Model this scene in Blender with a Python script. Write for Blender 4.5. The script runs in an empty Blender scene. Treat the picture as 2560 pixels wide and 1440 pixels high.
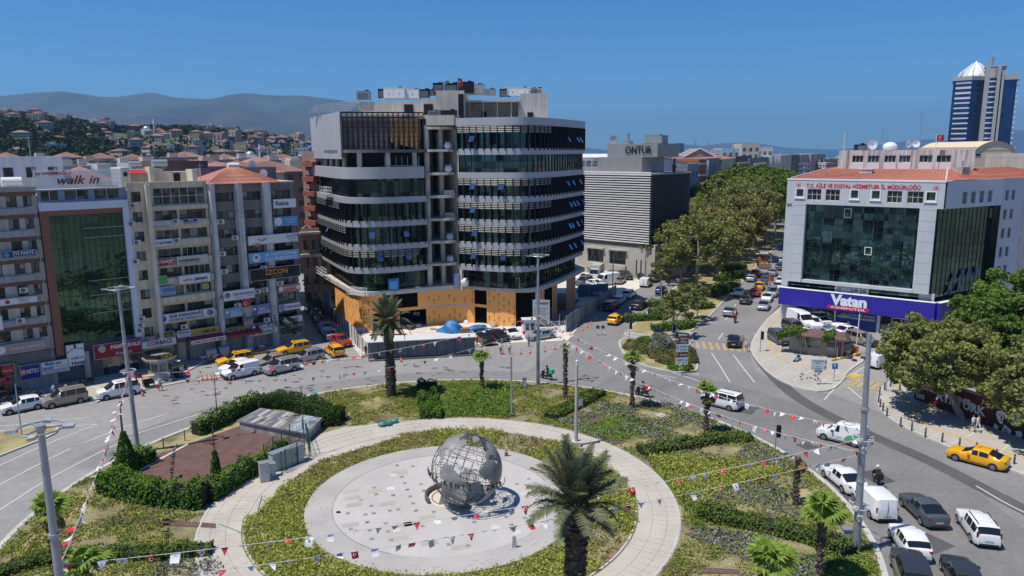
rg_=range;en_=enumerate
import bpy,math,random
import numpy as np
from math import sin,cos,tan,atan,atan2,radians,pi,sqrt
from mathutils import Vector,Matrix
SC=bpy.context.scene
COL=SC.collection
CAM_H=27.0
PITCH=atan(342/1850.)
ROLL=0.006
FPX=1850.0
cam=bpy.data.cameras.new('camera')
cam.lens=36.0*FPX/2560
cam.clip_end=60000
cam.clip_start=0.5
co=bpy.data.objects.new('camera',cam)
COL.objects.link(co)
co.matrix_world=Matrix.Translation((0,0,CAM_H))@Matrix.Rotation(pi/2-PITCH,4,'X')@Matrix.Rotation(-ROLL,4,'Z')
SC.camera=co
SC.view_settings.view_transform='Standard'
SC.view_settings.look='None'
SC.view_settings.exposure=0.3
SUNV=Vector((-6.1,-2.8,15.2)).normalized()
SUN_EL=math.asin(SUNV.z)
W=bpy.data.worlds.new('World')
SC.world=W
W.use_nodes=True
nt=W.node_tree
bg=nt.nodes['Background']
sky=nt.nodes.new('ShaderNodeTexSky')
sky.sky_type='NISHITA'
sky.sun_disc=False
sky.sun_elevation=SUN_EL
sky.sun_rotation=atan2(SUNV.x,SUNV.y)
sky.altitude=50
sky.air_density=1.0
sky.dust_density=0.0
sky.ozone_density=10.0
tint=nt.nodes.new('ShaderNodeVectorMath');tint.operation='MULTIPLY';tint.inputs[1].default_value=(.285,.51,.675)
nt.links.new(sky.outputs[0],tint.inputs[0]);nt.links.new(tint.outputs[0],bg.inputs[0])
bg.inputs[1].default_value=0.13
sl=bpy.data.lights.new('sun','SUN')
sl.energy=4.0
sl.angle=radians(0.5)
sl.color=(1.0,0.95,0.87)
so=bpy.data.objects.new('sun',sl)
COL.objects.link(so)
so.rotation_euler=SUNV.to_track_quat('Z','Y').to_euler()
so.location=(0,0,200)
SC.cycles.max_bounces=6
SC.cycles.diffuse_bounces=3
SC.cycles.glossy_bounces=3
SC.cycles.transmission_bounces=3
SC.cycles.transparent_max_bounces=6
SC.cycles.volume_bounces=0
rnd=random.Random(7)
NR=np.random.default_rng(11)
def ray(px,py):
 x=px-1280.0;y=720.0-py
 c,s=cos(ROLL),sin(ROLL)
 xr=c*x+s*y;yr=-s*x+c*y
 return(xr,FPX*cos(PITCH)+yr*sin(PITCH),-FPX*sin(PITCH)+yr*cos(PITCH))
def G(px,py,z=0.0):
 d=ray(px,py);t=(z-CAM_H)/d[2]
 return(d[0]*t,d[1]*t)
def GL(z,*pts):
 return[G(a,b,z)for a,b in pts]
def atY(px,py,Y):
 d=ray(px,py);t=Y/d[1]
 return(d[0]*t,Y,CAM_H+d[2]*t)
def Zat(X,Y,py):
 lo,hi=-60.0,CAM_H+4.5*Y
 for _ in rg_(50):
  m=(lo+hi)/2
  a=m-CAM_H
  w=Y*cos(PITCH)-a*sin(PITCH)
  xr=X/w*FPX;yr=(Y*sin(PITCH)+a*cos(PITCH))/w*FPX
  y=720-(sin(ROLL)*xr+cos(ROLL)*yr)
  if y>py:lo=m
  else:hi=m
 return lo
class Fr:
 'a facade frame: local x along the facade, local y inwards, z up'
 def __init__(s,x,y,a):
  s.x,s.y,s.deg,s.a=x,y,a,radians(a)
 def loc(s,px,py):
  d=ray(px,py);N=(-sin(s.a),cos(s.a))
  t=(s.x*N[0]+s.y*N[1])/(d[0]*N[0]+d[1]*N[1])
  X,Y,Z=d[0]*t,d[1]*t,CAM_H+d[2]*t
  return((X-s.x)*cos(s.a)+(Y-s.y)*sin(s.a),Z)
 def w(s,u,v=0.0):
  return(s.x+u*cos(s.a)-v*sin(s.a),s.y+u*sin(s.a)+v*cos(s.a))
KIDS={}
def reg(o,parent):
 if parent is not None:
  o.parent=parent
  KIDS.setdefault(parent.name,[]).append(o)
def T(o,lb9=None,cat=None,gp9=None,kind=None):
 if lb9:o['label']=lb9
 if cat:o['category']=cat
 if gp9:o['group']=gp9
 if kind:o['kind']=kind
 return o
def em9(name,loc=(0,0,0),rz=0.0,link=True):
 o=bpy.data.objects.new(name,None)
 o.location=loc if len(loc)==3 else(loc[0],loc[1],0)
 o.rotation_euler=(0,0,rz)
 o.empty_display_size=0.3
 if link:COL.objects.link(o)
 return o
def mobj(name,me,parent=None,loc=(0,0,0),rz=0.0,link=True):
 o=bpy.data.objects.new(name,me)
 o.location=loc;o.rotation_euler=(0,0,rz)
 if link:COL.objects.link(o)
 reg(o,parent)
 return o
def clone(src,loc=None,rz=None,parent=None,recolor=None,scale=None):
 c=src.copy()
 COL.objects.link(c)
 if parent is not None:
  c.parent=parent
  KIDS.setdefault(parent.name,[]).append(c)
 else:
  if loc is not None:c.location=loc if len(loc)==3 else(loc[0],loc[1],0)
  if rz is not None:c.rotation_euler=(0,0,rz)
  if scale is not None:c.scale=(scale,)*3 if not hasattr(scale,'__len__')else scale
 if recolor and c.type=='MESH':
  for i,sl_ in en_(c.material_slots):
   m=sl_.material
   if m and m.name in recolor:
    sl_.link='OBJECT'
    sl_.material=recolor[m.name]
 for k in KIDS.get(src.name,[]):
  clone(k,parent=c,recolor=recolor)
 return c
class MB:
 def __init__(s):
  s.v=[];s.f=[];s.m=[]
 def poly(s,pts,mi=0):
  n=len(s.v);s.v.extend(tuple(p)for p in pts)
  s.f.append(tuple(rg_(n,n+len(pts))));s.m.append(mi);return s
 def box(s,x0,x1,y0,y1,z0,z1,mi=0,bt9=True):
  n=len(s.v)
  s.v+=[(x0,y0,z0),(x1,y0,z0),(x1,y1,z0),(x0,y1,z0),(x0,y0,z1),(x1,y0,z1),(x1,y1,z1),(x0,y1,z1)]
  fs=[(0,1,5,4),(1,2,6,5),(2,3,7,6),(3,0,4,7),(4,5,6,7)]
  if bt9:fs.append((3,2,1,0))
  for f in fs:
   s.f.append(tuple(n+i for i in f));s.m.append(mi)
  return s
 def obox(s,c,half,rz=0.0,mi=0,tilt=0.0):
  n=len(s.v);R=Matrix.Rotation(rz,3,'Z')@Matrix.Rotation(tilt,3,'X')
  for dz in(-1,1):
   for dx,dy in((-1,-1),(1,-1),(1,1),(-1,1)):
    p=R@Vector((dx*half[0],dy*half[1],dz*half[2]))
    s.v.append((c[0]+p.x,c[1]+p.y,c[2]+p.z))
  for f in[(0,1,5,4),(1,2,6,5),(2,3,7,6),(3,0,4,7),(4,5,6,7),(3,2,1,0)]:
   s.f.append(tuple(n+i for i in f));s.m.append(mi)
  return s
 def bar(s,a,b,w,h=None,mi=0):
  'square bar between two points'
  a=Vector(a);b=Vector(b);d=(b-a)
  L=d.length
  if L<1e-6:return s
  d/=L
  u=Vector((0,0,1))if abs(d.z)<0.95 else Vector((1,0,0))
  x=d.cross(u).normalized();y=x.cross(d).normalized()
  h=w if h is None else h
  n=len(s.v)
  for p in(a,b):
   for i,j in((-1,-1),(1,-1),(1,1),(-1,1)):
    q=p+x*(i*w/2)+y*(j*h/2);s.v.append(tuple(q))
  for f in[(0,1,5,4),(1,2,6,5),(2,3,7,6),(3,0,4,7),(4,5,6,7),(3,2,1,0)]:
   s.f.append(tuple(n+i for i in f));s.m.append(mi)
  return s
 def tube(s,pts,rad,k=8,mi=0,cap=True):
  pts=[Vector(p)for p in pts]
  if not hasattr(rad,'__len__'):rad=[rad]*len(pts)
  rings=[]
  px=None
  for i,p in en_(pts):
   d=(pts[min(i+1,len(pts)-1)]-pts[max(i-1,0)])
   d=d.normalized()if d.length>1e-9 else Vector((0,0,1))
   if px is None:
    u=Vector((0,0,1))if abs(d.z)<0.9 else Vector((1,0,0))
    x=d.cross(u).normalized()
   else:
    x=(px-d*px.dot(d)).normalized()
   px=x;y=d.cross(x)
   n=len(s.v)
   for j in rg_(k):
    a=2*pi*j/k
    s.v.append(tuple(p+(x*cos(a)+y*sin(a))*rad[i]))
   rings.append(n)
  for a,b in zip(rings[:-1],rings[1:]):
   for j in rg_(k):
    s.f.append((a+j,a+(j+1)%k,b+(j+1)%k,b+j));s.m.append(mi)
  if cap:
   s.f.append(tuple(rings[0]+j for j in reversed(rg_(k))));s.m.append(mi)
   s.f.append(tuple(rings[-1]+j for j in rg_(k)));s.m.append(mi)
  return s
 def prism(s,pts,z0,z1,mi=0,top=None,bt9=False):
  a=sum(pts[i][0]*pts[(i+1)%len(pts)][1]-pts[(i+1)%len(pts)][0]*pts[i][1]for i in rg_(len(pts)))
  if a<0:pts=pts[::-1]
  n=len(s.v);k=len(pts)
  s.v+=[(p[0],p[1],z0)for p in pts]+[(p[0],p[1],z1)for p in pts]
  for i in rg_(k):
   s.f.append((n+i,n+(i+1)%k,n+k+(i+1)%k,n+k+i));s.m.append(mi)
  s.f.append(tuple(n+k+i for i in rg_(k)));s.m.append(mi if top is None else top)
  if bt9:
   s.f.append(tuple(n+i for i in reversed(rg_(k))));s.m.append(mi)
  return s
 def disc(s,c,r,z,k=24,mi=0,axis='z'):
  pts=[]
  for i in rg_(k):
   a=2*pi*i/k
   if axis=='z':pts.append((c[0]+r*cos(a),c[1]+r*sin(a),z))
   else:pts.append((c[0]+r*cos(a),z,c[1]+r*sin(a)))
  return s.poly(pts,mi)
 def ell(s,c,r,mi=0,nu=10,nv=6):
  n=len(s.v)
  for j in rg_(nv+1):
   t=pi*j/nv
   for i in rg_(nu):
    a=2*pi*i/nu
    s.v.append((c[0]+r[0]*sin(t)*cos(a),c[1]+r[1]*sin(t)*sin(a),c[2]+r[2]*cos(t)))
  for j in rg_(nv):
   for i in rg_(nu):
    s.f.append((n+j*nu+i,n+(j+1)*nu+i,n+(j+1)*nu+(i+1)%nu,n+j*nu+(i+1)%nu));s.m.append(mi)
  return s
 def mesh(s,name,mats,smooth=None):
  me=bpy.data.meshes.new(name)
  v,fs=s.v,s.f
  if smooth:
   ix={};v=[];mp=[]
   for p in s.v:
    k=(round(p[0],4),round(p[1],4),round(p[2],4))
    if k not in ix:ix[k]=len(v);v.append(p)
    mp.append(ix[k])
   fs=[];ms=[]
   for f,m in zip(s.f,s.m):
    g=tuple(dict.fromkeys(mp[i]for i in f))
    if len(g)>2:fs.append(g);ms.append(m)
   s.m=ms
  me.from_pydata(v,[],fs)
  if not isinstance(mats,(list,tuple)):mats=[mats]
  for m in mats:me.materials.append(m)
  if len(mats)>1:me.polygons.foreach_set('material_index',s.m)
  if smooth:
   me.polygons.foreach_set('use_smooth',[True]*len(me.polygons))
   me.set_sharp_from_angle(angle=radians(smooth))
  me.update()
  return me
 def bd(s,name,mats,parent=None,smooth=None,loc=(0,0,0),rz=0.0,link=True):
  return mobj(name,s.mesh(name,mats,smooth),parent,loc,rz,link)
def ck9(p,n=2,closed=False):
 for _ in rg_(n):
  q=[]if closed else[p[0]]
  rng=rg_(len(p))if closed else rg_(len(p)-1)
  for i in rng:
   a,b=p[i],p[(i+1)%len(p)]
   q.append((a[0]*.75+b[0]*.25,a[1]*.75+b[1]*.25));q.append((a[0]*.25+b[0]*.75,a[1]*.25+b[1]*.75))
  if not closed:q.append(p[-1])
  p=q
 return p
def offs(p,d):
 'offset an open polyline to its right-hand side (outwards for a facade drawn left to right)'
 out=[]
 for i in rg_(len(p)):
  a=p[max(i-1,0)];b=p[min(i+1,len(p)-1)]
  dx,dy=b[0]-a[0],b[1]-a[1];L=math.hypot(dx,dy)or 1
  out.append((p[i][0]+dy/L*d,p[i][1]-dx/L*d))
 return out
def walk(p,step,start=0.0):
 'points every step metres along a polyline with direction'
 out=[];need=start;acc=0
 for a,b in zip(p[:-1],p[1:]):
  L=math.hypot(b[0]-a[0],b[1]-a[1])
  while need<=acc+L:
   t=(need-acc)/L
   out.append((a[0]+(b[0]-a[0])*t,a[1]+(b[1]-a[1])*t,atan2(b[1]-a[1],b[0]-a[0])))
   need+=step
  acc+=L
 return out
def band(mb,p,z0,z1,out,thick,mi=0):
 a=offs(p,out);b=offs(p,out-thick)
 for i in rg_(len(p)-1):
  mb.poly([(*a[i],z0),(*a[i+1],z0),(*a[i+1],z1),(*a[i],z1)],mi)
  mb.poly([(*b[i+1],z0),(*b[i],z0),(*b[i],z1),(*b[i+1],z1)],mi)
  mb.poly([(*a[i],z1),(*a[i+1],z1),(*b[i+1],z1),(*b[i],z1)],mi)
  mb.poly([(*b[i],z0),(*b[i+1],z0),(*a[i+1],z0),(*a[i],z0)],mi)
 for k,fl in((0,1),(len(p)-1,0)):
  q=[(*a[k],z0),(*a[k],z1),(*b[k],z1),(*b[k],z0)]
  mb.poly(q if fl else q[::-1],mi)
MATS={}
def M(key,rgb,rough=0.8,metal=0.0,var=0.12,scale=0.6,fine=0.0,sk9=0.0,bump=0.0,bscale=8.0,spec=0.5,emit=None):
 if key in MATS:return MATS[key]
 m=bpy.data.materials.new(key);m.use_nodes=True
 n=m.node_tree;b=n.nodes['Principled BSDF']
 b.inputs['Roughness'].default_value=rough
 b.inputs['Metallic'].default_value=metal
 b.inputs['Specular IOR Level'].default_value=spec
 b.inputs['Base Color'].default_value=(*rgb,1)
 geo=n.nodes.new('ShaderNodeNewGeometry')
 last=None
 def noise(sc,vec=None,det=4.0):
  t=n.nodes.new('ShaderNodeTexNoise');t.inputs['Scale'].default_value=sc;t.inputs['Detail'].default_value=det
  n.links.new(vec or geo.outputs['Position'],t.inputs['Vector']);return t
 def apply(fac_out,amount,lo=0.3,hi=0.7):
  nonlocal last
  r=n.nodes.new('ShaderNodeMapRange');r.inputs['From Min'].default_value=lo;r.inputs['From Max'].default_value=hi
  r.inputs['To Min'].default_value=1-amount;r.inputs['To Max'].default_value=1+amount
  n.links.new(fac_out,r.inputs['Value'])
  mx=n.nodes.new('ShaderNodeVectorMath');mx.operation='SCALE'
  if last is None:mx.inputs[0].default_value=rgb
  else:n.links.new(last,mx.inputs[0])
  n.links.new(r.outputs[0],mx.inputs['Scale']);last=mx.outputs[0]
 if var:apply(noise(scale).outputs['Fac'],var)
 if fine:apply(noise(scale*14,det=2).outputs['Fac'],fine)
 if sk9:
  mp=n.nodes.new('ShaderNodeMapping');mp.inputs['Scale'].default_value=(2.2,2.2,0.12)
  n.links.new(geo.outputs['Position'],mp.inputs['Vector'])
  apply(noise(1.0,mp.outputs[0]).outputs['Fac'],sk9,.35,.65)
 if last is not None:n.links.new(last,b.inputs['Base Color'])
 if bump:
  bp=n.nodes.new('ShaderNodeBump');bp.inputs['Strength'].default_value=bump;bp.inputs['Distance'].default_value=0.1
  n.links.new(noise(bscale).outputs['Fac'],bp.inputs['Height']);n.links.new(bp.outputs[0],b.inputs['Normal'])
 if emit:
  b.inputs['Emission Color'].default_value=(*emit[0],1);b.inputs['Emission Strength'].default_value=emit[1]
 MATS[key]=m
 return m
def lm9(key,c1,c2,trans=0.25,scale=0.5):
 if key in MATS:return MATS[key]
 m=bpy.data.materials.new(key);m.use_nodes=True
 n=m.node_tree;n.nodes.clear()
 out=n.nodes.new('ShaderNodeOutputMaterial');geo=n.nodes.new('ShaderNodeNewGeometry')
 t=n.nodes.new('ShaderNodeTexNoise');t.inputs['Scale'].default_value=scale;t.inputs['Detail'].default_value=3
 n.links.new(geo.outputs['Position'],t.inputs['Vector'])
 add=n.nodes.new('ShaderNodeMath');add.operation='MULTIPLY_ADD';add.inputs[1].default_value=0.55
 n.links.new(geo.outputs['Random Per Island'],add.inputs[0])
 ml=n.nodes.new('ShaderNodeMapRange');ml.inputs['From Min'].default_value=.3;ml.inputs['From Max'].default_value=.7
 ml.inputs['To Max'].default_value=.45
 n.links.new(t.outputs['Fac'],ml.inputs['Value']);n.links.new(ml.outputs[0],add.inputs[2])
 mix=n.nodes.new('ShaderNodeMix');mix.data_type='RGBA'
 mix.inputs[6].default_value=(*c1,1);mix.inputs[7].default_value=(*c2,1)
 n.links.new(add.outputs[0],mix.inputs[0])
 d=n.nodes.new('ShaderNodeBsdfDiffuse');tr=n.nodes.new('ShaderNodeBsdfTranslucent');ms=n.nodes.new('ShaderNodeMixShader')
 ms.inputs[0].default_value=trans
 n.links.new(mix.outputs[2],d.inputs[0]);n.links.new(mix.outputs[2],tr.inputs[0])
 n.links.new(d.outputs[0],ms.inputs[1]);n.links.new(tr.outputs[0],ms.inputs[2]);n.links.new(ms.outputs[0],out.inputs[0])
 MATS[key]=m
 return m
def gm9(key,rgb,metal=0.8,rough=0.04,wav=0.06,wscale=0.7,var=0.25,cell=(1.2,1.2,1.75)):
 'coated facade glass: dark mirror whose panes differ a little in tone and tilt'
 if key in MATS:return MATS[key]
 m=bpy.data.materials.new(key);m.use_nodes=True
 n=m.node_tree;b=n.nodes['Principled BSDF']
 b.inputs['Roughness'].default_value=rough;b.inputs['Metallic'].default_value=metal
 geo=n.nodes.new('ShaderNodeNewGeometry')
 dv=n.nodes.new('ShaderNodeVectorMath');dv.operation='DIVIDE';dv.inputs[1].default_value=cell
 fl=n.nodes.new('ShaderNodeVectorMath');fl.operation='FLOOR'
 n.links.new(geo.outputs['Position'],dv.inputs[0]);n.links.new(dv.outputs[0],fl.inputs[0])
 wn=n.nodes.new('ShaderNodeTexWhiteNoise');n.links.new(fl.outputs[0],wn.inputs['Vector'])
 r=n.nodes.new('ShaderNodeMapRange');r.inputs['To Min'].default_value=1-var;r.inputs['To Max'].default_value=1+var*1.6
 n.links.new(wn.outputs['Value'],r.inputs['Value'])
 mx=n.nodes.new('ShaderNodeVectorMath');mx.operation='SCALE';mx.inputs[0].default_value=rgb
 n.links.new(r.outputs[0],mx.inputs['Scale']);n.links.new(mx.outputs[0],b.inputs['Base Color'])
 t=n.nodes.new('ShaderNodeTexNoise');t.inputs['Scale'].default_value=wscale;t.inputs['Detail'].default_value=2
 n.links.new(geo.outputs['Position'],t.inputs['Vector'])
 bp=n.nodes.new('ShaderNodeBump');bp.inputs['Strength'].default_value=wav;bp.inputs['Distance'].default_value=0.3
 n.links.new(t.outputs['Fac'],bp.inputs['Height']);n.links.new(bp.outputs[0],b.inputs['Normal'])
 MATS[key]=m
 return m
def flat(key,rgb,rough=0.6,metal=0.0,spec=0.4):
 return M(key,rgb,rough,metal,var=0.0,spec=spec)
ASPH=M('asphalt',(.27,.26,.25),.9,var=.10,scale=.09,fine=.09,sk9=0)
ASPHD=M('asphalt_dark',(.185,.178,.172),.88,var=.14,scale=.16,fine=.10)
ASPHM=M('asphalt_mid',(.215,.207,.20),.88,var=.12,scale=.16,fine=.10)
ASPHN=M('asphalt_new',(.095,.092,.09),.85,var=.15,scale=.3,fine=.12)
PAVE=M('paving',(.42,.385,.335),.85,var=.10,scale=.25,fine=.08)
PAVEG=M('paving_grey',(.30,.285,.265),.85,var=.12,scale=.25,fine=.08)
KERB=M('kerb_stone',(.47,.455,.43),.85,var=.12,scale=.8)
PATHM=M('path_concrete',(.46,.415,.355),.85,var=.10,scale=.35,fine=.06)
PLAZA=M('plaza_stone',(.40,.38,.35),.7,var=.12,scale=.3,fine=.03)
PLAZB=M('plaza_stone_inner',(.47,.445,.415),.65,var=.11,scale=.22,fine=.03)
DUST=M('site_dust',(.62,.57,.50),.95,var=.14,scale=.4,fine=.10)
GRASS=M('grass_base',(.235,.205,.10),.95,var=.45,scale=.5,fine=.35)
GRASSB=M('grass_bright',(.075,.15,.022),.95,var=.3,scale=.6,fine=.3)
GRASSY=M('grass_dry',(.30,.25,.12),.95,var=.35,scale=.5,fine=.2)
SOIL=M('soil',(.20,.135,.085),.95,var=.3,scale=.6,fine=.3)
GRAVEL=M('red_gravel',(.135,.075,.062),.95,var=.2,scale=1.0,fine=.35)
WHITEP=flat('white_paint_line',(.62,.61,.58),.7)
YELP=M('yellow_paint_line',(.55,.37,.10),.7,var=.3,scale=.8)
CONC=M('concrete',(.52,.475,.415),.9,var=.16,scale=.5,sk9=.12,fine=.05)
CONCD=M('concrete_dark',(.16,.155,.15),.9,var=.2,scale=.5)
DARK=flat('dark_interior',(.012,.013,.014),.9)
BLACK=flat('black_metal',(.02,.02,.022),.5,0.3)
STEEL=flat('galvanised_steel',(.42,.44,.46),.45,.6)
WHITE=flat('white_paint',(.78,.78,.77),.5)
OFFW=M('off_white_wall',(.62,.60,.56),.85,var=.08,scale=.6,sk9=.12)
CREAM=M('cream_wall',(.66,.53,.36),.9,var=.09,scale=.5,sk9=.14)
GREYW=M('grey_wall',(.46,.405,.345),.9,var=.12,scale=.5,sk9=.14)
DGREY=M('dark_grey_wall',(.10,.097,.09),.85,var=.1,scale=.6)
TILE=M('red_roof_tile',(.36,.155,.115),.85,var=.2,scale=1.2,fine=.15)
GLW=gm9('window_glass',(.10,.115,.12),.75,.06,.05,1.2,.5,(.9,.9,1.4))
GLG=gm9('green_glass',(.05,.10,.065),.85,.03,.10,.5,.25,(1.3,1.3,1.9))
GLT=gm9('teal_glass',(.035,.08,.088),.85,.03,.06,.8,.8,(1.11,1.11,.98))
GLB=gm9('blue_glass',(.03,.07,.14),.7,.08,.03,.6,.2,(4,4,3.3))
RED=flat('red_paint',(.50,.03,.03),.5)
NAVY=flat('navy_board',(.02,.025,.12),.5)
BROWN=M('brown_cladding',(.14,.055,.035),.6,var=.1)
TXT={}
def tm9(s,h,mat,bold=0.0,ext=0.02,shear=0.0,sx=1.0,sg9=1.0):
 'lettering as a real mesh, standing in the local x-z plane, centred on its own middle'
 key=(s,round(h,3),mat.name,bold,shear,sx)
 if key in TXT:return TXT[key]
 cu=bpy.data.curves.new('lettering','FONT')
 cu.body=s;cu.size=1.0;cu.offset=bold;cu.extrude=0.0;cu.shear=shear;cu.resolution_u=2;cu.space_character=sg9
 o=bpy.data.objects.new('lettering',cu)
 tmp=o.to_mesh()
 nv=len(tmp.vertices)
 a=np.zeros(nv*3);tmp.vertices.foreach_get('co',a);a=a.reshape(-1,3)
 fs=[tuple(p.vertices)for p in tmp.polygons]
 o.to_mesh_clear()
 bpy.data.objects.remove(o)
 if nv==0:
  me=bpy.data.meshes.new('lettering');TXT[key]=(me,1,1);return TXT[key]
 lo=a.min(0);hi=a.max(0)
 cap=0.7
 k=h/cap
 w=(hi[0]-lo[0])*k*sx
 vs=[((p[0]-(lo[0]+hi[0])/2)*k*sx,0.0,(p[1]-cap/2)*k)for p in a]
 me=bpy.data.meshes.new('lettering')
 me.from_pydata(vs,[],fs)
 me.materials.append(mat)
 TXT[key]=(me,w,h)
 return TXT[key]
def leaves(name,C,size,mat,parent=None,up=0.3,aspect=1.6,se9=1,jit=.35,nrm=None,loc=(0,0,0),link=True,curl=False):
 'many leaf-sized quads round the given centres, one mesh'
 g=np.random.default_rng(se9)
 C=np.asarray(C,dtype=np.float64);N=len(C)
 n=g.normal(size=(N,3));n/=np.linalg.norm(n,axis=1)[:,None]
 if nrm is not None:n=n*.75+nrm
 n[:,2]=n[:,2]+up
 n/=np.linalg.norm(n,axis=1)[:,None]
 r=g.normal(size=(N,3))
 t=np.cross(n,r);t/=np.linalg.norm(t,axis=1)[:,None]
 b=np.cross(n,t)
 s=(size*(1+g.uniform(-jit,jit,N)))[:,None]
 V=np.zeros((N,4,3))
 V[:,0]=C-t*s*.5*aspect;V[:,1]=C-b*s*.5+n*s*.08;V[:,2]=C+t*s*.5*aspect;V[:,3]=C+b*s*.5+n*s*.08
 me=bpy.data.meshes.new(name)
 me.vertices.add(N*4);me.vertices.foreach_set('co',V.ravel())
 me.loops.add(N*4);me.loops.foreach_set('vertex_index',np.arange(N*4))
 me.polygons.add(N);me.polygons.foreach_set('loop_start',np.arange(0,N*4,4))
 me.materials.append(mat)
 me.update(calc_edges=True)
 return mobj(name,me,parent,loc,link=link)
#  the setting: ground, roads, pavements 
CX,CY=-5.4,54.0
def st9(o):
 o['kind']='structure';return o
def sheet(name,pts,z,mat):
 return st9(MB().poly([(p[0],p[1],z)for p in pts]).bd(name,mat))
def ccw(p):
 a=sum(p[i][0]*p[(i+1)%len(p)][1]-p[(i+1)%len(p)][0]*p[i][1]for i in rg_(len(p)))
 return p if a>0 else p[::-1]
def kb9(name,pts,mat,h=.13,kw=.28,sm=1,kmat=None):
 p=ccw(ck9(pts,sm,True)if sm else pts)
 st9(MB().prism(p,-.02,h).bd(name,mat))
 mb=MB();band(mb,p+[p[0]],-.02,h+.015,.012,kw)
 st9(mb.bd('kerb',kmat or KERB))
def arc(r,a0,a1,n=64):
 return[(CX+r*cos(radians(a0+(a1-a0)*i/n)),CY+r*sin(radians(a0+(a1-a0)*i/n)))for i in rg_(n+1)]
def sector(name,r0,r1,a0,a1,z,mat,n=72):
 a=arc(r0,a0,a1,n);b=arc(r1,a0,a1,n)
 mb=MB()
 for i in rg_(n):mb.poly([(*a[i],z),(*b[i],z),(*b[i+1],z),(*a[i+1],z)])
 return st9(mb.bd(name,mat))
CITY=M('city_ground',(.20,.18,.155),.95,var=.35,scale=.02,fine=.3)
SEA=M('sea_water',(.02,.09,.20),.35,var=.1,scale=.002)
mb=MB();n=96;R=18000
rings=[0,400,2500,8000,R]
for i in rg_(n):
 a,b=2*pi*i/n,2*pi*(i+1)/n
 for r0,r1 in zip(rings[:-1],rings[1:]):
  q=[(r0*cos(a),r0*sin(a),-.05),(r1*cos(a),r1*sin(a),-.05),(r1*cos(b),r1*sin(b),-.05),(r0*cos(b),r0*sin(b),-.05)]
  mb.poly(q if r0 else[(0,0,-.05),q[1],q[2]])
st9(mb.bd('ground',CITY))
sheet('sea',[(300,2600),(260,7000),(-1200,12000),(-800,17500),(9000,15400),(14500,9000),(2200,2300)],.6,SEA)
sheet('road',[(-150,5),(150,5),(150,230),(-150,230)],0.0,ASPH)
sheet('road',GL(0,(1400,868),(1600,915),(1750,940),(1890,930),(1960,965),(2080,985),(2120,1000),(2200,1030),(2300,1092),(2760,1250),(2760,1560),(2210,1560),(2100,1250),(1900,1100),(1500,975),(1300,940)),
.005,ASPHM)
sheet('road',GL(0,(1395,835),(1530,757),(1700,672),(1790,620),(1870,588),(1780,628),(1665,735),(1562,828),(1545,860),(1560,900),(1500,897)),.009,ASPHM)
sheet('road',GL(0,(1736,821),(1828,734),(1900,660),(1965,597),(2040,570),(2020,640),(1980,720),(1945,770),(1890,830),(1870,870),(1890,932),(1750,942),(1735,895)),.010,ASPHM)
sector('road',31,35.2,62,168,.006,ASPHM)
sector('road',31,42.5,-42,62,.012,ASPHD)
ns=ck9(GL(0,(1978,745),(1935,800),(1895,850),(1893,880),(1925,925),(1985,985),(2060,1030),(2200,1095),(2330,1150),(2480,1228),(2600,1290),(2760,1370)),2)
wv=[.8+.9*max(0,1-i/12)for i in rg_(len(ns))]
mb=MB()
for i in rg_(len(ns)-1):
 a0,a1=offs(ns,1.1)[i],offs(ns,1.1)[i+1];b0,b1=offs(ns,-.5)[i],offs(ns,-.5)[i+1]
 mb.poly([(*a0,.017),(*a1,.017),(*b1,.017),(*b0,.017)])
st9(mb.bd('road',ASPHN))
mb=MB()
for i in rg_(150):
 x,y=G(rnd.uniform(330,1380),rnd.uniform(915,1010))
 r=rnd.uniform(.08,.45);k=7
 a0=rnd.random()*6
 mb.poly([(x+r*rnd.uniform(.5,1)*cos(a0+2*pi*j/k)*1.6,y+r*rnd.uniform(.5,1)*sin(a0+2*pi*j/k),.009)for j in rg_(k)])
st9(mb.bd('road_stains',M('road_stain',(.10,.095,.09),.9,var=.3)))
mb=MB()
for i in rg_(9):
 u=rnd.uniform(1450,2450);v=rnd.uniform(1000,1380)
 x,y=G(u,v)
 a0=rnd.random()*3;L=rnd.uniform(.7,2.2);wv_=rnd.uniform(.5,1.3)
 c,s_=cos(a0),sin(a0)
 mb.poly([(x+c*L*i1-s_*wv_*j1,y+s_*L*i1+c*wv_*j1,.0185)for i1,j1 in((-1,-1),(1,-1),(1,1),(-1,1))])
st9(mb.bd('road_stains',M('road_patch',(.085,.084,.086),.9,var=.2)))
isl=arc(31.3,0,360,120)[:-1]
st9(MB().prism(isl,-.02,.15).bd('island_soil',GRASS))
mb=MB();band(mb,isl+[isl[0]],-.02,.17,.012,.4);st9(mb.bd('kerb',KERB))
sector('garden_path',15.0,18.1,0,360,.185,PATHM,120)
st9(MB().poly([(*p,.182)for p in GL(.18,(862,1068),(1000,1052),(1000,1092),(800,1152),(700,1222),(640,1290),(545,1300),(540,1288),(640,1215),(800,1085))]).bd('garden_path',PATHM))
for r_,w_ in((14.97,.14),(18.1,.14)):
 mb=MB();a=arc(r_,0,360,120);band(mb,a,.12,.215,-w_/2,w_);st9(mb.bd('kerb',KERB))
mb=MB()
for i in rg_(150):
 a=radians(i*2.4+rnd.uniform(-.3,.3));r0_=15.1+rnd.choice((0,1,1.5));r1_=rnd.choice((r0_+1.2,18.0))
 mb.bar((CX+r0_*cos(a),CY+r0_*sin(a),.1875),(CX+r1_*cos(a),CY+r1_*sin(a),.1875),.02,.004)
for r_ in(16.05,17.1):mb.tube([(*q,.186)for q in arc(r_,0,360,120)],.012,4)
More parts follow.
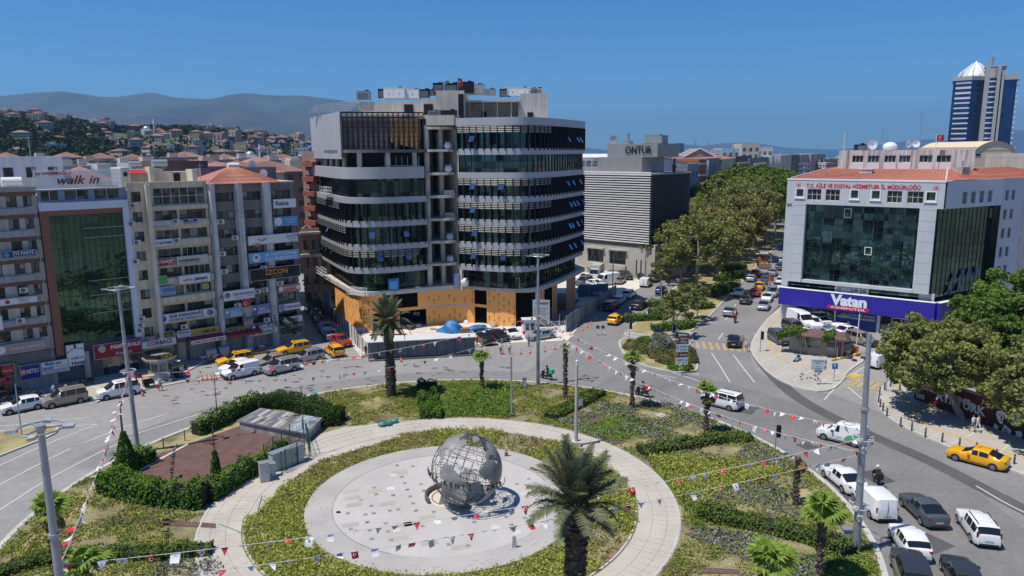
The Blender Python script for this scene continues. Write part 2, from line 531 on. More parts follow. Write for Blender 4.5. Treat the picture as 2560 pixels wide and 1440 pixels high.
for i in rg_(90):
 a=radians(rnd.uniform(0,360));r_=rnd.uniform(8.9,10.5);b=a+rnd.uniform(.01,.06);mb.bar((CX+r_*cos(a),CY+r_*sin(a),.273),(CX+r_*cos(b)*1.003,CY+r_*sin(b)*1.003,.273),.025,.006)
st9(mb.bd('paving_joints',M('joint3',(.22,.20,.17),.9)))
mb=MB();pl=arc(10.6,0,360,96)[:-1];mb.prism(pl,.1,.27);st9(mb.bd('plaza',PLAZA))
mb=MB();mb.poly([(*p,.276)for p in arc(8.55,0,360,96)[:-1]]);st9(mb.bd('plaza',PLAZB))
sector('plaza_joint',8.5,8.6,20,250,.282,M('joint',(.30,.28,.25),.9),96)
g_=M('inlay_dark',(.24,.225,.205),.7,var=.5,scale=2.5);g2=M('inlay_light',(.56,.54,.51),.7);g3=M('inlay_tan',(.41,.36,.31),.8,var=.1)
mb=MB();mb2=MB();mb3=MB();mbj=MB()
th=radians(18)
for i in rg_(-14,15):
 for j in rg_(-14,15):
  u,v=i*.62,j*.62
  x,y=CX+u*cos(th)-v*sin(th),CY+u*sin(th)+v*cos(th)
  if math.hypot(u,v)>8.0 or math.hypot(x+4.6,y-53.6)<2.0:continue
  q=rnd.random()
  s_=.155
  if(i+2*j)%4==0 and q<.55 or q<.02:mb.poly([(x+a*s_*cos(th)-b*s_*sin(th),y+a*s_*sin(th)+b*s_*cos(th),.288)for a,b in((-1,-1),(1,-1),(1,1),(-1,1))])
  elif q>.975:mb2.poly([(x+a*.3*cos(th)-b*.3*sin(th),y+a*.3*sin(th)+b*.3*cos(th),.286)for a,b in((-1,-1),(1,-1),(1,1),(-1,1))])
  elif q>.945 and u<0:mb3.poly([(x+a*.61*cos(th)-b*.3*sin(th),y+a*.61*sin(th)+b*.3*cos(th),.284)for a,b in((-1,-1),(1,-1),(1,1),(-1,1))])
for k in rg_(-13,14):
 h=sqrt(max(0,8.3**2-(k*.62)**2))
 for ux,vy in(((k+.5)*.62,None),(None,(k+.5)*.62)):
  p0,p1=((ux,-h),(ux,h))if ux is not None else((-h,vy),(h,vy))
  mbj.bar((CX+p0[0]*cos(th)-p0[1]*sin(th),CY+p0[0]*sin(th)+p0[1]*cos(th),.2755),(CX+p1[0]*cos(th)-p1[1]*sin(th),CY+p1[0]*sin(th)+p1[1]*cos(th),.2755),.018,.006)
st9(mb.bd('plaza_inlay',g_));st9(mb2.bd('plaza_inlay',g2));st9(mb3.bd('plaza_inlay',g3))
st9(mbj.bd('plaza_joint',M('joint2',(.46,.44,.41),.9)))
sheet('gravel',GL(.15,(330,1185),(400,1135),(610,1062),(770,1095),(735,1130),(640,1195),(535,1228)),.19,GRAVEL)
for pts in(((232,1300),(300,1290),(540,1310),(540,1322),(300,1306)),((1420,1070),(1500,1040),(1516,1046),(1440,1078)),((1530,1110),(1610,1042),(1630,1046),(1555,1110)),((1710,1335),(1730,1332),(1900,1398),
(1900,1412)),((1655,1415),(1850,1425),(1850,1436),(1655,1432)),((900,1035),(980,1056),(960,1062),(885,1038)),((1905,1405),(1925,1402),(1960,1440),(1935,1450))):
 sheet('gravel',GL(.15,*pts),.195,GRAVEL)
for pts,m_ in((((1290,1110),(1370,1090),(1450,1110),(1420,1130)),SOIL),(((1490,1395),(1560,1360),(1600,1300),(1600,1350),(1510,1430)),SOIL),(((930,1085),(1030,1075),(1080,1080),(960,1110)),SOIL),(((1800,
1090),(1880,1100),(1990,1180),(2090,1260),(2050,1270),(1900,1190)),GRASSY),(((1880,1260),(2010,1240),(2120,1320),(2000,1330)),GRASSY),(((220,1210),(250,1205),(250,1250),(60,1380),(0,1425),(80,1320)),GRASSY),
(((1000,990),(1150,965),(1200,1000),(1130,1040),(1050,1045)),GRASSB),(((1560,1060),(1640,1040),(1700,1060),(1600,1110)),GRASSB),(((1600,1130),(1720,1180),(1760,1290),(1690,1250)),GRASSB),(((2000,1380),
(2180,1380),(2195,1440),(2010,1450)),GRASSB),(((480,1150),(620,1060),(560,1050),(400,1110)),GRASSY)):
 sheet('soil' if m_ is SOIL else 'grass_patch',ck9(GL(.15,*pts),2,True),.165,m_)
sheet('manhole_slab',GL(.15,(1632,1037),(1652,1033),(1678,1040),(1660,1048)),.21,PAVE)
kb9('pavement',GL(0,(-200,1075),(0,1014),(205,973),(228,1003),(343,984),(397,962),(445,942),(520,903),(640,886),(752,866),(766,850),(742,835),(560,875),(348,910),(40,975),(-300,1045)),PAVE,sm=0)
tk=GL(0,(505,908),(560,897),(640,886),(752,870))
mb=MB()
for i,(x,y,a)in en_(walk(tk,1.0)):
 mb.obox((x,y,.2),(.47,.14,.1),a,mi=i%3>0)
st9(mb.bd('kerb',[KERB,YELP]))
mb=MB();band(mb,GL(0,(400,968),(456,957),(560,944),(741,906),(905,899)),-.01,.12,0,.3);st9(mb.bd('kerb',CONC))
st9(MB().prism(GL(0,(905,893),(905,825),(1180,805),(1300,812),(1420,800),(1445,820),(1420,852),(1190,862),(1180,872)),-.02,.07).bd('site_ground',DUST))
sheet('site_ground',GL(0,(815,760),(900,812),(905,895),(850,830),(790,770)),.03,CONC)
kb9('pavement',GL(0,(1985,742),(1925,790),(1892,830),(1872,868),(1885,898),(1922,937),(1965,962),(2030,982),(2080,978),(2108,955),(2120,930),(2170,898),(2130,892),(2000,893),(1945,868),(1958,800),(2010,
760)),PAVE)
kb9('pavement',GL(0,(2300,915),(2230,950),(2200,975),(2190,1000),(2200,1030),(2240,1060),(2300,1090),(2400,1132),(2560,1190),(2760,1262),(2760,1150),(2558,1092),(2284,990)),PAVE)
kb9('median',GL(0,(1546,850),(1547,868),(1563,893),(1600,913),(1665,930),(1730,935),(1748,924),(1740,895),(1722,868),(1640,850),(1575,845)),GRASSY,sm=2)
kb9('pavement',GL(0,(1560,840),(1600,846),(1722,866),(1734,850),(1728,832),(1600,836),(1562,832)),PAVEG,h=.10,sm=0)
kb9('median',GL(0,(1562,830),(1612,787),(1641,765),(1670,735),(1705,700),(1740,665),(1790,628),(1900,570),(2010,560),(1965,598),(1930,628),(1898,660),(1862,702),(1828,734),(1782,785),(1738,823),(1720,834),
(1600,838)),GRASSY)
kb9('median',GL(0,(-200,1075),(0,1083),(100,1067),(142,1064),(150,1072),(135,1090),(0,1142),(-200,1225)),GRASSY)
sheet('parking_lot',GL(0,(1400,772),(1530,752),(1560,740),(1640,700),(1668,688),(1430,672),(1380,700)),.014,DUST)
sheet('parking_lot',GL(0,(2010,765),(1960,800),(1948,866),(2000,892),(2130,890),(2180,893),(2260,880),(2350,850),(2330,835),(1990,795)),.020,M('lot_asphalt',(.27,.26,.25),.9,var=.12,scale=.2,fine=.1))
kb9('pavement',GL(0,(2240,830),(2350,852),(2330,866),(2270,885),(2235,880),(2262,868),(2215,842)),PAVE,sm=1)
sheet('pavement',GL(0,(2010,600),(2060,600),(2010,760),(1985,742)),.06,PAVE)
mb=MB()
for a,b in(((1885,835),(1945,822)),((1878,868),(1935,852)),((1905,905),(1965,880)),((1942,930),(2010,893)),((1985,952),(2060,905)),((2035,965),(2105,925)),((2205,1015),(2275,990)),((2240,1040),(2330,1010)),
((2300,1075),(2380,1020)),((2380,1110),(2470,1065)),((2480,1150),(2540,1095))):
 p,q=G(*a,.15),G(*b,.15);mb.bar((*p,.145),(*q,.145),.22,.01)
for pts in(((240,1004),(285,985)),((345,982),(300,955)),((300,990),(215,960)),((120,992),(60,975))):
 p,q=G(*pts[0],.15),G(*pts[1],.15);mb.bar((*p,.145),(*q,.145),.3,.01)
st9(mb.bd('pavement_bands',M('pale_band',(.50,.48,.44),.9)))
mb=MB()
for pts in(((1975,762),(1930,805),(1918,845),(1930,880),(1965,905),(2040,925),(2115,945)),((2240,960),(2262,1000),(2290,1052),(2310,1062),(2400,1092),(2480,1120),(2620,1160))):
 w_=ck9(GL(.15,*pts),1);band(mb,w_,.1,.152,.2,.4)
st9(mb.bd('tactile_strip',M('tactile_yellow',(.50,.37,.17),.85,var=.1)))
def line(pts,w=.13,z=.022,mat=WHITEP,dash=None):
 p=ck9(GL(0,*pts),1)if len(pts)>2 else GL(0,*pts)
 mb=MB()
 a=offs(p,w/2);b=offs(p,-w/2)
 for i in rg_(len(p)-1):mb.poly([(*a[i],z),(*a[i+1],z),(*b[i+1],z),(*b[i],z)])
 return st9(mb.bd('lane_marking',mat))
for pts in(((-60,1190),(0,1164),(105,1115),(246,1061)),((246,1061),(165,1066)),((-40,1232),(0,1212),(105,1157),(176,1122)),((-40,1302),(0,1275),(116,1200),(246,1132),(327,1095)),((213,1106),(310,1068),
(415,1035)),((345,1083),(430,1057),(496,1036)),((0,1066),(110,1056),(225,1043)),((1779,883),(1800,915),(1825,956)),((1833,887),(1858,920),(1887,957)),((1673,928),(1720,944),(1768,960)),((1813,800),(1822,
790)),((1832,772),(1840,760)),((1851,745),(1858,735)),((1905,690),(1912,680)),((1560,905),(1610,930),(1690,945)),((1795,850),(1808,832)),((2108,948),(2060,1000)),((2125,940),(2165,915),(2260,875)),((2440,
1215),(2520,1262),(2600,1300)),((2170,1010),(2120,968))):
 line(pts)
for pts,w_ in((((2120,945),(2145,935)),1.1),(((2095,970),(2200,985)),.2),(((2120,958),(2160,937)),.2),(((2230,975),(2205,990)),.8)):
 line(pts,w_,.024,YELP)
mb=MB()
for i in rg_(8):
 x0=1736+i*17;y0=853+i*1.4
 q=GL(0,(x0,y0),(x0+8,y0+.7),(x0+15,y0+19),(x0+6,y0+18));mb.poly([(*p,.0235)for p in q])
for i in rg_(5):
 x0=2140+i*17;q=GL(0,(x0+8,948+i*2.5-2),(x0+17,949+i*2.5-2),(x0-8,968+i*2.5),(x0-20,966+i*2.5));mb.poly([(*p,.0235)for p in q])
for i in rg_(5):
 x0=495+i*42;y0=945-i*8
 q=GL(0,(x0,y0),(x0+30,y0-6),(x0+34,y0-3),(x0+4,y0+3));mb.poly([(*p,.0235)for p in q])
st9(mb.bd('crossing',M('faded_yellow_paint',(.42,.32,.16),.8,var=.3,scale=1.5)))
#  hills, hillside quarter, far city 
def fwd(px,dist):
 'ground point at a forward distance under a pixel column near the horizon'
 d=ray(px,380);return(d[0]/d[1]*dist,dist)
RIDGE=[(-500,255),(-200,262),(0,284),(60,288),(120,298),(180,308),(260,326),(330,334),(420,336),(500,338),(600,348),(700,354),(800,364),(900,386),(1500,392)]
def interp(tab,x):
 if x<=tab[0][0]:return tab[0][1]
 for(a,b),(c,d)in zip(tab[:-1],tab[1:]):
  if x<=c:return b+(d-b)*(x-a)/(c-a)
 return tab[-1][1]
def px_of(X,Y):return 1280+1881.0*X/max(Y,1)
def sstep(a,b,x):
 t=max(0,min(1,(x-a)/(b-a)));return t*t*(3-2*t)
def hill(X,Y):
 p=px_of(X,Y)
 y=interp(RIDGE,p)
 zr=max(0,CAM_H+(387-y)/1881.0*1000-4)
 return zr*sstep(300,1000,Y)*(1+.06*sin(X*.013+Y*.007))if Y<1000 else zr*(1-.3*sstep(1000,1700,Y))
def grid(name,xs,ys,fz,mat,smooth=True):
 V=[(x(y)if callable(x)else x,y,fz(x,y))for y in ys for x in xs]
 nx=len(xs);F_=[(j*nx+i,j*nx+i+1,(j+1)*nx+i+1,(j+1)*nx+i)for j in rg_(len(ys)-1)for i in rg_(nx-1)]
 me=bpy.data.meshes.new(name);me.from_pydata(V,[],F_);me.materials.append(mat)
 me.polygons.foreach_set('use_smooth',[True]*len(F_));me.update()
 return st9(mobj(name,me))
HILLM=M('hill_scrub',(.075,.085,.045),.95,var=.5,scale=.02,fine=.4)
grid('hillside',[-1150+i*22 for i in rg_(50)],[290+j*24 for j in rg_(60)],lambda x,y:hill(x,y)-.3,HILLM)
MR=[(-800,262),(-300,250),(-100,262),(0,252),(50,249),(100,243),(170,238),(230,246),(290,256),(340,251),(400,245),(440,254),(500,260),(540,262),(580,252),(630,247),(690,252),(760,252),(860,262),(980,290),
(1100,320),(1300,352),(1500,372),(1700,384)]
MTM=M('mountain_scrub',(.042,.055,.033),.95,var=.5,scale=.0016,fine=.2)
from mathutils import noise as mn
def mount(X,Y):
 p=px_of(X,Y);y=interp(MR,p)
 if 1000<p:return-5
 zr=max(0,CAM_H+(386-y)/1881.0*9000)
 base=sstep(3600,9000,Y)
 rid=1-abs(mn.noise((X/1500.,Y/1500.,3.1)))*1.6
 rid2=mn.noise((X/520.,Y/620.,1.7))
 k=base*(1-base)*4
 return zr*(base+k*(.30*rid-.26+.16*rid2))+zr*.015*rid2 if Y<=9000 else zr*(1-.4*(Y-9000)/3000)
xs=[-11500+i*110 for i in rg_(110)]
grid('mountains',xs,[3500+j*125 for j in rg_(62)],mount,MTM)
FR=[(1440,386),(1470,368),(1500,372),(1530,376),(1600,372),(1660,366),(1700,361),(1760,366),(1810,360),(1850,358),(1900,360),(1950,369),(2000,374),(2100,377),(2150,372),(2240,360),(2320,352),(2400,356),
(2470,340),(2530,328),(2600,332),(2800,345),(3000,360)]
def mount2(X,Y):
 p=px_of(X,Y);y=interp(FR,p)
 zr=max(0,CAM_H+(376-y)/1881.0*14500)
 b=sstep(12500,14500,Y)if Y<=14500 else 1
 return zr*b*(1+.12*mn.noise((X/2500.,Y/2500.,.5))*b)
grid('mountains',[1000+i*150 for i in rg_(92)],[12400+j*250 for j in rg_(12)],mount2,MTM)
WALLS=[M('far_wall_white',(.50,.48,.45),.9,var=.06),M('far_wall_cream',(.48,.40,.31),.9,var=.06),M('far_wall_grey',(.32,.31,.30),.9,var=.06),M('far_wall_pink',(.42,.29,.25),.9,var=.06),M('far_wall_ochre',
(.40,.30,.18),.9,var=.06),M('far_wall_blue',(.18,.28,.38),.9,var=.06),M('far_wall_brown',(.21,.135,.11),.9,var=.06)]
WN=['white','cream','grey','pink','ochre','pale blue','brown']
FTILE=M('far_tile',(.235,.125,.095),.9,var=.5,scale=.04)
ROOFG=M('flat_roof',(.40,.38,.36),.9,var=.15,scale=.5)
ROOFW=flat('white_sheet_roof',(.66,.65,.63),.6)
FARWIN=flat('far_window',(.02,.022,.026),.25,0,.8)
def block(w,d,h,kind,win=True,se9=0,rows=None):
 'one building as one mesh: walls, recess-dark windows set on four sides, roof with parapet and small roof things'
 r=random.Random(se9);mb=MB()
 mb.box(-w/2,w/2,-d/2,d/2,-12 if kind!='tower' else-15,h,0)
 if kind=='red':
  o=.5;rh=min(w,d)*.22
  a,b=w/2+o,d/2+o
  rx=max(0,a-b)
  for q in([(-a,-b,h),(a,-b,h),(rx,0,h+rh),(-rx,0,h+rh)],[(a,-b,h),(a,b,h),(rx,0,h+rh)],[(a,b,h),(-a,b,h),(-rx,0,h+rh),(rx,0,h+rh)],[(-a,b,h),(-a,-b,h),(-rx,0,h+rh)]):
   mb.poly(q,2)
 else:
  for q in((-w/2,w/2,-d/2,-d/2+.25),(-w/2,w/2,d/2-.25,d/2),(-w/2,-w/2+.25,-d/2+.25,d/2-.25),(w/2-.25,w/2,-d/2+.25,d/2-.25)):
   mb.box(*q,h+.002,h+.9,0)
  mb.poly([(-w/2+.25,-d/2+.25,h+.02),(w/2-.25,-d/2+.25,h+.02),(w/2-.25,d/2-.25,h+.02),(-w/2+.25,d/2-.25,h+.02)],2)
  if min(w,d)>6:
   x,y=r.uniform(-w*.2,w*.2),r.uniform(-d*.2,d*.2)
   mb.box(x-1.6,x+1.6,y-1.6,y+1.6,h+.03,h+2.6,0)
   for _ in rg_(r.randint(1,4)):
    x,y=r.uniform(-w*.4,w*.4),r.uniform(-d*.4,d*.4)
    mb.box(x-.6,x+.6,y-.5,y+.5,h+.03,h+r.uniform(.8,1.5),3)
 if win:
  fl=max(1,int(h/2.9))
  for k in rg_(fl):
   z0=h-2.9*k-2.0
   for side in rg_(4):
    L=w if side%2==0 else d
    nw=max(1,int(L/2.6))
    for i in rg_(nw):
     u=-L/2+L*(i+.5)/nw;hw=r.choice((.5,.6,.9));e=.03
     if side==0:q=[(u-hw,-d/2-e,z0),(u+hw,-d/2-e,z0),(u+hw,-d/2-e,z0+1.25),(u-hw,-d/2-e,z0+1.25)]
     elif side==2:q=[(u+hw,d/2+e,z0),(u-hw,d/2+e,z0),(u-hw,d/2+e,z0+1.25),(u+hw,d/2+e,z0+1.25)]
     elif side==1:q=[(w/2+e,u-hw,z0),(w/2+e,u+hw,z0),(w/2+e,u+hw,z0+1.25),(w/2+e,u-hw,z0+1.25)]
     else:q=[(-w/2-e,u+hw,z0),(-w/2-e,u-hw,z0),(-w/2-e,u-hw,z0+1.25),(-w/2-e,u+hw,z0+1.25)]
     mb.poly(q,1)
     if side<2 and i%2==0 and kind=='flat':
      if side==0:mb.box(u-1.2,u+1.2,-d/2-1.0,-d/2,z0-.55,z0+.25,0)
 return mb
SH={}
for i in rg_(4):
 SH['low',i]=block(rnd.uniform(7,12),rnd.uniform(7,10),rnd.uniform(4.5,8),'red',se9=i)
 SH['flat',i]=block(rnd.uniform(10,17),rnd.uniform(9,13),rnd.uniform(10,17),'flat',se9=i)
 SH['redblock',i]=block(rnd.uniform(11,17),rnd.uniform(10,13),rnd.uniform(11,16),'red',se9=i)
for i in rg_(3):
 SH['tower',i]=block(rnd.uniform(13,17),rnd.uniform(12,15),rnd.uniform(26,34),'flat',se9=i)
MESHES={}
def farhouse(kind,i,wi,x,y,z,rz,roof=None,where='hillside',sc=1.0):
 key=(kind,i,wi,roof)
 if key not in MESHES:
  rm=FTILE if kind in('low','redblock')else(ROOFW if roof=='w' else ROOFG)
  MESHES[key]=SH[kind,i].mesh('house',[WALLS[wi],FARWIN,rm,WHITE])
 nm={'low':'house','flat':'apartment_block','redblock':'apartment_block','tower':'tower_block'}[kind]
 o=mobj(nm,MESHES[key],loc=(x,y,z),rz=rz)
 o.scale=(sc,sc,sc)
 desc={'low':'small %s house','flat':'%s flat roofed block','redblock':'%s red roofed block','tower':'tall %s tower block'}[kind]%WN[wi]
 T(o,desc+' '+where,{'low':'house','tower':'tower block'}.get(kind,'apartment block'),'houses and blocks: '+desc+' '+where)
 return o
on_ridge='on the hill ridge'
placed=[]
def free(x,y,r):
 for a,b,c in placed:
  if(a-x)**2+(b-y)**2<(r+c)**2:return False
 placed.append((x,y,r));return True
cnt=0
for k in rg_(900):
 if cnt>=230:break
 Y=rnd.uniform(330,985);p=rnd.uniform(-30,800)
 X,_=fwd(p,Y)
 z=hill(X,Y)
 if z<4 or not free(X,Y,8+Y*.004):continue
 low=rnd.random()<(.6 if p<500 else .4)
 kind='low' if low else rnd.choice(('flat','redblock'))
 farhouse(kind,rnd.randrange(4),rnd.choices(rg_(7),(8,6,3,4,3,1,2))[0],X,Y,z,rnd.uniform(-.7,.7),rnd.choice(('w',None)),'on the hillside',rnd.uniform(.7,1.1)if low else rnd.uniform(.7,1.0))
 cnt+=1
for p,t,wi in((30,0,6),(60,1,6),(110,2,3),(124,0,6),(150,1,4),(168,2,3),(232,0,0),(248,1,0),(262,2,2),(276,0,2),(560,1,0),(585,2,2),(620,0,0),(634,1,0),(655,2,3),(690,0,0),(700,2,0),(475,1,0),(500,0,2),
(530,2,2)):
 Y=930+rnd.uniform(-20,20);X,_=fwd(p,Y)
 top={30:272,60:277,110:280,124:283,150:283,168:288,232:298,248:296,262:294,276:297,560:313,585:316,620:322,634:324,655:326,690:338,700:340,475:322,500:320,530:325}[p]
 z=Zat(X,Y,top)-30
 farhouse('tower',t,wi,X,Y,z,rnd.uniform(-.3,.3),None,on_ridge,.9)
def mosque(px,Y,ybase,ytop,s=1.0):
 X,_=fwd(px,Y);zb=Zat(X,Y,ybase);zt=Zat(X,Y,ytop)
 r=em9('mosque',(X,Y,zb));T(r,'white mosque with a dome and one thin minaret above the roofs','mosque','distant mosques')
 h=zt-zb
 mb=MB();mb.box(-6*s,6*s,-5*s,5*s,-5,h*.2);mb.bd('hall',WHITE,r)
 mb=MB();mb.ell((0,0,h*.2),(4.5*s,4.5*s,4*s));mb.bd('dome',STEEL,r,60)
 mb=MB();mb.tube([(9*s,0,-5),(9*s,0,h*.6),(9*s,0,h*.62),(9*s,0,h*.66),(9*s,0,h*.66),(9*s,0,h*.85),(9*s,0,h)],[1.1*s,.9*s,1.6*s,1.6*s,.8*s,.8*s,.05],8);mb.bd('minaret',WHITE,r,40)
mosque(372,900,330,296);mosque(625,420,395,360,.6)
for p,Y,top,kind,wi in((20,150,415,'flat',2),(90,175,420,'flat',0),(140,230,400,'flat',0),(185,260,398,'flat',2),(235,190,410,'flat',0),(60,260,395,'flat',0),(15,300,380,'redblock',1),(110,320,382,'flat',
0),(165,340,380,'redblock',3),(290,250,395,'flat',0),(330,300,385,'redblock',1),(380,230,392,'flat',0),(420,300,382,'flat',3),(462,330,378,'redblock',1),(500,200,392,'flat',3),(545,260,386,'flat',3),(590,
180,400,'redblock',3),(640,240,392,'redblock',1),(690,300,388,'flat',2),(665,170,403,'redblock',6),(720,220,395,'flat',0),(748,190,400,'flat',1),(780,260,378,'flat',3),(770,330,385,'flat',0),(560,340,384,
'redblock',1),(250,330,382,'redblock',1),(205,300,390,'flat',4),(705,350,384,'redblock',0),(615,330,384,'flat',0),(40,210,405,'flat',6)):
 X,_=fwd(p,Y);i=rnd.randrange(4)
 h=max(v[2]for v in SH[kind,i].v)
 z=Zat(X,Y,top)-h
 farhouse(kind,i,wi,X,Y,z,radians(41.8)+rnd.uniform(-.08,.08),rnd.choice(('w',None,None)),'behind the street row')
for k in rg_(95):
 Y=260+1250*(rnd.random()**1.4);p=rnd.uniform(1450,2600)if k%3 else rnd.uniform(1640,2130)
 X,_=fwd(p,Y)
 if p<1760 and Y<330:continue
 if 1690<p<2100 and Y<430:continue
 if not free(X,Y,9):continue
 kind=rnd.choice(('flat','flat','redblock'));i=rnd.randrange(4);h=max(v[2]for v in SH[kind,i].v)
 farhouse(kind,i,rnd.choices(rg_(7),(7,5,4,3,2,1,3))[0],X,Y,rnd.uniform(19,23.5)-h,radians(rnd.choice((30,35,-55)))+rnd.uniform(-.1,.1),rnd.choice(('w',None)),'in the flat city by the bay')
X,_=fwd(1699,3300);z1=Zat(X,3300,358)
mb=MB();mb.tube([(0,0,-2),(0,0,z1)],[22,18],12)
o=mb.bd('glass_tower',GLB,loc=(X,3300,0));T(o,'slim blue glass tower alone far off by the bay','tower')
#  the curved office building under construction 
SPAN=M('spandrel_panel',(.40,.415,.44),.5,.1,var=.06,scale=.4)
SPANL=M('cladding_light',(.44,.44,.44),.5,.1,var=.06,scale=.4,sk9=.05)
FIN=flat('fin_metal',(.035,.037,.042),.45,.5)
LOUV=flat('louvre_metal',(.42,.41,.38),.5,.3)
OSB=M('orange_board',(.92,.43,.12),.8,var=.07,scale=.3,fine=.05)
OSBR=M('orange_board_red',(.85,.38,.19),.8,var=.07,scale=.3)
OSBM=flat('board_print',(.22,.08,.03),.8)
GLC=gm9('office_glass',(.035,.062,.058),.85,.03,.08,.6,.8,(1.1,1.1,1.75))
CB=em9('office_building',(-10,114,0))
T(CB,'curved dark glass office building under construction with orange boarding round its ground floor','building')
def cbp(mb,name,mats,smooth=None):
 o=mb.bd(name,mats,CB,smooth);o.location=(10,-114,0);return o
Rw=ck9([(-8.0,113.9),(-5.9,112.7),(-3.6,111.8),(-0.4,110.7),(1.9,110.7),(3.7,112.2),(5.6,115.0),(7.6,119.0),(9.8,123.6),(12.2,129.4)],2)
Lw=ck9([(-34.0,129.8),(-31.2,124.0),(-28.4,118.2),(-25.6,112.6),(-24.0,110.3),(-21.0,109.9),(-17.6,111.2),(-13.1,113.7)],2)
Sl=ck9([(-35.0,131.5),(-31.6,124.6),(-27.5,117.0),(-24.6,111.4),(-22.6,109.6),(-20.2,110.0),(-17.0,111.6),(-13.0,113.6),(-9.8,115.2),(-7.3,115.4),(-4.0,113.7),(-1.0,112.3),(1.6,111.8),(3.6,112.4),(5.4,
114.8),(8.0,120.0),(11.3,127.6),(13.2,132.4)],2)
LV=[6.2,9.9,13.4,16.9,20.4,23.9,27.4,30.75]
def inset_poly(p,d,back):
 return offs(p,-d)+back
mb=MB()
mb.prism(inset_poly(Rw,1.7,[(10,140),(-6,140)]),6.2,31.0)
mb.prism(inset_poly(Lw,1.9,[(-13.3,124),(-13.4,142),(-30,142)]),6.2,26.9)
mb.prism(inset_poly(Lw,3.2,[(-13.3,124),(-13.4,142),(-30,142)]),26.9,31.9)
cbp(mb,'interior_mass',[DARK])
mb=MB()
mb.poly([(-13.2,121,0),(-10.9,121,0),(-10.9,121,31.8),(-13.2,121,31.8)])
mb.prism([(-10.9,121),(-7.85,114.3),(-7.6,114.6),(-7.6,124),(-10.9,124)],5.5,32.0)
cbp(mb,'core_wall',[CONC])
for i,z in en_(LV[1:]):
 mb=MB();mb.prism(ck9([(-13.2,121),(-13.2,114.2),(-11.6,114.0),(-9.0,114.5),(-8.6,116.4),(-10.7,121)],1),z-.42,z-.05,bt9=True)
 cbp(mb,'floor_slab',[CONC])
for x,y in((-12.9,114.9),(-10.9,116.6)):
 mb=MB();mb.tube([(x,y,.2),(x,y,31)],.42,12);cbp(mb,'column',[CONC],40)
for z in LV[:-1]:
 mb=MB();mb.poly([(-12.6,120.9,z+.1),(-10.95,120.9,z+.1),(-10.95,120.9,z+2.9),(-12.6,120.9,z+2.9)],0)
 for k in rg_(5):mb.bar((-12.6+k*.41,120.8,z+.1),(-12.6+k*.41,120.8,z+2.9),.06,mi=1)
 mb.bar((-12.6,120.8,z+1.5),(-10.95,120.8,z+1.5),.06,mi=1)
 cbp(mb,'core_window',[GLW,FIN])
def sy9(path,z0,z1,fins,louv_from=0.0,louv_to=0.6,name='glazing',gmat=GLC,inset=0.0,step=1.1,grid=1.75):
 p=offs(path,-inset)if inset else path
 mb=MB()
 for a,b in zip(p[:-1],p[1:]):mb.poly([(*a,z0),(*b,z0),(*b,z1),(*a,z1)])
 cbp(mb,name,[gmat])
 mb=MB();pts=walk(p,step,.1);n=len(pts)
 for i,(x,y,a)in en_(pts):
  if fins:mb.obox((x+sin(a)*.28,y-cos(a)*.28,(z0+z1)/2-.15),(.035,.27,(z1-z0)/2+.12),a)
  else:mb.obox((x+sin(a)*.05,y-cos(a)*.05,(z0+z1)/2),(.03,.05,(z1-z0)/2),a)
 q=offs(p,.04)
 for zz in([z0+(z1-z0)*.36]if fins else[z0+(z1-z0)*.33,z0+(z1-z0)*.66]):
  for a,b in zip(q[:-1],q[1:]):mb.bar((*a,zz),(*b,zz),.06)
 cbp(mb,'fins' if fins else 'mullions',[FIN])
 if fins:
  mb=MB();i0,i1=int(n*louv_from),int(n*louv_to)
  for(x,y,a),(x2,y2,a2)in zip(pts[i0:i1],pts[i0+1:i1+1]):
   cx,cy=(x+x2)/2+sin(a)*.36,(y+y2)/2-cos(a)*.36;L=math.hypot(x2-x,y2-y)/2-.05
   for k in rg_(4):mb.obox((cx,cy,z1-.18-k*.26),(L,.14,.03),atan2(y2-y,x2-x),tilt=-.5)
  cbp(mb,'louvres',[LOUV])
for k in rg_(7):
 z0,z1=LV[k],LV[k+1]-(.9 if k<6 else 0)
 fins=k not in(0,5)
 sy9(Rw,z0,z1,fins,.02,.50,inset=1.1 if k==0 else 0.0,gmat=GLT if k==5 else GLC)
for k in rg_(1,7):
 mb=MB();band(mb,Rw,LV[k]-.9,LV[k],.32,.6);cbp(mb,'spandrel_band',[SPAN],30)
mb=MB();band(mb,offs(Rw,.15),30.75,31.9,.35,.5);mb.poly([(*q,31.2)for q in inset_poly(Rw,.1,[(10,140),(-8,140)])]);cbp(mb,'parapet',[SPAN])
ALv=walk(Lw,1.0)
for k in rg_(5):
 z0,z1=LV[k],LV[k+1]-.9
 sy9(Lw,z0,z1 if k<4 else 23.1,k in(1,2,3),0,.95 if k==1 else(.62 if k==2 else .56),inset=1.2 if k==0 else(.5 if k==4 else 0))
for k in rg_(1,5):
 mb=MB();band(mb,Lw,LV[k]-.9,LV[k],.32,.6);cbp(mb,'spandrel_band',[SPAN],30)
mb=MB();band(mb,Lw[:-1],23.1,24.8,.5,.6);cbp(mb,'spandrel_band',[SPANL],30)
mb=MB()
for x,y,a in walk(offs(Lw,-.8),4.2,1.5):mb.tube([(x,y,24.8),(x,y,27.2)],.38,10)
cbp(mb,'storey_columns',[CONC])
mb=MB();mb.prism(inset_poly(Lw,-.1,[(-10.5,122),(-12,142),(-34,142)]),26.9,27.35,bt9=True);cbp(mb,'floor_slab',[CONCD])
ci=min(rg_(len(Lw)),key=lambda i:abs(Lw[i][0]+25.4))
left_run=[(-34.4,130.2)]+[q for q in Lw if q[0]<-25.2]
mb=MB()
a,b=(-34.6,130.6),(-25.2,111.6)
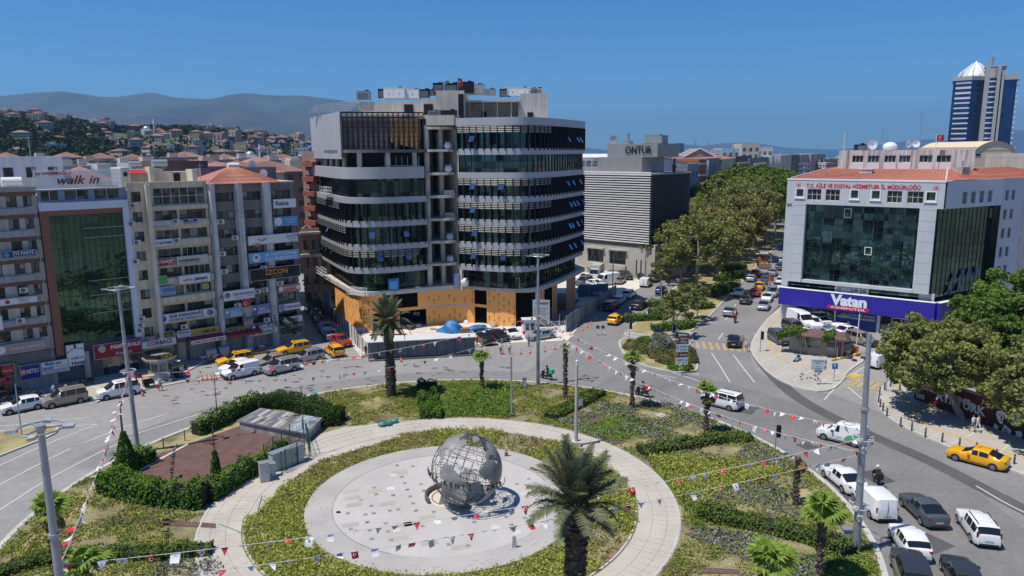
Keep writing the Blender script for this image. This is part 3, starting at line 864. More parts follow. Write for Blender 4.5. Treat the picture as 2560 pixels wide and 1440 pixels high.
mb.poly([(*a,26.0),(*b,26.0),(*b,32.9),(*a,32.9)]);mb.poly([(b[0]+.25,b[1]+.1,26.0),(a[0]+.25,a[1],26.0),(a[0]+.25,a[1],32.9),(b[0]+.25,b[1]+.1,32.9)])
mb.poly([(b[0],b[1],26.0),(b[0]+.25,b[1]+.1,26.0),(b[0]+.25,b[1]+.1,32.9),(b[0],b[1],32.9)])
cbp(mb,'sheet_cladding',[SPANL])
front=[(-25.0,112.0),(-13.2,114.6)]
fd=((front[1][0]-front[0][0]),(front[1][1]-front[0][1]))
fp_=lambda t,o=0.0:(front[0][0]+fd[0]*t,front[0][1]+fd[1]*t-o)
mb=MB()
mb.poly([(*fp_(0,-.45),27.3),(*fp_(.58,-.45),27.3),(*fp_(.58,-.45),32.0),(*fp_(0,-.45),32.0)],0)
mb.poly([(*fp_(.58,-.45),28.4),(*fp_(.95,-.45),27.3),(*fp_(.95,-.45),32.0),(*fp_(.58,-.45),32.0)],1)
mb.poly([(*fp_(.62,-.43),27.3),(*fp_(.66,-.43),27.3),(*fp_(.66,-.43),28.6),(*fp_(.62,-.43),28.6)],1)
cbp(mb,'backing_boards',[M('brown_backing',(.26,.19,.17),.9,var=.3,scale=.8),M('orange_board_dark',(.85,.40,.14),.85,var=.1)])
mb=MB()
for i in rg_(17):
 t=i/16
 for o in(0,.9):
  mb.bar((*fp_(t,o-.3),26.2),(*fp_(t,o-.3),32.8),.09)
for k in rg_(9):
 z=27.1+k*.7
 mb.bar((*fp_(0,.1),z),(*fp_(1,.1),z),.06)
for z in(26.3,27.2,32.1,32.8):
 for o in(0,.9):mb.bar((*fp_(0,o-.3),z),(*fp_(1,o-.3),z),.1)
for i in rg_(9,16,2):
 mb.bar((*fp_(i/16,.2),27.2),(*fp_((i+1)/16,.2),32.1),.06);mb.bar((*fp_(min(1,(i+2)/16),.2),27.2),(*fp_((i+1)/16,.2),32.1),.06)
for i in rg_(11):
 z=26.6+i*.55
 mb.bar((-25.3,111.4,z),(-25.0,114.0,z),.05)
cbp(mb,'steel_frame',[BLACK])
mb=MB()
for i in rg_(10):mb.bar((*fp_(.3+i*.07,.6),24.9),(*fp_(.3+i*.07,.6),26.4),.07)
mb.bar((*fp_(.25,.6),24.95),(*fp_(.95,.6),24.95),.1)
cbp(mb,'guard_rail',[STEEL])
mb=MB()
mb.prism([(-25.4,113),(-13,114.8),(-11,118),(-12,142),(-33,142),(-34.2,130.6)],31.9,32.5,bt9=True)
mb.box(-23.5,-12.2,117.5,128,32.5,34.6)
cbp(mb,'roof_deck',[CONC])
mb=MB()
mb.box(-11.4,-7.1,116.0,128,31.9,36.1)
mb.box(-13.6,-11.4,117,126,32.0,35.0)
mb.prism([(-12.9,114.2),(-8.6,114.0),(-7.8,114.6),(-7.8,118),(-12.9,118)],30.9,32.4,bt9=True)
cbp(mb,'roof_block',[CONC])
mb=MB()
mb.box(-7.1,5.6,124.0,131,31.2,35.2)
mb.box(1.4,5.8,119.6,124.0,31.2,35.9)
for x in(-6.6,-4.4,-2.2,0,1.2):mb.box(x,x+.12,119.2,119.35,31.2,34.6)
mb.prism([(-7.1,118.4),(1.4,119.0),(1.4,124),(-7.1,124)],34.6,34.85,bt9=True)
cbp(mb,'roof_block',[CONC])
for q in((-4.8,-4.0,123.9,124.01,31.3,33.4),(2.6,3.5,119.5,119.61,31.3,33.0),(-8.0,-7.2,115.9,116.02,32,35.6),(-16.5,-15.1,117.38,117.5,33.0,34.2),(-13.4,-12.0,116.9,117.02,32.6,34.2)):
 mb=MB();mb.box(*q);cbp(mb,'roof_opening',[DARK])
mb=MB();mb.prism(offs(Sl,0)+[(10,142),(-33,142)],5.55,6.2,bt9=True);cbp(mb,'first_floor_slab',[CONC])
Gp=offs(Sl,-.35)
def onp(px):
 d=ray(px,780);
 best=None
 for a,b in zip(Gp[:-1],Gp[1:]):
  ex,ey=b[0]-a[0],b[1]-a[1]
  den=d[0]*(-ey)-d[1]*(-ex)
  if abs(den)<1e-9:continue
  t=(a[0]*(-ey)-a[1]*(-ex))/den;u=(d[0]*a[1]-d[1]*a[0])/den
  if-.001<=u<=1.001 and t>0 and(best is None or t<best[0]):best=(t,(a[0]+ex*u,a[1]+ey*u))
 return best[1]if best else None
def bw9(p0,p1):
 a,b=onp(p0),onp(p1)
 def s_of(q):
  return min(rg_(len(Gp)),key=lambda i:(Gp[i][0]-q[0])**2+(Gp[i][1]-q[1])**2)
 i,j=s_of(a),s_of(b)
 mid=[Gp[k]for k in rg_(i+1,j)]
 return[a]+mid+[b]
def bo9(p0,p1,z0,z1,mat=OSB,marks=True):
 p=bw9(p0,p1)if not isinstance(p0,tuple)else[p0,p1]
 mb=MB();band(mb,p,z0,z1,.0,.2,0)
 if marks:
  r=random.Random(int(z0*100)+len(p))
  k=0
  for(x,y,a)in walk(offs(p,.012),.85,.45):
   k+=1
   for z in np.arange(z0+.7+(k%2)*.5,z1-.5,1.25):
    if r.random()<.78:
     c,s_=cos(a),sin(a);w_=.045
     for dz,hw in((0,.045),(.18,.09),(-.3,.05)):
      mb.poly([(x-c*hw,y-s_*hw,z+dz-.12),(x+c*hw,y+s_*hw,z+dz-.12),(x+c*hw,y+s_*hw,z+dz+.12),(x-c*hw,y-s_*hw,z+dz+.12)],1)
 cbp(mb,'board_panel',[mat,OSBM])
bo9((-29.6,121.6),(-24.2,111.7),0,5.55)
bo9((-24.2,111.7),(-22.9,110.2),0,5.55)
bo9(903,932,0,5.55)
bo9(932,962,3.6,5.55,marks=False)
bo9(962,985,2.9,3.5,marks=False)
bo9(930,1066,2.75,3.25,marks=False)
bo9(984,999,0,2.8,OSBR)
bo9(1046,1066,3.25,5.55)
bo9(1066,1175,0,2.85);bo9(1066,1175,3.15,5.55)
mb=MB();band(mb,bw9(1066,1175),2.85,3.15,-.04,.2);cbp(mb,'concrete_joint',[CONC])
bo9(1175,1186,0,5.55)
bo9(1186,1217,2.75,3.2,marks=False)
bo9(1217,1289,0,5.55)
mb=MB()
q=onp(1212);mb.tube([(-3.4,118,0),(-3.4,118,5.5)],.4,10);mb.box(-30,-29,124,125,0,5.5)
for px in(1340,):
 x,y=onp(px);mb.box(x-.1,x+.7,y+.2,y+1.0,0,5.55)
cbp(mb,'column',[CONC])
for p0,p1 in((1350,1361),(1383,1393),(1418,1438)):
 bo9(p0,p1,0,5.55,OSBR)
bo9((-33.6,129.0),(-32.6,127.4),0,5.55);
mb=MB();mb.bar((-33.2,128.5,4.4),(-30.8,126.4,3.9),.5,.4);cbp(mb,'beam',[OSB])
mb=MB();mb.prism([(-30,124),(-22,116),(-12,119),(-3,118.5),(3,118.5),(8,130),(8,140),(-28,140)],0,5.5);cbp(mb,'interior_wall',[DARK])
mb=MB();mb.prism(offs(Sl,-.8)+[(10,140),(-33,140)],-.02,.08);cbp(mb,'ground_slab',[CONCD])
WL=MB();WL.obox((0,-.32,-.45),(.42,.03,.5),tilt=radians(-32));WLM=WL.mesh('open_window',[gm9('sky_glass',(.22,.28,.36),.9,.05,.02)])
def open_win(path,t,z):
 pts=walk(path,.25);x,y,a=pts[int(t*(len(pts)-1))]
 o=mobj('open_window',WLM,CB,(x+10+sin(a)*.35,y-114-cos(a)*.35,z),a)
for t,k in((.09,6),(.73,6),(.86,6),(.92,6),(.09,4),(.23,4),(.72,4),(.80,4),(.92,4),(.09,3),(.76,3),(.82,3),(.87,3),(.97,3),(.10,2),(.75,2),(.79,2),(.88,2),(.95,2),(.09,1),(.24,1),(.76,1),(.83,1),(.96,1)):
 open_win(Rw,t,LV[k]+1.9)
for t,k in((.34,2),(.75,2),(.90,2),(.05,1),(.20,1),(.28,1),(.40,1),(.78,1),(.91,1)):
 open_win(Lw,t,LV[k]+1.9)
def ab9(name,lb9,cat,loc,w,d,h,mat,rz=0,fans=2,face=-1,gp9=None,parent=None):
 r=em9(name,loc,rz);T(r,lb9,cat,gp9)
 mb=MB();mb.box(-w/2,w/2,-d/2,d/2,.08,h);mb.box(-w/2-.03,w/2+.03,-d/2-.03,d/2+.03,h,h+.05)
 mb.box(-w/2,-w/2+.1,-d/2,d/2,0,.08);mb.box(w/2-.1,w/2,-d/2,d/2,0,.08)
 mb.bd('casing',mat,r)
 if w<2.1:
  mb=MB();[mb.box(-w*.42,w*.42,-d/2-.03,-d/2,h*.15+k*h*.12,h*.15+k*h*.12+.06)for k in rg_(6)];mb.bd('grille',DGREY if mat is not BLACK else STEEL,r)
 for i in rg_(fans if w>=2.1 else 0):
  mb=MB();mb.box(-w/2+w*(i+.06)/fans,-w/2+w*(i+.94)/fans,-d/2-.03,-d/2,h*.12,h*.92);mb.box(-w/2+w*(i+.47)/fans,-w/2+w*(i+.53)/fans,-d/2-.06,-d/2-.03,h*.45,h*.55,1);mb.bd('door_panel',[mat,BLACK],r)
 mb=MB();mb.tube([(w*.25,0,h),(w*.25,0,h+.25)],min(.3,d*.3),10);mb.bd('fan_cowl',BLACK,r)
 return r
ACG='air handling units on the roof of the curved office building'
for px,ytop,ybot,w,col,Y,fans,lab in((910,229,251,2.0,STEEL,118,1,'grey boxed roof unit, leftmost on the concrete roof block'),(958,224,246,1.3,BLACK,119,1,'small dark roof unit beside a big white air handler'),
(988,221,249,3.3,WHITE,118.5,2,'big white air handler on the left roof block'),(1033,224,249,2.2,WHITE,119,1,'smaller white air handler right of the big one'),(1062,225,245,1.5,BLACK,119,1,'dark condenser left of the high concrete block'),
(1080,225,240,1.4,BLACK,119.5,1,'dark condenser touching the high concrete block'),(1096,209,234,1.5,BLACK,118,1,'tall dark condenser at the left end of the highest roof'),(1113,207,234,1.4,STEEL,118,1,
'tall grey condenser second on the highest roof'),(1130,210,234,1.8,BLACK,118,1,'dark condenser left of the red flag'),(1164,206,234,2.6,BLACK,118,2,'pair of dark condensers right of the red flag'),(1190,
212,238,2.6,SPANL,120,1,'round topped grey tank unit on the highest roof'),(1222,224,240,2.2,STEEL,122,1,'low grey fan unit above the canopy'),(1262,224,243,1.6,BLACK,121,1,'dark condenser left of the right hand white unit'),
(1297,221,242,4.0,WHITE,121,2,'long white air handler on the right roof block'),(1330,223,242,1.4,STEEL,121,1,'grey pipe unit beside the long white air handler'),(1346,222,243,1.0,CREAM,121,2,'cream twin fan unit at the right end of the roof'),
(1085,280,292,1.6,STEEL,115.0,1,'small unit on the balcony slab below the high block'),(1122,277,292,2.4,BLACK,115.0,2,'dark twin unit on the slab below the high block'),(1190,278,298,1.6,BROWN,114.5,1,
'brown cable drum on the right roof terrace')):
 X,Y_,zb=atY(px,ybot,Y);_,_,zt=atY(px,ytop,Y)
 zb={True:zb}.get(True)
 ab9('roof_unit',lab,'roof unit',(X,Y,zb),w,1.6,max(.8,zt-zb),col,0,fans,gp9=ACG)
r=em9('pipe_rack',(-29,122,32.5));T(r,'rack of pale pipes standing at the left roof corner','pipe rack')
mb=MB()
for x,y in((-4,4),(-2,1),(0,-2),(2,-5)):mb.bar((x,y,0),(x,y,2.3),.14)
mb.bd('posts',STEEL,r)
mb=MB()
for k in rg_(6):mb.bar((-4.5+k*.3,4-k*.3,1.0+k*.22),(4+k*.5,-4-k*.4,.9+k*.25),.12)
mb.bd('pipes',STEEL,r)
#  the street row on the left 
RW=Fr(-57,81.5,41.8)
ra=RW.a
def bldg(name,fr,lb9,cat='building'):
 r=em9(name,(fr.x,fr.y,0),fr.a);T(r,lb9,cat);return r
def gw9(mb,x0,x1,z0,z1,ops,depth=.25,mi=0,y=0.0,mrev=None):
 'a wall skin in the local x-z plane with real openings and reveals'
 xs=sorted({x0,x1,*[o[0]for o in ops],*[o[1]for o in ops]});zs=sorted({z0,z1,*[o[2]for o in ops],*[o[3]for o in ops]})
 xs=[x for x in xs if x0<=x<=x1];zs=[z for z in zs if z0<=z<=z1]
 for a,b in zip(xs[:-1],xs[1:]):
  for c,d in zip(zs[:-1],zs[1:]):
   mx,mz=(a+b)/2,(c+d)/2
   if not any(o[0]<mx<o[1]and o[2]<mz<o[3]for o in ops):
    mb.poly([(a,y,c),(b,y,c),(b,y,d),(a,y,d)],mi)
 mr=mi if mrev is None else mrev
 for o in ops:
  a,b,c,d=o[:4];Y=y+depth
  mb.poly([(a,y,c),(a,Y,c),(a,Y,d),(a,y,d)],mr);mb.poly([(b,Y,c),(b,y,c),(b,y,d),(b,Y,d)],mr)
  mb.poly([(a,y,c),(b,y,c),(b,Y,c),(a,Y,c)],mr);mb.poly([(a,Y,d),(b,Y,d),(b,y,d),(a,y,d)],mr)
WINM={}
BLIND=M('pale_blind',(.30,.30,.27),.7,var=.2,scale=1.5)
GLD=gm9('dark_window',(.055,.065,.065),.6,.08,.05,1.0,.6,(.8,.8,1.3))
FRW=flat('white_window_frame',(.60,.60,.58),.5);FRD=flat('dark_window_frame',(.035,.033,.03),.5)
def wi9(parent,a,b,c,d,y=.22,n=2,frame=0,blind=0,name='window',rows=1):
 key=(round(b-a,2),round(d-c,2),n,frame,blind,rows)
 if key not in WINM:
  w,h=key[0],key[1];mb=MB();f=.06 if frame!=2 else .09
  mb.poly([(-w/2,.03,0),(w/2,.03,0),(w/2,.03,h),(-w/2,.03,h)],0)
  mb.box(-w/2,w/2,-.02,.04,0,f,1);mb.box(-w/2,w/2,-.02,.04,h-f,h,1)
  for i in rg_(n+1):
   x=-w/2+w*i/n;mb.box(max(-w/2,x-f/2),min(w/2,x+f/2),-.018,.04,f,h-f,1)
  for k in rg_(1,rows):mb.box(-w/2,w/2,-.016,.04,h*k/rows-f/2,h*k/rows+f/2,1)
  if blind:
   i=blind%n;mb.box(-w/2+w*i/n+f,-w/2+w*(i+1)/n-f,.005,.02,h*(.1 if blind<3 else .5),h-f,2)
  WINM[key]=mb.mesh('window',[GLD,FRW if frame else FRD,BLIND])
 return mobj(name,WINM[key],parent,((a+b)/2,y,c))
def sign(fr,tl,br,board,texts,lb9,name='signboard',y=-.22,th=.14,gp9=None,discs=()):
 's a signboard hung on a facade; corners given where they are seen; texts: (string, u, v, height share, material, kwargs)'
 u0,z1=fr.loc(*tl);u1,z0=fr.loc(*br)
 w,h=u1-u0,z1-z0
 r=em9(name,(*fr.w((u0+u1)/2,y),(z0+z1)/2),fr.a);T(r,lb9,'sign',gp9)
 mb=MB();mb.box(-w/2,w/2,0,th,-h/2,h/2)
 e=.04
 mb.bd('board',board,r)
 mb=MB()
 for q in((-w/2-.02,w/2+.02,-h/2-.02,-h/2+e),(-w/2-.02,w/2+.02,h/2-e,h/2+.02),(-w/2-.02,-w/2+e,-h/2+e,h/2-e),(w/2-e,w/2+.02,-h/2+e,h/2-e)):
  mb.box(q[0],q[1],-.02,th+.01,q[2],q[3])
 mb.bd('frame',STEEL,r)
 for(cu,cv,rr,m)in discs:
  mb=MB();mb.disc((w*cu,h*cv),h*rr,-.012,20,0,'y');o=mb.bd('emblem',m,r)
 for t in texts:
  s,cu,cv,hs,m=t[:5];kw=t[5]if len(t)>5 else{}
  mw=kw.pop('maxw',.94)if kw else .94
  me,tw,th_=tm9(s,h*hs,m,**kw)
  o=mobj('lettering',me,r,(w*cu,-.03,h*cv))
  if tw>w*mw:o.scale=(w*mw/tw,1,1)
 return r
ACM={}
def ac_unit(fr,u,z,y=-.42,lb9=None,s=1.0):
 if 'p' not in ACM:
  p=em9('air_conditioner',(0,0,0),link=False)
  mb=MB();mb.box(-.42,.42,-.02,.3,0,.58);mb.bd('casing',M('ac_casing',(.60,.59,.55),.6,var=.1),p,link=False)
  mb=MB();mb.disc((-.1,.29),.22,-.035,16,0,'y');mb.disc((-.1,.29),.06,-.045,8,1,'y')
  for k in rg_(4):mb.bar((-.1-.22*cos(k*pi/4),-.045,.29-.22*sin(k*pi/4)),(-.1+.22*cos(k*pi/4),-.045,.29+.22*sin(k*pi/4)),.018,mi=1)
  mb.bd('fan',[BLACK,STEEL],p,link=False)
  mb=MB();mb.bar((-.3,.3,-.04),(-.3,-.0,-.04),.05);mb.bar((.3,.3,-.04),(.3,-.0,-.04),.05);mb.bd('bracket',STEEL,p,link=False)
  ACM['p']=p
 o=clone(ACM['p'],(*fr.w(u,y),z),fr.a,scale=s)
 T(o,lb9 or 'white air conditioner box on the wall','air conditioner','air conditioners on the street facades');return o
def ap9(fr,px,py,where,y=-.42):
 u,z=fr.loc(px,py);return ac_unit(fr,u,z-.3,y,'white air conditioner hung '+where)
GB=bldg('apartment_building',RW,'grey rendered block with brown bands and party signboards, at the left edge')
mb=MB();mb.box(-22,4.25,.3,14,0,22.9);mb.bd('body',[GREYW],GB)
ops=[];rows=[(15+2.68*k*0,0)for k in()]
tops=[22.4-k*2.52 for k in rg_(7)]
cols=[(-17.6,-16.1),(-15.2,-13.8),(-12.3,-10.9),(-9.9,-8.6),(-6.6,-5.2),(-4.4,-3.1),(-1.5,.0),(.75,1.9),(2.75,3.6)]
cols=[(-17.6,-16.1),(-15.0,-13.6),(-12.3,-11.0),(-9.6,-8.3),(-6.9,-5.6),(-4.2,-2.9),(-1.0,.2),(1.35,2.35),(2.95,3.75)]
for t in tops:
 for a,b in cols:ops.append((a,b,t-1.2,t))
mb=MB();gw9(mb,-22,4.25,3.4,23.3,ops,.3);mb.bd('wall',[GREYW],GB)
for i,o in en_(ops):wi9(GB,*o,y=.24,n=2,frame=0,blind=(i*7)%5)
mb=MB()
for t in tops:mb.box(-22,4.25,-.06,.0,t+.02,t+.42)
mb.bd('brown_band',[M('brown_band',(.17,.09,.07),.8,var=.1)],GB)
mb=MB()
for t in tops:
 mb.box(-22,3.2,-.3,-.0,t-2.0,t-1.32)
mb.box(-22,4.25,-.35,0,22.9,23.45)
mb.bd('balcony_band',[M('grey_render',(.36,.345,.33),.9,var=.12,scale=.6,sk9=.1)],GB)
mb=MB();mb.box(-22,4.25,-.1,.4,3.35,4.6);mb.bd('shop_fascia',[CONCD],GB)
mb=MB()
for x in(-18,-12,-7,-3.2,0.2,4.0):mb=MB();mb.box(x-.25,x+.25,0,.35,0,3.4);mb.bd('shop_pier',[GREYW],GB)
mb=MB();mb.poly([(-22,.6,0),(4.25,.6,0),(4.25,.6,3.4),(-22,.6,3.4)]);mb.bd('shop_window',[GLW],GB)
mb=MB();mb.tube([(3.95,-.12,3.5),(3.95,-.12,22.6)],.05,6);mb.bd('downpipe',[STEEL],GB)
HT=bldg('hotel',RW,'hotel with a tall green glass front in a brown and white frame')
mb=MB();mb.box(4.3,13.7,.5,14,0,22.2);mb.bd('body',[OFFW],HT)
mb=MB();mb.poly([(5.2,.2,4.7),(13.0,.2,4.7),(13.0,.2,20.0),(5.2,.2,20.0)]);mb.bd('curtain_glass',[GLG],HT)
mb=MB()
for i in rg_(13):mb.box(5.2+i*.65-.02,5.2+i*.65+.02,.14,.2,4.7,20.0)
for k in rg_(9):mb.box(5.2,13.0,.15,.195,4.7+k*1.9-.02,4.7+k*1.9+.02)
mb.bd('mullions',[flat('mullion_dark',(.02,.035,.03),.5)],HT)
mb=MB()
for z in(18.3,17.2,12.0,10.2,8.0):mb.box(8.6,13.0,.08,.16,z-.03,z+.03)
mb.bd('transom_strips',[STEEL],HT)
mb=MB();mb.box(4.35,5.2,-.25,.45,3.6,20.6);mb.box(5.2,13.0,-.25,.45,20.0,20.6);mb.bd('brown_frame',[M('copper_brown',(.24,.10,.055),.6,var=.08)],HT)
mb=MB();mb.box(13.0,13.65,-.4,.45,4.4,20.6);mb.box(4.35,13.65,-.4,.5,20.6,21.5);mb.bd('white_frame',[M('white_cladding',(.62,.66,.72),.5,var=.05)],HT)
ops=[(4.7,6.5,21.65,22.9),(7.1,9.6,21.65,22.9),(10.2,12.9,21.65,22.9)]
mb=MB();gw9(mb,4.35,13.65,21.5,23.0,ops,.2,y=.1);mb.bd('top_wall',[M('blue_grey_wall',(.23,.28,.37),.7,var=.08)],HT)
for o in ops:wi9(HT,*o,y=.28,n=2,frame=1)
mb=MB()
for k in rg_(14):mb.box(4.3,13.5,.05+(k%2)*.05,.15+(k%2)*.05,23.05+k*.155,23.05+k*.155+.11)
mb.bd('slat_wall',[WHITE],HT)
mb=MB();mb.poly([(4.3,.4,23.0),(13.6,.4,23.0),(13.6,5,22.9),(4.3,5,22.9)]);mb.bd('roof',[ROOFW],HT)
mb=MB()
for x in(4.3,9,13.5):mb.bar((x,.3,23),(x,.3,25.2),.07);mb.bar((x,.3,25.0),(x,1.8,23),.05)
mb.bd('slat_posts',[STEEL],HT)
mb=MB();mb.box(4.3,13.7,.3,.6,0,4.7);mb.bd('ground_wall',[CONCD],HT)
mb=MB();mb.poly([(9.2,.28,0),(13.2,.28,0),(13.2,.28,2.7),(9.2,.28,2.7)]);mb.bd('shop_window',[GLW],HT)
mb=MB();mb.box(7.1,7.7,-.3,.3,0,3.6);mb.bd('pillar',[GREYW],HT)
BRN=flat('letter_brown',(.12,.05,.045),.5);
def roof_text(s,px,py,h,mat,lb9,y=-.25,**kw):
 u,z=RW.loc(px,py);me,tw,th_=tm9(s,h,mat,**kw)
 o=mobj('roof_lettering',me,None,(*RW.w(u,y),z),RW.a);
 md=o.modifiers.new('t','SOLIDIFY');md.thickness=.12;md.offset=0
 T(o,lb9,'sign');return o
roof_text('walk in',195,449,.95,BRN,'big brown handwritten style letters on the hotel roof',bold=.012,shear=.35,sg9=1.05,sx=1.1)
roof_text('Hotel',267,464,.62,flat('letter_silver',(.55,.57,.6),.4,.5),'silver letters reading Hotel under the brown roof letters',bold=.01,sg9=1.15)
roof_text('by HANIMOĞLU',134,433,.34,RED,'small red letters above the brown hotel roof letters',y=.1,bold=.02)
BB=bldg('apartment_building',RW,'beige office block with broad window bands and many signboards, right of the hotel')
mb=MB();mb.box(13.7,23.3,.4,14,0,22.6);mb.bd('body',[CREAM],BB)
ft=[19.9-k*2.42 for k in rg_(7)]
ops=[]
SIDE=[(14.1,15.15)]
for i,t in en_([22.4]+ft):
 ops.append((14.15,15.25,t-1.25,t))
BIG=[(16.7,22.95,20.6,22.75)]
ops+=BIG
grp=[]
for t in ft:
 grp+=[(16.7,19.35,t-1.2,t),(19.65,22.95,t-1.2,t)]
ops+=grp
mb=MB();gw9(mb,13.7,23.25,3.6,23.0,ops,.35);mb.box(13.7,23.25,-.12,.4,23.0,23.5);mb.bd('wall',[CREAM],BB)
mb=MB();mb.box(15.7,16.25,-.65,0,3.6,23.2);mb.box(13.7,13.95,-.2,0,3.6,23.0);mb.bd('pillar',[M('beige_pillar',(.66,.58,.46),.9,var=.08,sk9=.15)],BB)
mb=MB()
for t in[20.5]+ft[:-1]:mb.box(16.3,23.2,-.38,-.0,t-2.1 if t!=20.5 else 19.95+.05,t-1.3 if t!=20.5 else 20.5)
mb.bd('balcony_band',[M('beige_band',(.60,.52,.40),.9,var=.1,sk9=.15)],BB)
wi9(BB,16.7,22.95,20.6,22.75,y=.0,n=6,frame=1,rows=2)
for i,o in en_([q for q in ops if q not in BIG]):
 small=o[1]-o[0]<1.5
 fr_=(1 if(i in(10,13,15,17,3))else 0)
 wi9(BB,*o,y=.28,n=2 if small else(5 if o[0]>19 and fr_ else 3),frame=fr_,blind=0 if fr_ else(i*5)%6)
mb=MB()
for x0,x1 in((13.9,17.6),(18.0,19.2),(19.4,22.9)):mb.poly([(x0,.5,.1),(x1,.5,.1),(x1,.5,2.7),(x0,.5,2.7)],0)
for x in(13.8,17.8,19.3,23.1):mb.box(x-.15,x+.15,.0,.5,0,3.6,1)
mb.box(13.7,23.2,.0,.45,2.7,3.6,1)
mb.bd('shopfront',[GLD,CONCD],BB)
mb=MB();mb.box(13.9,15.0,2.5,7,22.6,25.3);mb.box(15.0,19.5,4.5,7,22.6,25.0);mb.box(17.3,17.8,2.6,4.5,22.6,25.3);mb.box(19.5,23.0,5,7,22.6,24.6);mb.box(22.5,23.1,2.5,5,22.6,24.9);mb.bd('roof_rooms',[M('roof_cream',
(.60,.56,.47),.9,var=.08,sk9=.1)],BB)
MB().box(20.9,21.7,4.9,4.99,22.7,24.4).bd('roof_door',[DARK],BB);MB().box(14.2,14.6,2.42,2.49,24.2,24.7).bd('roof_opening',[DARK],BB)
mb=MB();mb.poly([(15.0,4.4,24.9),(17.3,4.4,24.9),(17.3,3.6,24.55),(15.0,3.6,24.55)]);mb.bd('red_canopy',[RED],BB)
PB=bldg('apartment_building',RW,'dark grey office block with pale pilasters and a red hipped roof')
mb=MB();mb.box(23.3,35.3,.4,13,0,22.2);mb.bd('body',[GREYW],PB)
pt=[21.85-k*2.42 for k in rg_(8)]
bays=[(24.25,26.75),(27.85,30.45),(31.75,34.7)]
ops=[(a+.02,b,t-1.15,t)for t in pt[:8]for a,b in bays]
mb=MB();gw9(mb,23.3,35.3,3.3,22.9,ops,.3);mb.bd('wall',[M('dark_render',(.20,.185,.165),.9,var=.1,scale=.6,sk9=.12)],PB)
mb=MB()
for a,b in((23.35,24.15),(26.8,27.8),(30.5,31.7)):
 mb.prism([(a,0),(b,0),(b-.12,-.75),(a+.12,-.75)],0,23.1)
mb.bd('pilaster',[M('pale_pilaster',(.52,.51,.50),.9,var=.18,scale=.4,sk9=.22)],PB)
for i,o in en_(ops):wi9(PB,*o,y=.24,n=3,frame=0,blind=(i*3)%7)
mb=MB();a0,a1,b0,b1=23.1,33.4,-.6,9.0
mb.poly([(a0,b0,22.95),(a1,b0,22.95),(29.4,4.2,25.0),(27.6,4.2,25.0)]);mb.poly([(a1,b0,22.95),(a1,b1,22.95),(29.4,4.2,25.0)]);mb.poly([(a1,b1,22.95),(a0,b1,22.95),(27.6,4.2,25.0),(29.4,4.2,25.0)]);mb.poly([(a0,
b1,22.95),(a0,b0,22.95),(27.6,4.2,25.0)])
mb.poly([(a1,b0,22.9),(a0,b0,22.9),(a0,b1,22.9),(a1,b1,22.9)])
rf=mb.bd('roof',[TILE],PB)
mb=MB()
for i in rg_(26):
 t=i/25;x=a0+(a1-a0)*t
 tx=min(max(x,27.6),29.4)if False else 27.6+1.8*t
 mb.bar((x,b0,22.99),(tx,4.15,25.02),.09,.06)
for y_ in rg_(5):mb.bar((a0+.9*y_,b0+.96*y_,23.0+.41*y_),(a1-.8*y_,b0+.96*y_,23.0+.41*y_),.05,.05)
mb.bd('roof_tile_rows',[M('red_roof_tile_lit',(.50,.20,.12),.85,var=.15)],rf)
mb=MB();mb.box(30,35.4,-.1,9,22.9,23.1);mb.bd('roof_slab',[CONC],PB)
mb=MB()
for x0,x1 in((24.3,26.7),(27.9,30.4),(31.8,33.2)):mb.poly([(x0,.5,.1),(x1,.5,.1),(x1,.5,2.6),(x0,.5,2.6)],0)
mb.box(23.3,35.3,.1,.45,2.6,3.3,1)
mb.bd('shopfront',[GLD,CONCD],PB)
def awning(fr,u0,u1,z1,out,drop,mat,lb9):
 r=em9('awning',(*fr.w((u0+u1)/2,-.15),z1),fr.a);T(r,lb9,'awning');w=(u1-u0)/2
 mb=MB();mb.poly([(-w,0,0),(w,0,0),(w,-out,-drop),(-w,-out,-drop)]);mb.poly([(-w,-out,-drop-.02),(w,-out,-drop-.02),(w,0,-.05),(-w,0,-.05)]);mb.bd('canvas',mat,r)
 mb=MB();mb.box(-w,w,-out-.03,-out,-drop-.3,-drop);mb.bd('valance',mat,r)
 mb=MB();mb.bar((-w+.1,0,-.4),(-w+.1,-out,-drop),.04);mb.bar((w-.1,0,-.4),(w-.1,-out,-drop),.04);mb.bd('arms',STEEL,r)
 return r
AWR=M('red_awning',(.34,.025,.04),.7,var=.05)
aw=awning(RW,19.2,23.6,3.55,1.5,.55,AWR,'dark red shop awning with a white lettered valance, left of two')
me,tw,_=tm9('ÇORBA PİDE DÖNER KEBAP',.3,flat('text_dark_red',(.28,.01,.03)),bold=.02)
mb=MB();mb.box(-2.25,2.25,-1.56,-1.52,-1.0,-.5);mb.bd('valance_board',WHITE,aw)
o=mobj('lettering',me,aw,(0,-1.58,-.75));o.scale=(4.2/tw,1,1)
awning(RW,23.8,28.6,3.5,1.7,.6,AWR,'plain dark red shop awning, right of two')
awning(RW,-4.5,-.6,2.3,1.2,.4,RED,'small bright red awning over the corner kiosk at the left edge')
TW_,TN,TR,TB,TK=WHITE,flat('text_navy',(.02,.03,.16)),flat('text_dark_red',(.28,.01,.03)),flat('text_blue',(.03,.12,.42)),flat('text_black',(.02,.02,.02))
TG,TY,TO,TGR=flat('text_green',(.02,.30,.20)),flat('text_yellow',(.70,.50,.05)),flat('text_orange',(.75,.28,.03)),flat('text_grey',(.25,.25,.27))
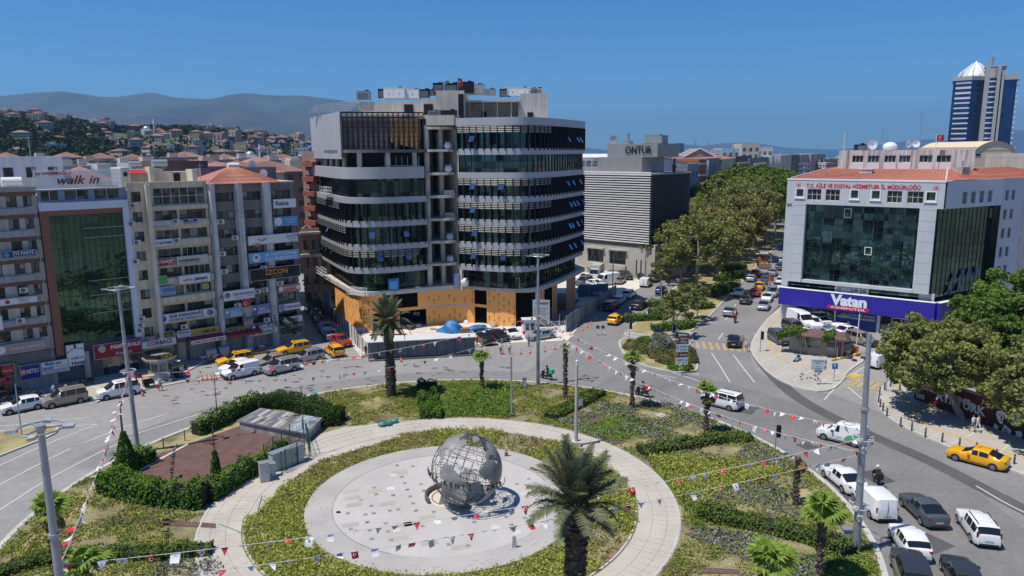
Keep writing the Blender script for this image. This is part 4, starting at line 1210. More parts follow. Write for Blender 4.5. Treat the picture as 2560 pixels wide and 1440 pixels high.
WB=M('white_board',(.74,.72,.70),.5,var=.03);BL=flat('blue_board',(.03,.13,.42));CY_=flat('cyan_board',(.05,.33,.58));RB=flat('red_board',(.33,.015,.03));NB=flat('navy_board2',(.025,.03,.19));YB=flat('yellow_board',
(.50,.36,.04));KB=flat('black_board',(.015,.015,.017));GBn=flat('green_board',(.12,.42,.10))
b2=dict(bold=.02)
SG=[((1,629),(88,639),NB,[('İYİ PARTİ',.13,.12,.42,TW_,dict(bold=.02,maxw=.62)),('KONAK İLÇE BAŞKANLIĞI',.13,-.32,.16,TW_,dict(maxw=.62))],'navy party signboard with a blue sun square and white letters',
[(-.36,0,.36,CY_),(-.36,0,.13,TY)]),((-32,751),(92,752.5),WB,[('DOĞRU YOL',.22,.22,.22,TR,dict(maxw=.4)),('PARTİSİ',.22,-.08,.22,TR,dict(maxw=.4)),('KONAK İLÇE BAŞKANLIĞI',.22,-.36,.1,TR,dict(maxw=.4))],
'long white party signboard with a red disc on the grey block',[(-.12,0,.32,RED)]),((-20,790),(7,822),WB,[],'blank white banner cut off by the left edge',[]),((-10,864),(109,869),M('faded_pink_board',(.42,
.27,.27),.7,var=.1),[('SAĞLIK MERKEZİ',.15,0,.3,WB,{})],'faded pink signboard above the shop fascia',[(-.42,0,.4,WB)]),((-20,914),(36,935),KB,[('Coca-Cola',.17,0,.2,TW_,dict(maxw=.4,shear=.3))],'dark board with a red drink disc on the corner kiosk',
[(.17,0,.46,RED)]),((46,913.5),(101,940),NB,[('METRO',.12,.05,.3,TW_,dict(bold=.02,maxw=.6,shear=.2)),('M',-.36,.05,.22,TW_,dict(maxw=.14,bold=.03))],'navy coach office signboard with slanted white letters',
[(-.36,.05,.22,TO)]),((99,905),(171.5,923),WB,[('efe tur',.0,.33,.24,BL,dict(bold=.03,maxw=.5)),('izmir',-.25,.0,.26,TN,dict(bold=.02,maxw=.4,shear=.2)),('SEYAHAT 444 0 777',.22,.02,.12,TO,dict(maxw=.4)),
('BODRUM MARMARİS FETHİYE DENİZLİ',0,-.25,.1,TK,dict(maxw=.9)),('ANTALYA ANKARA İSTANBUL',0,-.4,.08,TN,dict(maxw=.9))],'white coach office signboard crowded with small lines of text',[(-.3,.33,.12,BL)]),
((161,862),(211,907),WHITE,[('walk in',.08,-.13,.13,TN,dict(shear=.35,bold=.01,maxw=.7)),('Hotel',.1,-.37,.17,TN,dict(bold=.03,maxw=.8))],'tall white hotel signboard with a small bird on a line',[]),((229.5,
862),(352,878),RB,[('PAMUKKALE',.16,.2,.26,TW_,dict(bold=.03,maxw=.64,shear=.15)),('Anadolu',.1,-.26,.22,TW_,dict(shear=.4,maxw=.5))],'big dark red coach company signboard with a striped white globe',[(-.33,
.18,.24,TW_)]),((351,853.6),(437,857.5),WB,[('ÇORBACI',.0,.1,.52,TR,dict(bold=.03,maxw=.92)),('0 547 859 90 99',-.05,-.38,.12,TN,dict(maxw=.6))],'white signboard with big dark red soup shop letters',[]),
((365,842),(383,849),RED,[('ÇORBACI',0,0,.5,TW_,{})],'tiny red lit board above the white soup shop board',[]),((388,831),(431,838),KB,[('DÖNERCİ',.12,-.1,.4,TY,dict(maxw=.7)),('KONFORLU',.12,.3,.18,TY,
dict(maxw=.7))],'small black and gold board above the soup shop',[]),((439,826.5),(473.6,838),WB,[('EPSON',0,.2,.36,TN,dict(bold=.02)),('TEKNİK SERVİS',0,-.15,.12,TB,{}),('0 232 441 77 70',0,-.36,.1,TB,
{})],'small white board with navy printer brand letters at street level',[]),((474,823.5),(544,827),YB,[('EMLAK',.15,0,.5,TK,dict(bold=.02,maxw=.62)),('ARTUR',-.33,.05,.25,TO,dict(maxw=.3))],'mustard yellow estate agent board',
[]),((469,838.6),(547,837),WB,[('YÖRÜK ALİ',-.04,0,.55,TR,dict(bold=.03,maxw=.8))],'white restaurant board with dark red letters above the red awning',[]),((559.7,819),(606.6,829),KB,[('İNCİ BÜFE',0,.1,
.45,TY,dict(bold=.02)),('SANDVİÇ TOST ÇAY',0,-.33,.16,TY,{})],'dark snack bar board with yellow letters',[]),((617,810),(685,813),NB,[('KAMİL KOÇ',.15,.0,.5,TW_,dict(bold=.03,maxw=.62))],'navy coach company board with white letters',
[(-.36,0,.3,WB)]),((616.8,822),(687,827),WB,[('uludağ',.1,0,.6,TG,dict(bold=.02,maxw=.72,shear=.25))],'white board with green slanted letters under the navy coach board',[(-.38,-.05,.32,TG)]),((687.5,810),
(752,812),NB,[('DOSKİ TEKEL & GIDA',0,.0,.4,TW_,dict(bold=.01))],'navy grocery board at the right end of the row',[]),((699,792),(748.6,799),WB,[('tamir',.08,.1,.5,TK,dict(bold=.02,maxw=.5)),('EV VE OFİS',
.1,-.35,.15,TR,dict(maxw=.5))],'white repair shop board above the navy grocery board',[]),((692,812+10),(750,812+13),KB,[('MAĞDUR ALKOL ÇEREZ',0,0,.4,TGR,{})],'thin dark board with dull letters under the grocery board',
[]),((690,760),(743.6,768),WB,[('intravel',.16,.05,.5,BL,dict(bold=.02,maxw=.62,shear=.2))],'white travel office board with blue letters and a ringed bird disc',[(-.34,0,.46,BL),(-.34,0,.36,WHITE)]),((688.8,
713.6),(743.6,722.6),flat('red_board2',(.42,.03,.035)),[('DEMOKRAT PARTİ',.0,.15,.32,TW_,dict(maxw=.62,bold=.02)),('KONAK İLÇE BAŞKANLIĞI',0,-.25,.2,TW_,dict(maxw=.6))],'red party signboard with two white rings',
[(-.4,0,.36,WB),(.4,0,.36,WB)]),((554.5,770),(600.5,786),CY_,[('Demokrasi ve Atılım Partisi',.1,.32,.14,TW_,dict(maxw=.7)),('İZMİR İL',.12,.02,.28,TW_,dict(bold=.02,maxw=.6)),('BAŞKANLIĞI',.12,-.3,.26,
TW_,dict(bold=.02,maxw=.66))],'left turquoise party board below the crescent flag',[(-.37,.1,.16,WB)]),((600.8,766),(623.2,778),M('beige_poster',(.42,.38,.30),.8,var=.25,scale=2),[],'beige picture board between two turquoise party boards',
[]),((623.6,762),(668.4,778),BL,[('Demokrasi ve Atılım Partisi',.1,.32,.14,TW_,dict(maxw=.7)),('İZMİR İL',.12,.02,.28,TW_,dict(bold=.02,maxw=.6)),('BAŞKANLIĞI',.12,-.3,.26,TW_,dict(bold=.02,maxw=.66))],
'right blue party board beside the second pilaster',[(-.37,.1,.16,WB)]),((603,792),(625,799),NB,[('JL nakliyat',0,0,.4,TW_,{})],'small navy board under the beige picture board',[]),((604,801),(625,808),
flat('red_board3',(.5,.06,.04)),[('KARGO',0,0,.5,TW_,{})],'small red board below the small navy board',[]),((550,727),(630,741),WB,[('ONAR HUKUK BÜROSU',.14,.08,.22,TN,dict(bold=.02,maxw=.66)),('0232 445 51 72',
-.02,-.25,.12,TK,dict(maxw=.3)),('Av. ALİ ONAR',.33,-.2,.12,TK,dict(maxw=.25))],'white law office board with an arch emblem',[(-.37,.05,.3,TGR),(-.37,.02,.24,WB)]),((390.7,787),(532.5,788),WB,[('EGE KARADENİZ',
.0,.18,.34,TN,dict(bold=.03,maxw=.68)),('DERNEKLERİ FEDERASYONU',.0,-.26,.22,TN,dict(bold=.02,maxw=.7))],'long white federation board with navy letters and two round seals',[(-.42,0,.38,BL),(-.42,0,.32,
WB),(.42,0,.38,BL),(.42,0,.32,WB)]),((377,719),(436,734),M('pale_blue_film',(.22,.32,.48),.5,var=.1),[('EPSON',.22,.1,.42,TN,dict(maxw=.5)),('PRINT MEDIA',-.3,-.1,.2,WB,dict(maxw=.3))],'pale blue film with printer lettering across one window',
[]),((501,709),(518,719),flat('yellow_board3',(.62,.55,.03)),[('AVUKAT',0,.15,.25,TK,{}),('OFİS',0,-.2,.25,TK,{})],'small bright yellow notice in a window of the beige block',[]),((441.7,689),(523,701),
WB,[('adres',-.22,-.02,.34,TO,dict(bold=.03,maxw=.36)),('patent',.2,.02,.4,TN,dict(bold=.03,maxw=.4)),('425 22 42',.28,-.36,.15,TGR,dict(maxw=.3))],'white patent office board with orange and navy words',
[]),((382.6,690.5),(414.5,708),GBn,[('YENİ HİZMET',0,.15,.2,TG,{}),('KURS BÜROSU',0,-.2,.2,TG,{})],'small bright green board on the beige block',[]),((377.4,646.8),(434.6,661),RB,[('SAADET',.15,.08,.4,
TW_,dict(bold=.02,maxw=.62)),('PARTİSİ',.3,-.3,.14,TW_,dict(maxw=.3))],'red party board with a crescent square on the beige block',[(-.34,0,.32,WB),(-.34,0,.27,RB),(-.31,.0,.15,WB)]),((437,641),(517,655),
M('cream_board',(.55,.52,.42),.6,var=.04),[('KAHRAMANMARAŞ',-.12,.0,.3,TN,dict(bold=.02,maxw=.62)),('İLİ YARDIMLAŞMA VE DAYANIŞMA DERNEĞİ',-.1,-.3,.12,TN,dict(maxw=.62))],'cream association board with a red triangle medal',
[(.22,-.02,.14,TO)]),((372.7,599.6),(430,612.6),WB,[('F1 GBE ENERJİ',.08,0,.4,TN,dict(bold=.02,maxw=.72))],'white energy company board with a small car sketch',[]),((368.5,553.6),(426,565),M('faded_white_board',
(.5,.5,.52),.7,var=.08),[('ELEKTRİK',0,.2,.2,TGR,{}),('0232 308 1816 / 70 26 20',0,-.28,.18,TN,{})],'faded white cloth board with one line of numbers',[]),((455,547),(489.6,557),NB,[('ZEUS',0,.2,.34,TW_,
dict(bold=.02,maxw=.5)),('YAPI DENETİM',0,-.25,.28,TW_,dict(bold=.01))],'small navy building inspection board high on the beige block',[]),((675,498),(732.6,517),WHITE,[('Reina',-.12,.05,.5,TN,dict(bold=.02,
maxw=.6))],'white board with dark letters, highest on the pilastered block',[]),((677,543),(735.7,560.6),CY_,[('ANAOKULU REHBERLİK',.2,.2,.18,TW_,dict(maxw=.55)),('MERKEZİ',.2,-.1,.18,TW_,dict(maxw=.4))],
'blue board with a pale disc, second from the top on the pilastered block',[(-.32,0,.46,WB)]),((612,589.7),(737,601.5),WB,[('ŞAHİN',.38,.2,.3,TN,dict(maxw=.3)),('HUKUK',.38,-.12,.2,TN,dict(maxw=.28)),('BÜROSU',
.4,-.36,.12,TGR,dict(maxw=.2)),('ŞAHİN HUKUK',-.34,-.36,.1,TR,dict(maxw=.2))],'long white law office board with a flying bird',[]),((614.5,632.7),(740,644),flat('light_blue_board',(.12,.40,.68)),[('AK PARTİ KONAK',
.13,.22,.3,TW_,dict(bold=.02,maxw=.66)),('İLÇE BAŞKANLIĞI',.13,-.22,.3,TW_,dict(bold=.02,maxw=.66))],'long light blue party board with a light bulb on a white square',[(-.36,0,.42,WB),(-.36,.05,.2,TGR),
(-.36,.05,.15,WB)]),((616.4,672.8),(743,687),KB,[('İZCON',.02,.12,.42,TO,dict(bold=.02,maxw=.5)),('GROUP',.02,-.28,.2,TGR,dict(maxw=.34))],'long black board with orange letters',[]),]
for k,(tl,br,bd,tx,lab,dc)in en_(SG):
 s_=sign(RW,tl,br,bd,tx,lab,y=-1.0 if tl[0]>546 else-.62,discs=dc)
 if 'hotel signboard' in lab:
  mb=MB();mb.bar((-.9,-.04,.35),(-.1,-.04,.85),.05);mb.bar((-.1,-.04,.85),(.9,-.04,.62),.05);mb.ell((-.0,-.04,1.05),(.12,.02,.3));mb.bd('emblem',TN,s_)
 if 'flying bird' in lab:
  mb=MB();mb.bar((-2.2,-.04,.1),(-1.6,-.04,-.15),.12);mb.bar((-1.6,-.04,-.15),(-.9,-.04,.25),.12);mb.bd('emblem',TGR,s_)
 if 'law office board with an arch' in lab:
  mb=MB();mb.bar((-2.7,-.04,-.3),(-2.42,-.04,.15),.08);mb.bar((-2.42,-.04,.15),(-2.15,-.04,-.3),.08);mb.bd('emblem',TK,s_)
 if 'striped white globe' in lab:
  mb=MB()
  for q in(-.3,-.05,.2):mb.bar((-2.55,-.06,q+.3),(-1.0,-.06,q+.5),.06)
  mb.bd('emblem_stripes',RB,s_)
for px,py,wh in((330,513,'under the top left window of the beige block'),(326,559,'under the second window from the top of the beige block'),(340,605,'under the third window of the beige block'),(337,653,
'beside the fourth window of the beige block'),(437,552,'left of the navy inspection board'),(440,600,'right of the white energy company board'),(352,795,'above the soup shop, topmost of three'),(350,811,
'above the soup shop, middle of three'),(348,824,'above the soup shop, lowest of three'),(458,815,'over the small printer brand board')):
 ap9(RW,px,py,wh,-.5)
for px,py,wh in((546,553,'under the second window row of the pilastered block'),(582,593,'on the left pale pilaster'),(550,633,'low in the fourth window row of the pilastered block'),(555,677,'under the fifth window row of the pilastered block'),
(653,668,'above the long black board'),(694,706,'above the red party board'),(638,726,'right of the law office board, smaller of two'),(656,722,'right of the law office board, larger of two'),(588,761,
'left of the red crescent flag'),(661,797,'above the navy coach board'),(681,792,'on the last pilaster above the coach board')):
 ap9(RW,px,py,wh,-.95)
ap9(RW,58,724,'above the white party board of the grey block',-.45);ap9(RW,50,800,'on the lower balcony band of the grey block',-.5)
def star_crescent(mb,c,s,mi=1,y=0.0):
 a_=[(c[0]+s*cos(t),c[1]+s*sin(t))for t in np.linspace(.62,2*pi-.62,15)]
 b_=[(c[0]+s*.25+s*.8*cos(t),c[1]+s*.8*sin(t))for t in np.linspace(2*pi-.75,.75,15)]
 for i in rg_(14):
  mb.poly([(a_[i][0],y,a_[i][1]),(a_[i+1][0],y,a_[i+1][1]),(b_[13-i][0],y,b_[13-i][1]),(b_[14-i][0],y,b_[14-i][1])],mi)
 st=[]
 for k in rg_(10):
  r_=s*(.42 if k%2==0 else .17);t=pi+k*pi/5
  st.append((c[0]+s*1.0+r_*cos(t),y,c[1]+r_*sin(t)))
 mb.poly(st,mi)
def flag_on_wall(px0,py0,px1,py1,lb9):
 u0,z1=RW.loc(px0,py0);u1,z0=RW.loc(px1,py1);w,h=abs(u1-u0),abs(z1-z0)
 mb=MB();n=8
 for i in rg_(n):
  x0,x1=w*i/n,w*(i+1)/n;y0,y1=.05*sin(i*1.3),.05*sin((i+1)*1.3)
  mb.poly([(x0,y0,-h),(x1,y1,-h+.1),(x1,y1,0),(x0,y0,0)],0)
 star_crescent(mb,(w*.42,-h*.5),h*.27,1,-.09)
 o=mb.bd('flag',[RED,WHITE],None,None,(*RW.w(u0,-1.0),z1),RW.a);T(o,lb9,'flag')
flag_on_wall(597,748,620,762,'red flag with a white crescent hung below the law office board')
flag_on_wall(627,609,646,616,'small red flag tucked under the bird law office board')
def sb9(name,lb9,foot,z0,z1,wall,roof='flat',fr=None,wins=(),cat='building'):
 cx=sum(p[0]for p in foot)/len(foot);cy=sum(p[1]for p in foot)/len(foot)
 r=em9(name,(cx,cy,0));T(r,lb9,cat)
 f=[(p[0]-cx,p[1]-cy)for p in foot]
 mb=MB();mb.prism(f,z0,z1,0);mb.bd('wall',[wall],r)
 if roof=='tile':
  mb=MB();n=len(f)
  g=[(p[0]*1.06,p[1]*1.06)for p in ccw(f)]
  for i in rg_(n):mb.poly([(*g[i],z1),(*g[(i+1)%n],z1),(0,0,z1+1.9)])
  mb.bd('roof',[TILE],r)
 else:
  mb=MB();g=ccw(f)+[ccw(f)[0]];band(mb,g,z1+.002,z1+.7,.02,.25);mb.bd('parapet',[wall],r)
 return r
def rowpoly(u0,u1,v0,v1):
 return[RW.w(u0,v0),RW.w(u1,v0),RW.w(u1,v1),RW.w(u0,v1)]
def fo9(r,a,b,z0,z1,nx,nz,wmat=None,frame=0,skip=(),hw=.55,hh=1.3,out=.03,bal=None):
 'windows (with projecting frames) on the wall from a to b, seen with a on the left'
 L=math.hypot(b[0]-a[0],b[1]-a[1]);an=atan2(b[1]-a[1],b[0]-a[0])
 ox,oy=r.location[0],r.location[1]
 for k in rg_(nz):
  for i in rg_(nx):
   if(i,k)in skip:continue
   t=(i+.5)/nx;x=a[0]+(b[0]-a[0])*t-ox;y=a[1]+(b[1]-a[1])*t-oy;z=z0+(z1-z0)*(k+.5)/nz-hh/2
   o=wi9(r,0,hw*2,0,hh,n=2,frame=frame,blind=(i*3+k)%5)
   o.location=(x+sin(an)*out,y-cos(an)*out,z);o.rotation_euler=(0,0,an)
r=sb9('apartment_building','dull purple rendered block rising behind the pilastered block',rowpoly(26,37.2,9.5,22),0,24.2,M('purple_render',(.165,.145,.175),.9,var=.12,sk9=.15))
fo9(r,RW.w(37.2,9.5),RW.w(37.2,22),8,23,3,5,hw=.3,hh=.9)
r=sb9('apartment_building','dark maroon blank walled block behind the beige roof rooms',rowpoly(20.5,28,12,20),0,25.2,M('maroon_render',(.12,.085,.09),.9,var=.12,sk9=.1))
r=sb9('apartment_building','low red tiled roof between the hotel and the beige roof rooms',rowpoly(8.5,15,9,18),0,23.5,OFFW,'tile')
r=sb9('apartment_building','wide red tiled roof in the middle distance behind the pilastered block',rowpoly(28,46,26,38),0,23.6,OFFW,'tile')
r=sb9('apartment_building','white rooftop storey with a dark door behind the hotel letters',rowpoly(2,9,9,17),0,26.0,M('white_render',(.56,.57,.58),.9,var=.06,sk9=.1))
fo9(r,RW.w(2,9),RW.w(9,9),23.8,25.8,3,1,hw=.5,hh=1.2)
r=sb9('apartment_building','white plant house with a pale blue grey band behind the grey block',rowpoly(-7,1,9,16),0,25.4,M('white_render2',(.50,.52,.54),.9,var=.06,sk9=.15))
fo9(r,RW.w(-7,9),RW.w(1,9),23.4,25.2,4,1,hw=.7,hh=1.0)
br_a,br_b=atY(752,700,132),atY(800,700,128)
r=sb9('apartment_building','brown block with red balconies between the row and the curved office building',[(-36.5,131),(-31.8,127.5),(-28,136),(-33,142)],0,26.5,M('brown_plaster',(.30,.20,.16),.9,var=.1,
sk9=.1))
fo9(r,(-36.5,131),(-31.8,127.5),14,26,2,5,hw=.6,hh=1.5)
for k in rg_(5):MB().obox((-34.6+32.325,128.7-134.125,15.0+k*2.5),(1.5,.6,.4),atan2(-3.5,4.7)).bd('balcony',[M('red_brown_balcony',(.30,.09,.06),.8)],r)
r=sb9('old_building','old pinkish three storey building with brown windows at the end of the alley',[(-35.8,125.5),(-30.6,127.6),(-29.5,132),(-36.5,132)],0,13.6,M('old_pink_plaster',(.33,.25,.21),.9,var=.14,
scale=.5,sk9=.2))
fo9(r,(-35.8,125.5),(-30.6,127.6),.8,13.0,4,4,hw=.45,hh=1.6)
mb=MB();band(mb,[(-36.1+33.1,125.3-129.275),(-30.3+33.1,127.5-129.275)],9.4,9.9,.4,.6);band(mb,[(-36.1+33.1,125.3-129.275),(-30.3+33.1,127.5-129.275)],13.3,13.7,.6,.9);mb.bd('cornice',[CONC],r)
for u,v,z,lab in((-5.5,6.5,22.9,'large white air handler with louvres on the grey block roof'),(-2.4,5.5,22.9,'second white air handler on the grey block roof')):
 ab9('roof_unit',lab,'roof unit',(*RW.w(u,v),z),3.0,1.6,1.9,WHITE,RW.a,2)
def tank(u,v,z,lab,s=1.0,mat=WHITE):
 r=em9('water_tank',(*RW.w(u,v),z),RW.a);T(r,lab,'water tank')
 mb=MB();mb.tube([(-1.0*s,0,.9*s),(1.0*s,0,.9*s)],.55*s,14);mb.bd('drum',mat,r,40)
 mb=MB();mb.bar((-.6*s,0,0),(-.6*s,0,.5*s),.12);mb.bar((.6*s,0,0),(.6*s,0,.5*s),.12);mb.bd('stand',STEEL,r)
tank(3.0,6.5,22.9,'white lying water tank behind the grey block roof edge')
tank(19.5,5.8,24.9,'steel water tank on the beige roof rooms',.9,STEEL)
tank(16.5,5.8,25.0,'bent silver duct drum on the beige roof rooms',.7,STEEL)
tank(31.5,11.5,24.4,'white water tank on the purple block',.8)
def dish(loc,lab,rz=0.0,s=.55,mat=None):
 r=em9('satellite_dish',loc,rz);T(r,lab,'satellite dish','satellite dishes on roofs')
 mb=MB()
 for i in rg_(12):
  a,b=2*pi*i/12,2*pi*(i+1)/12
  mb.poly([(0,.1,1.0),(s*cos(a),-.1,1.0+s*sin(a)),(s*cos(b),-.1,1.0+s*sin(b))])
 mb.bd('reflector',mat or WHITE,r);mb=MB();mb.bar((0,.12,0),(0,.12,1.0),.07);mb.bar((0,.1,.8),(0,-.5,1.0),.03);mb.bd('mount',STEEL,r)
for u,v,z,lab,m_ in((-6.5,3.5,22.9,'rusty satellite dish on the grey block roof',M('rust',(.30,.13,.05),.9)),(-7.6,3.8,22.9,'grey satellite dish left of the rusty dish',None),(33.0,4.5,23.1,'satellite dish on the slab beside the hipped roof',
None),(34.2,11,24.3,'satellite dish on the purple block',None)):
 dish((*RW.w(u,v),z),lab,RW.a,.6,m_)
def an9(loc,h,lab):
 mb=MB();mb.bar((0,0,0),(0,0,h),.06)
 for k in rg_(4):mb.bar((-.5+.08*k,0,h-.3-k*.35),(.5-.08*k,0,h-.3-k*.35),.03)
 o=mb.bd('roof_antenna',STEEL,None,None,loc);T(o,lab,'antenna','antennas on the roofs')
for u,v,z,h,lab in((5.5,8,26,3.2,'thin antenna over the hotel letters'),(12.5,7,22.4,4.5,'tall antenna behind the hotel roof'),(23.2,1.5,22.9,2.8,'bent antenna mast between the beige and the pilastered block'),
(26,15,24.2,4,'antenna behind the hipped roof'),(30,10.5,24.2,3.4,'antenna on the purple block'),(-3,10,25.4,3,'antenna behind the white plant house')):
 an9((*RW.w(u,v),z),h,lab)
#  the office block with the blue shop fascia 
VA=Fr(42.8,115.7,-37.3);VB=Fr(60.0,102.6,30.4)
CLAD=M('grey_blue_cladding',(.56,.585,.60),.5,.1,var=.05,scale=.3,sk9=.03)
BLUE=M('deep_blue_fascia',(.030,.022,.34),.45,var=.04)
VT=bldg('office_building',VA,'grey panelled office block with a dark glass front and a deep blue shop fascia')
VW=21.4
T1,T0=22.4,18.75
def vxy(u,v):
 return u,v
corner2=((VB.w(20)[0]-VA.x),(VB.w(20)[1]-VA.y))
def toA(p):
 dx,dy=p[0]-VA.x,p[1]-VA.y
 return(dx*cos(VA.a)+dy*sin(VA.a),-dx*sin(VA.a)+dy*cos(VA.a))
side=[toA(VB.w(u,0))for u in(0,14.5,20.5,34)]
back=[toA(VB.w(34,22)),toA(VA.w(0,26))]
mb=MB();mb.prism([(.6,1.6),(side[0][0]-2.2,1.6),toA(VB.w(14.3,1.6)),toA(VB.w(20,3)),toA(VB.w(34,3)),back[0],(0.3,24)],0,21.6);mb.bd('body',[CONC],VT)
small=[(1.45,2.5),(9.3,10.3),(12.15,13.2),(19.2,20.3)];big=[(3.1,5.1),(5.75,7.75),(14.2,16.1),(16.8,18.8)]
ops=[(a,b,19.85,21.05)for a,b in small]+[(a,b,19.4,21.1)for a,b in big]
mb=MB();gw9(mb,0,VW,T0,T1,ops,.3);mb.poly([(0,0,T0),(0,.9,T0),(VW,.9,T0),(VW,0,T0)]);mb.poly([(0,0,T0),(0,0,T1),(0,8,T1),(0,8,T0)]);mb.bd('top_wall',[CLAD],VT)
for o in ops:
 wi9(VT,*o,y=.2,n=3 if o[1]-o[0]>1.5 else 1,frame=1,rows=2 if o[1]-o[0]>1.5 else 1)
 if o[1]-o[0]<1.5:
  mb=MB();gw9(mb,o[0]-.18,o[1]+.18,o[2]-.18,o[3]+.18,[o],.1,y=-.07);mb.box(o[0]-.25,o[1]+.25,-.15,0,o[2]-.28,o[2]-.18);mb.bd('window_surround',[WHITE],VT)
mb=MB();mb.box(-.05,VW+.05,-.06,.5,T1,T1+.22);mb.bd('coping',[WHITE],VT)
mb=MB();mb.box(3.05,18.6,.0,1.2,6.6,7.05);mb.bd('sill_beam',[CLAD],VT)
for a in(.85,18.5):MB().box(a,a+2.1,0,1.2,6.6,T0-.002).bd('pier',[CLAD],VT)
mb=MB()
for z in np.arange(8.0,18.6,1.5):
 mb.box(.86,3.04,-.004,0,z-.015,z+.015);mb.box(18.61,20.59,-.004,0,z-.015,z+.015)
for x in(4.2,8.5,11.2,13.7,17.0,19.0):mb.box(x-.015,x+.015,-.004,0,T0+.1,19.35)
mb.bd('panel_joints',[flat('joint_dark',(.12,.13,.14))],VT)
mb=MB();mb.poly([(3.05,.9,7.05),(18.6,.9,7.05),(18.6,.9,18.7),(3.05,.9,18.7)]);mb.bd('curtain_glass',[GLT],VT)
mb=MB()
for i in rg_(15):mb.box(3.05+i*1.11-.03,3.05+i*1.11+.03,.84,.895,7.05,18.7)
for k in rg_(12):mb.box(3.05,18.6,.85,.893,7.05+k*.98-.02,7.05+k*.98+.02)
mb.bd('mullions',[flat('mullion_teal',(.02,.04,.045),.5)],VT)
for a,b,c,d in((8.35,9.4,16.9,18.3),(11.6,12.6,11.5,12.7)):
 mb=MB();gw9(mb,a,b,c,d,[(a+.1,b-.1,c+.1,d-.1)],.02,y=.8);mb.bd('open_window',[WHITE],VT)
mb=MB();mb.poly([(.9,1.0,5.0),(21.2,1.0,5.0),(21.2,1.0,6.6),(.9,1.0,6.6)]);mb.bd('lower_glass',[GLT],VT)
mb=MB();mb.box(8.2,12.6,.7,1.2,4.9,6.65);mb.bd('lower_wall',[CLAD],VT);MB().box(-.1,.9,.2,1.2,3,18.7).bd('corner_wall',[CLAD],VT);MB().box(19.3,21.3,.6,1.1,4.9,6.6).bd('lower_wall',[CLAD],VT)
mb=MB();mb.box(7.9,8.3,.5,.9,4.9,6.6);mb.box(8.9,10.2,.6,.72,5.4,6.2);mb.bd('vent_panel',[WHITE],VT)
for i in rg_(2):
 for k in rg_(3):ac_unit(VA,11.1+i*1.15,5.0+k*.72,.35,'white air conditioner in the stack above the blue fascia',1.15)
mb=MB();mb.box(-.05,21.7,-.9,-.25,2.95,5.6);mb.bd('blue_fascia',[BLUE],VT)
mb=MB();mb.box(-.05,21.7,-.95,-.2,5.6,5.68);mb.bd('fascia_trim',[WHITE],VT)
def logo(parent,u,y,z,s,rz=None,pfr=None):
 me,tw,th_=tm9('Vatan',1.35*s,flat('logo_white',(.85,.85,.85),.5),bold=.05,sg9=.95)
 o=mobj('lettering',me,parent,(u,y-.04,z+.25*s));o.scale=(4.6*s/tw,1,1)
 mb=MB();mb.box(-2.6*s,2.6*s,-.03,0,-.24*s,.24*s);o=mb.bd('logo_bar',[flat('logo_red',(.62,.02,.05),.5)],parent,None,(u,y,z-.82*s))
 me,tw,th_=tm9('COMPUTER',.27*s,flat('logo_white',(.85,.85,.85),.5),bold=.03,sg9=1.2)
 o2=mobj('lettering',me,parent,(u,y-.05,z-.82*s));o2.scale=(4.3*s/tw,1,1)
logo(VT,10.3,-.92,4.35,1.12)
me,tw,th_=tm9('T.C. AİLE VE SOSYAL HİZMETLER İL MÜDÜRLÜĞÜ',.55,flat('letters_red',(.60,.03,.03),.5),bold=.03)
o=mobj('lettering',me,VT,(10.6,-.05,21.62));o.scale=(15.5/tw,1,1)
for x in(1.7,20.3):
 mb=MB();mb.disc((x,21.62),.38,-.02,20,0,'y');mb.disc((x,21.62),.31,-.025,20,1,'y');mb.disc((x,21.62),.18,-.03,16,0,'y');mb.bd('emblem',[flat('letters_red',(.60,.03,.03),.5),CLAD],VT)
for a,b in((2.6,8.2),(14.6,21)):MB().poly([(a,.5,.1),(b,.5,.1),(b,.5,2.9),(a,.5,2.9)]).bd('shop_window',[GLW],VT)
mb=MB();mb.box(8.4,14.2,.3,.5,.2,2.95);mb.bd('banner',[flat('banner_blue',(.02,.04,.20),.5)],VT)
for s,z,h in(('Teknoloji Ürünleri',2.35,.26),("VATAN'DA BULURSUN",1.85,.36)):
 me,tw,_=tm9(s,h,WHITE,bold=.02);o=mobj('lettering',me,VT,(12.2,.27,z));o.scale=(3.4/tw,1,1)
mb=MB();mb.ell((9.7,.27,1.9),(1.2,.02,.18));
for i in rg_(6):mb.box(9.0+i*.25,9.15+i*.25,.26,.29,2.0,2.25+.15*(i%3))
mb.bd('banner_picture',[flat('banner_pale',(.30,.36,.42),.5)],VT)
mb=MB();mb.box(0,2.6,.2,1,0,2.95);mb.box(8.2,8.4,.2,.6,0,2.95);mb.box(14.2,14.6,.2,.6,0,2.95);mb.box(20.9,21.3,.2,.8,0,2.95)
for x in(16.2,17.4,18.6,19.8):mb.box(x-.05,x+.05,.42,.5,0,2.5)
mb.box(16.2,19.8,.42,.5,2.5,2.62);mb.bd('shop_frame',[CLAD],VT)
SB=em9('side_wing',(0,0,0));SB.name='side_wing'
SB.parent=VT;SB.location=(toA((VB.x,VB.y))[0],toA((VB.x,VB.y))[1],0);SB.rotation_euler=(0,0,VB.a-VA.a);KIDS.setdefault(VT.name,[]).append(SB)
SWN=[(4.0,5.2),(6.2,7.4),(8.4,9.6),(10.6,11.8)]
ops=[(a,b,19.3,21.0)for a,b in SWN]
mb=MB();gw9(mb,0,14.5,T0,T1+.2,ops,.3);mb.poly([(0,0,T0),(0,1,T0),(14.5,1,T0),(14.5,0,T0)]);mb.bd('side_top_wall',[CLAD],SB)
for o in ops:wi9(SB,*o,y=.2,n=3,frame=1,rows=2)
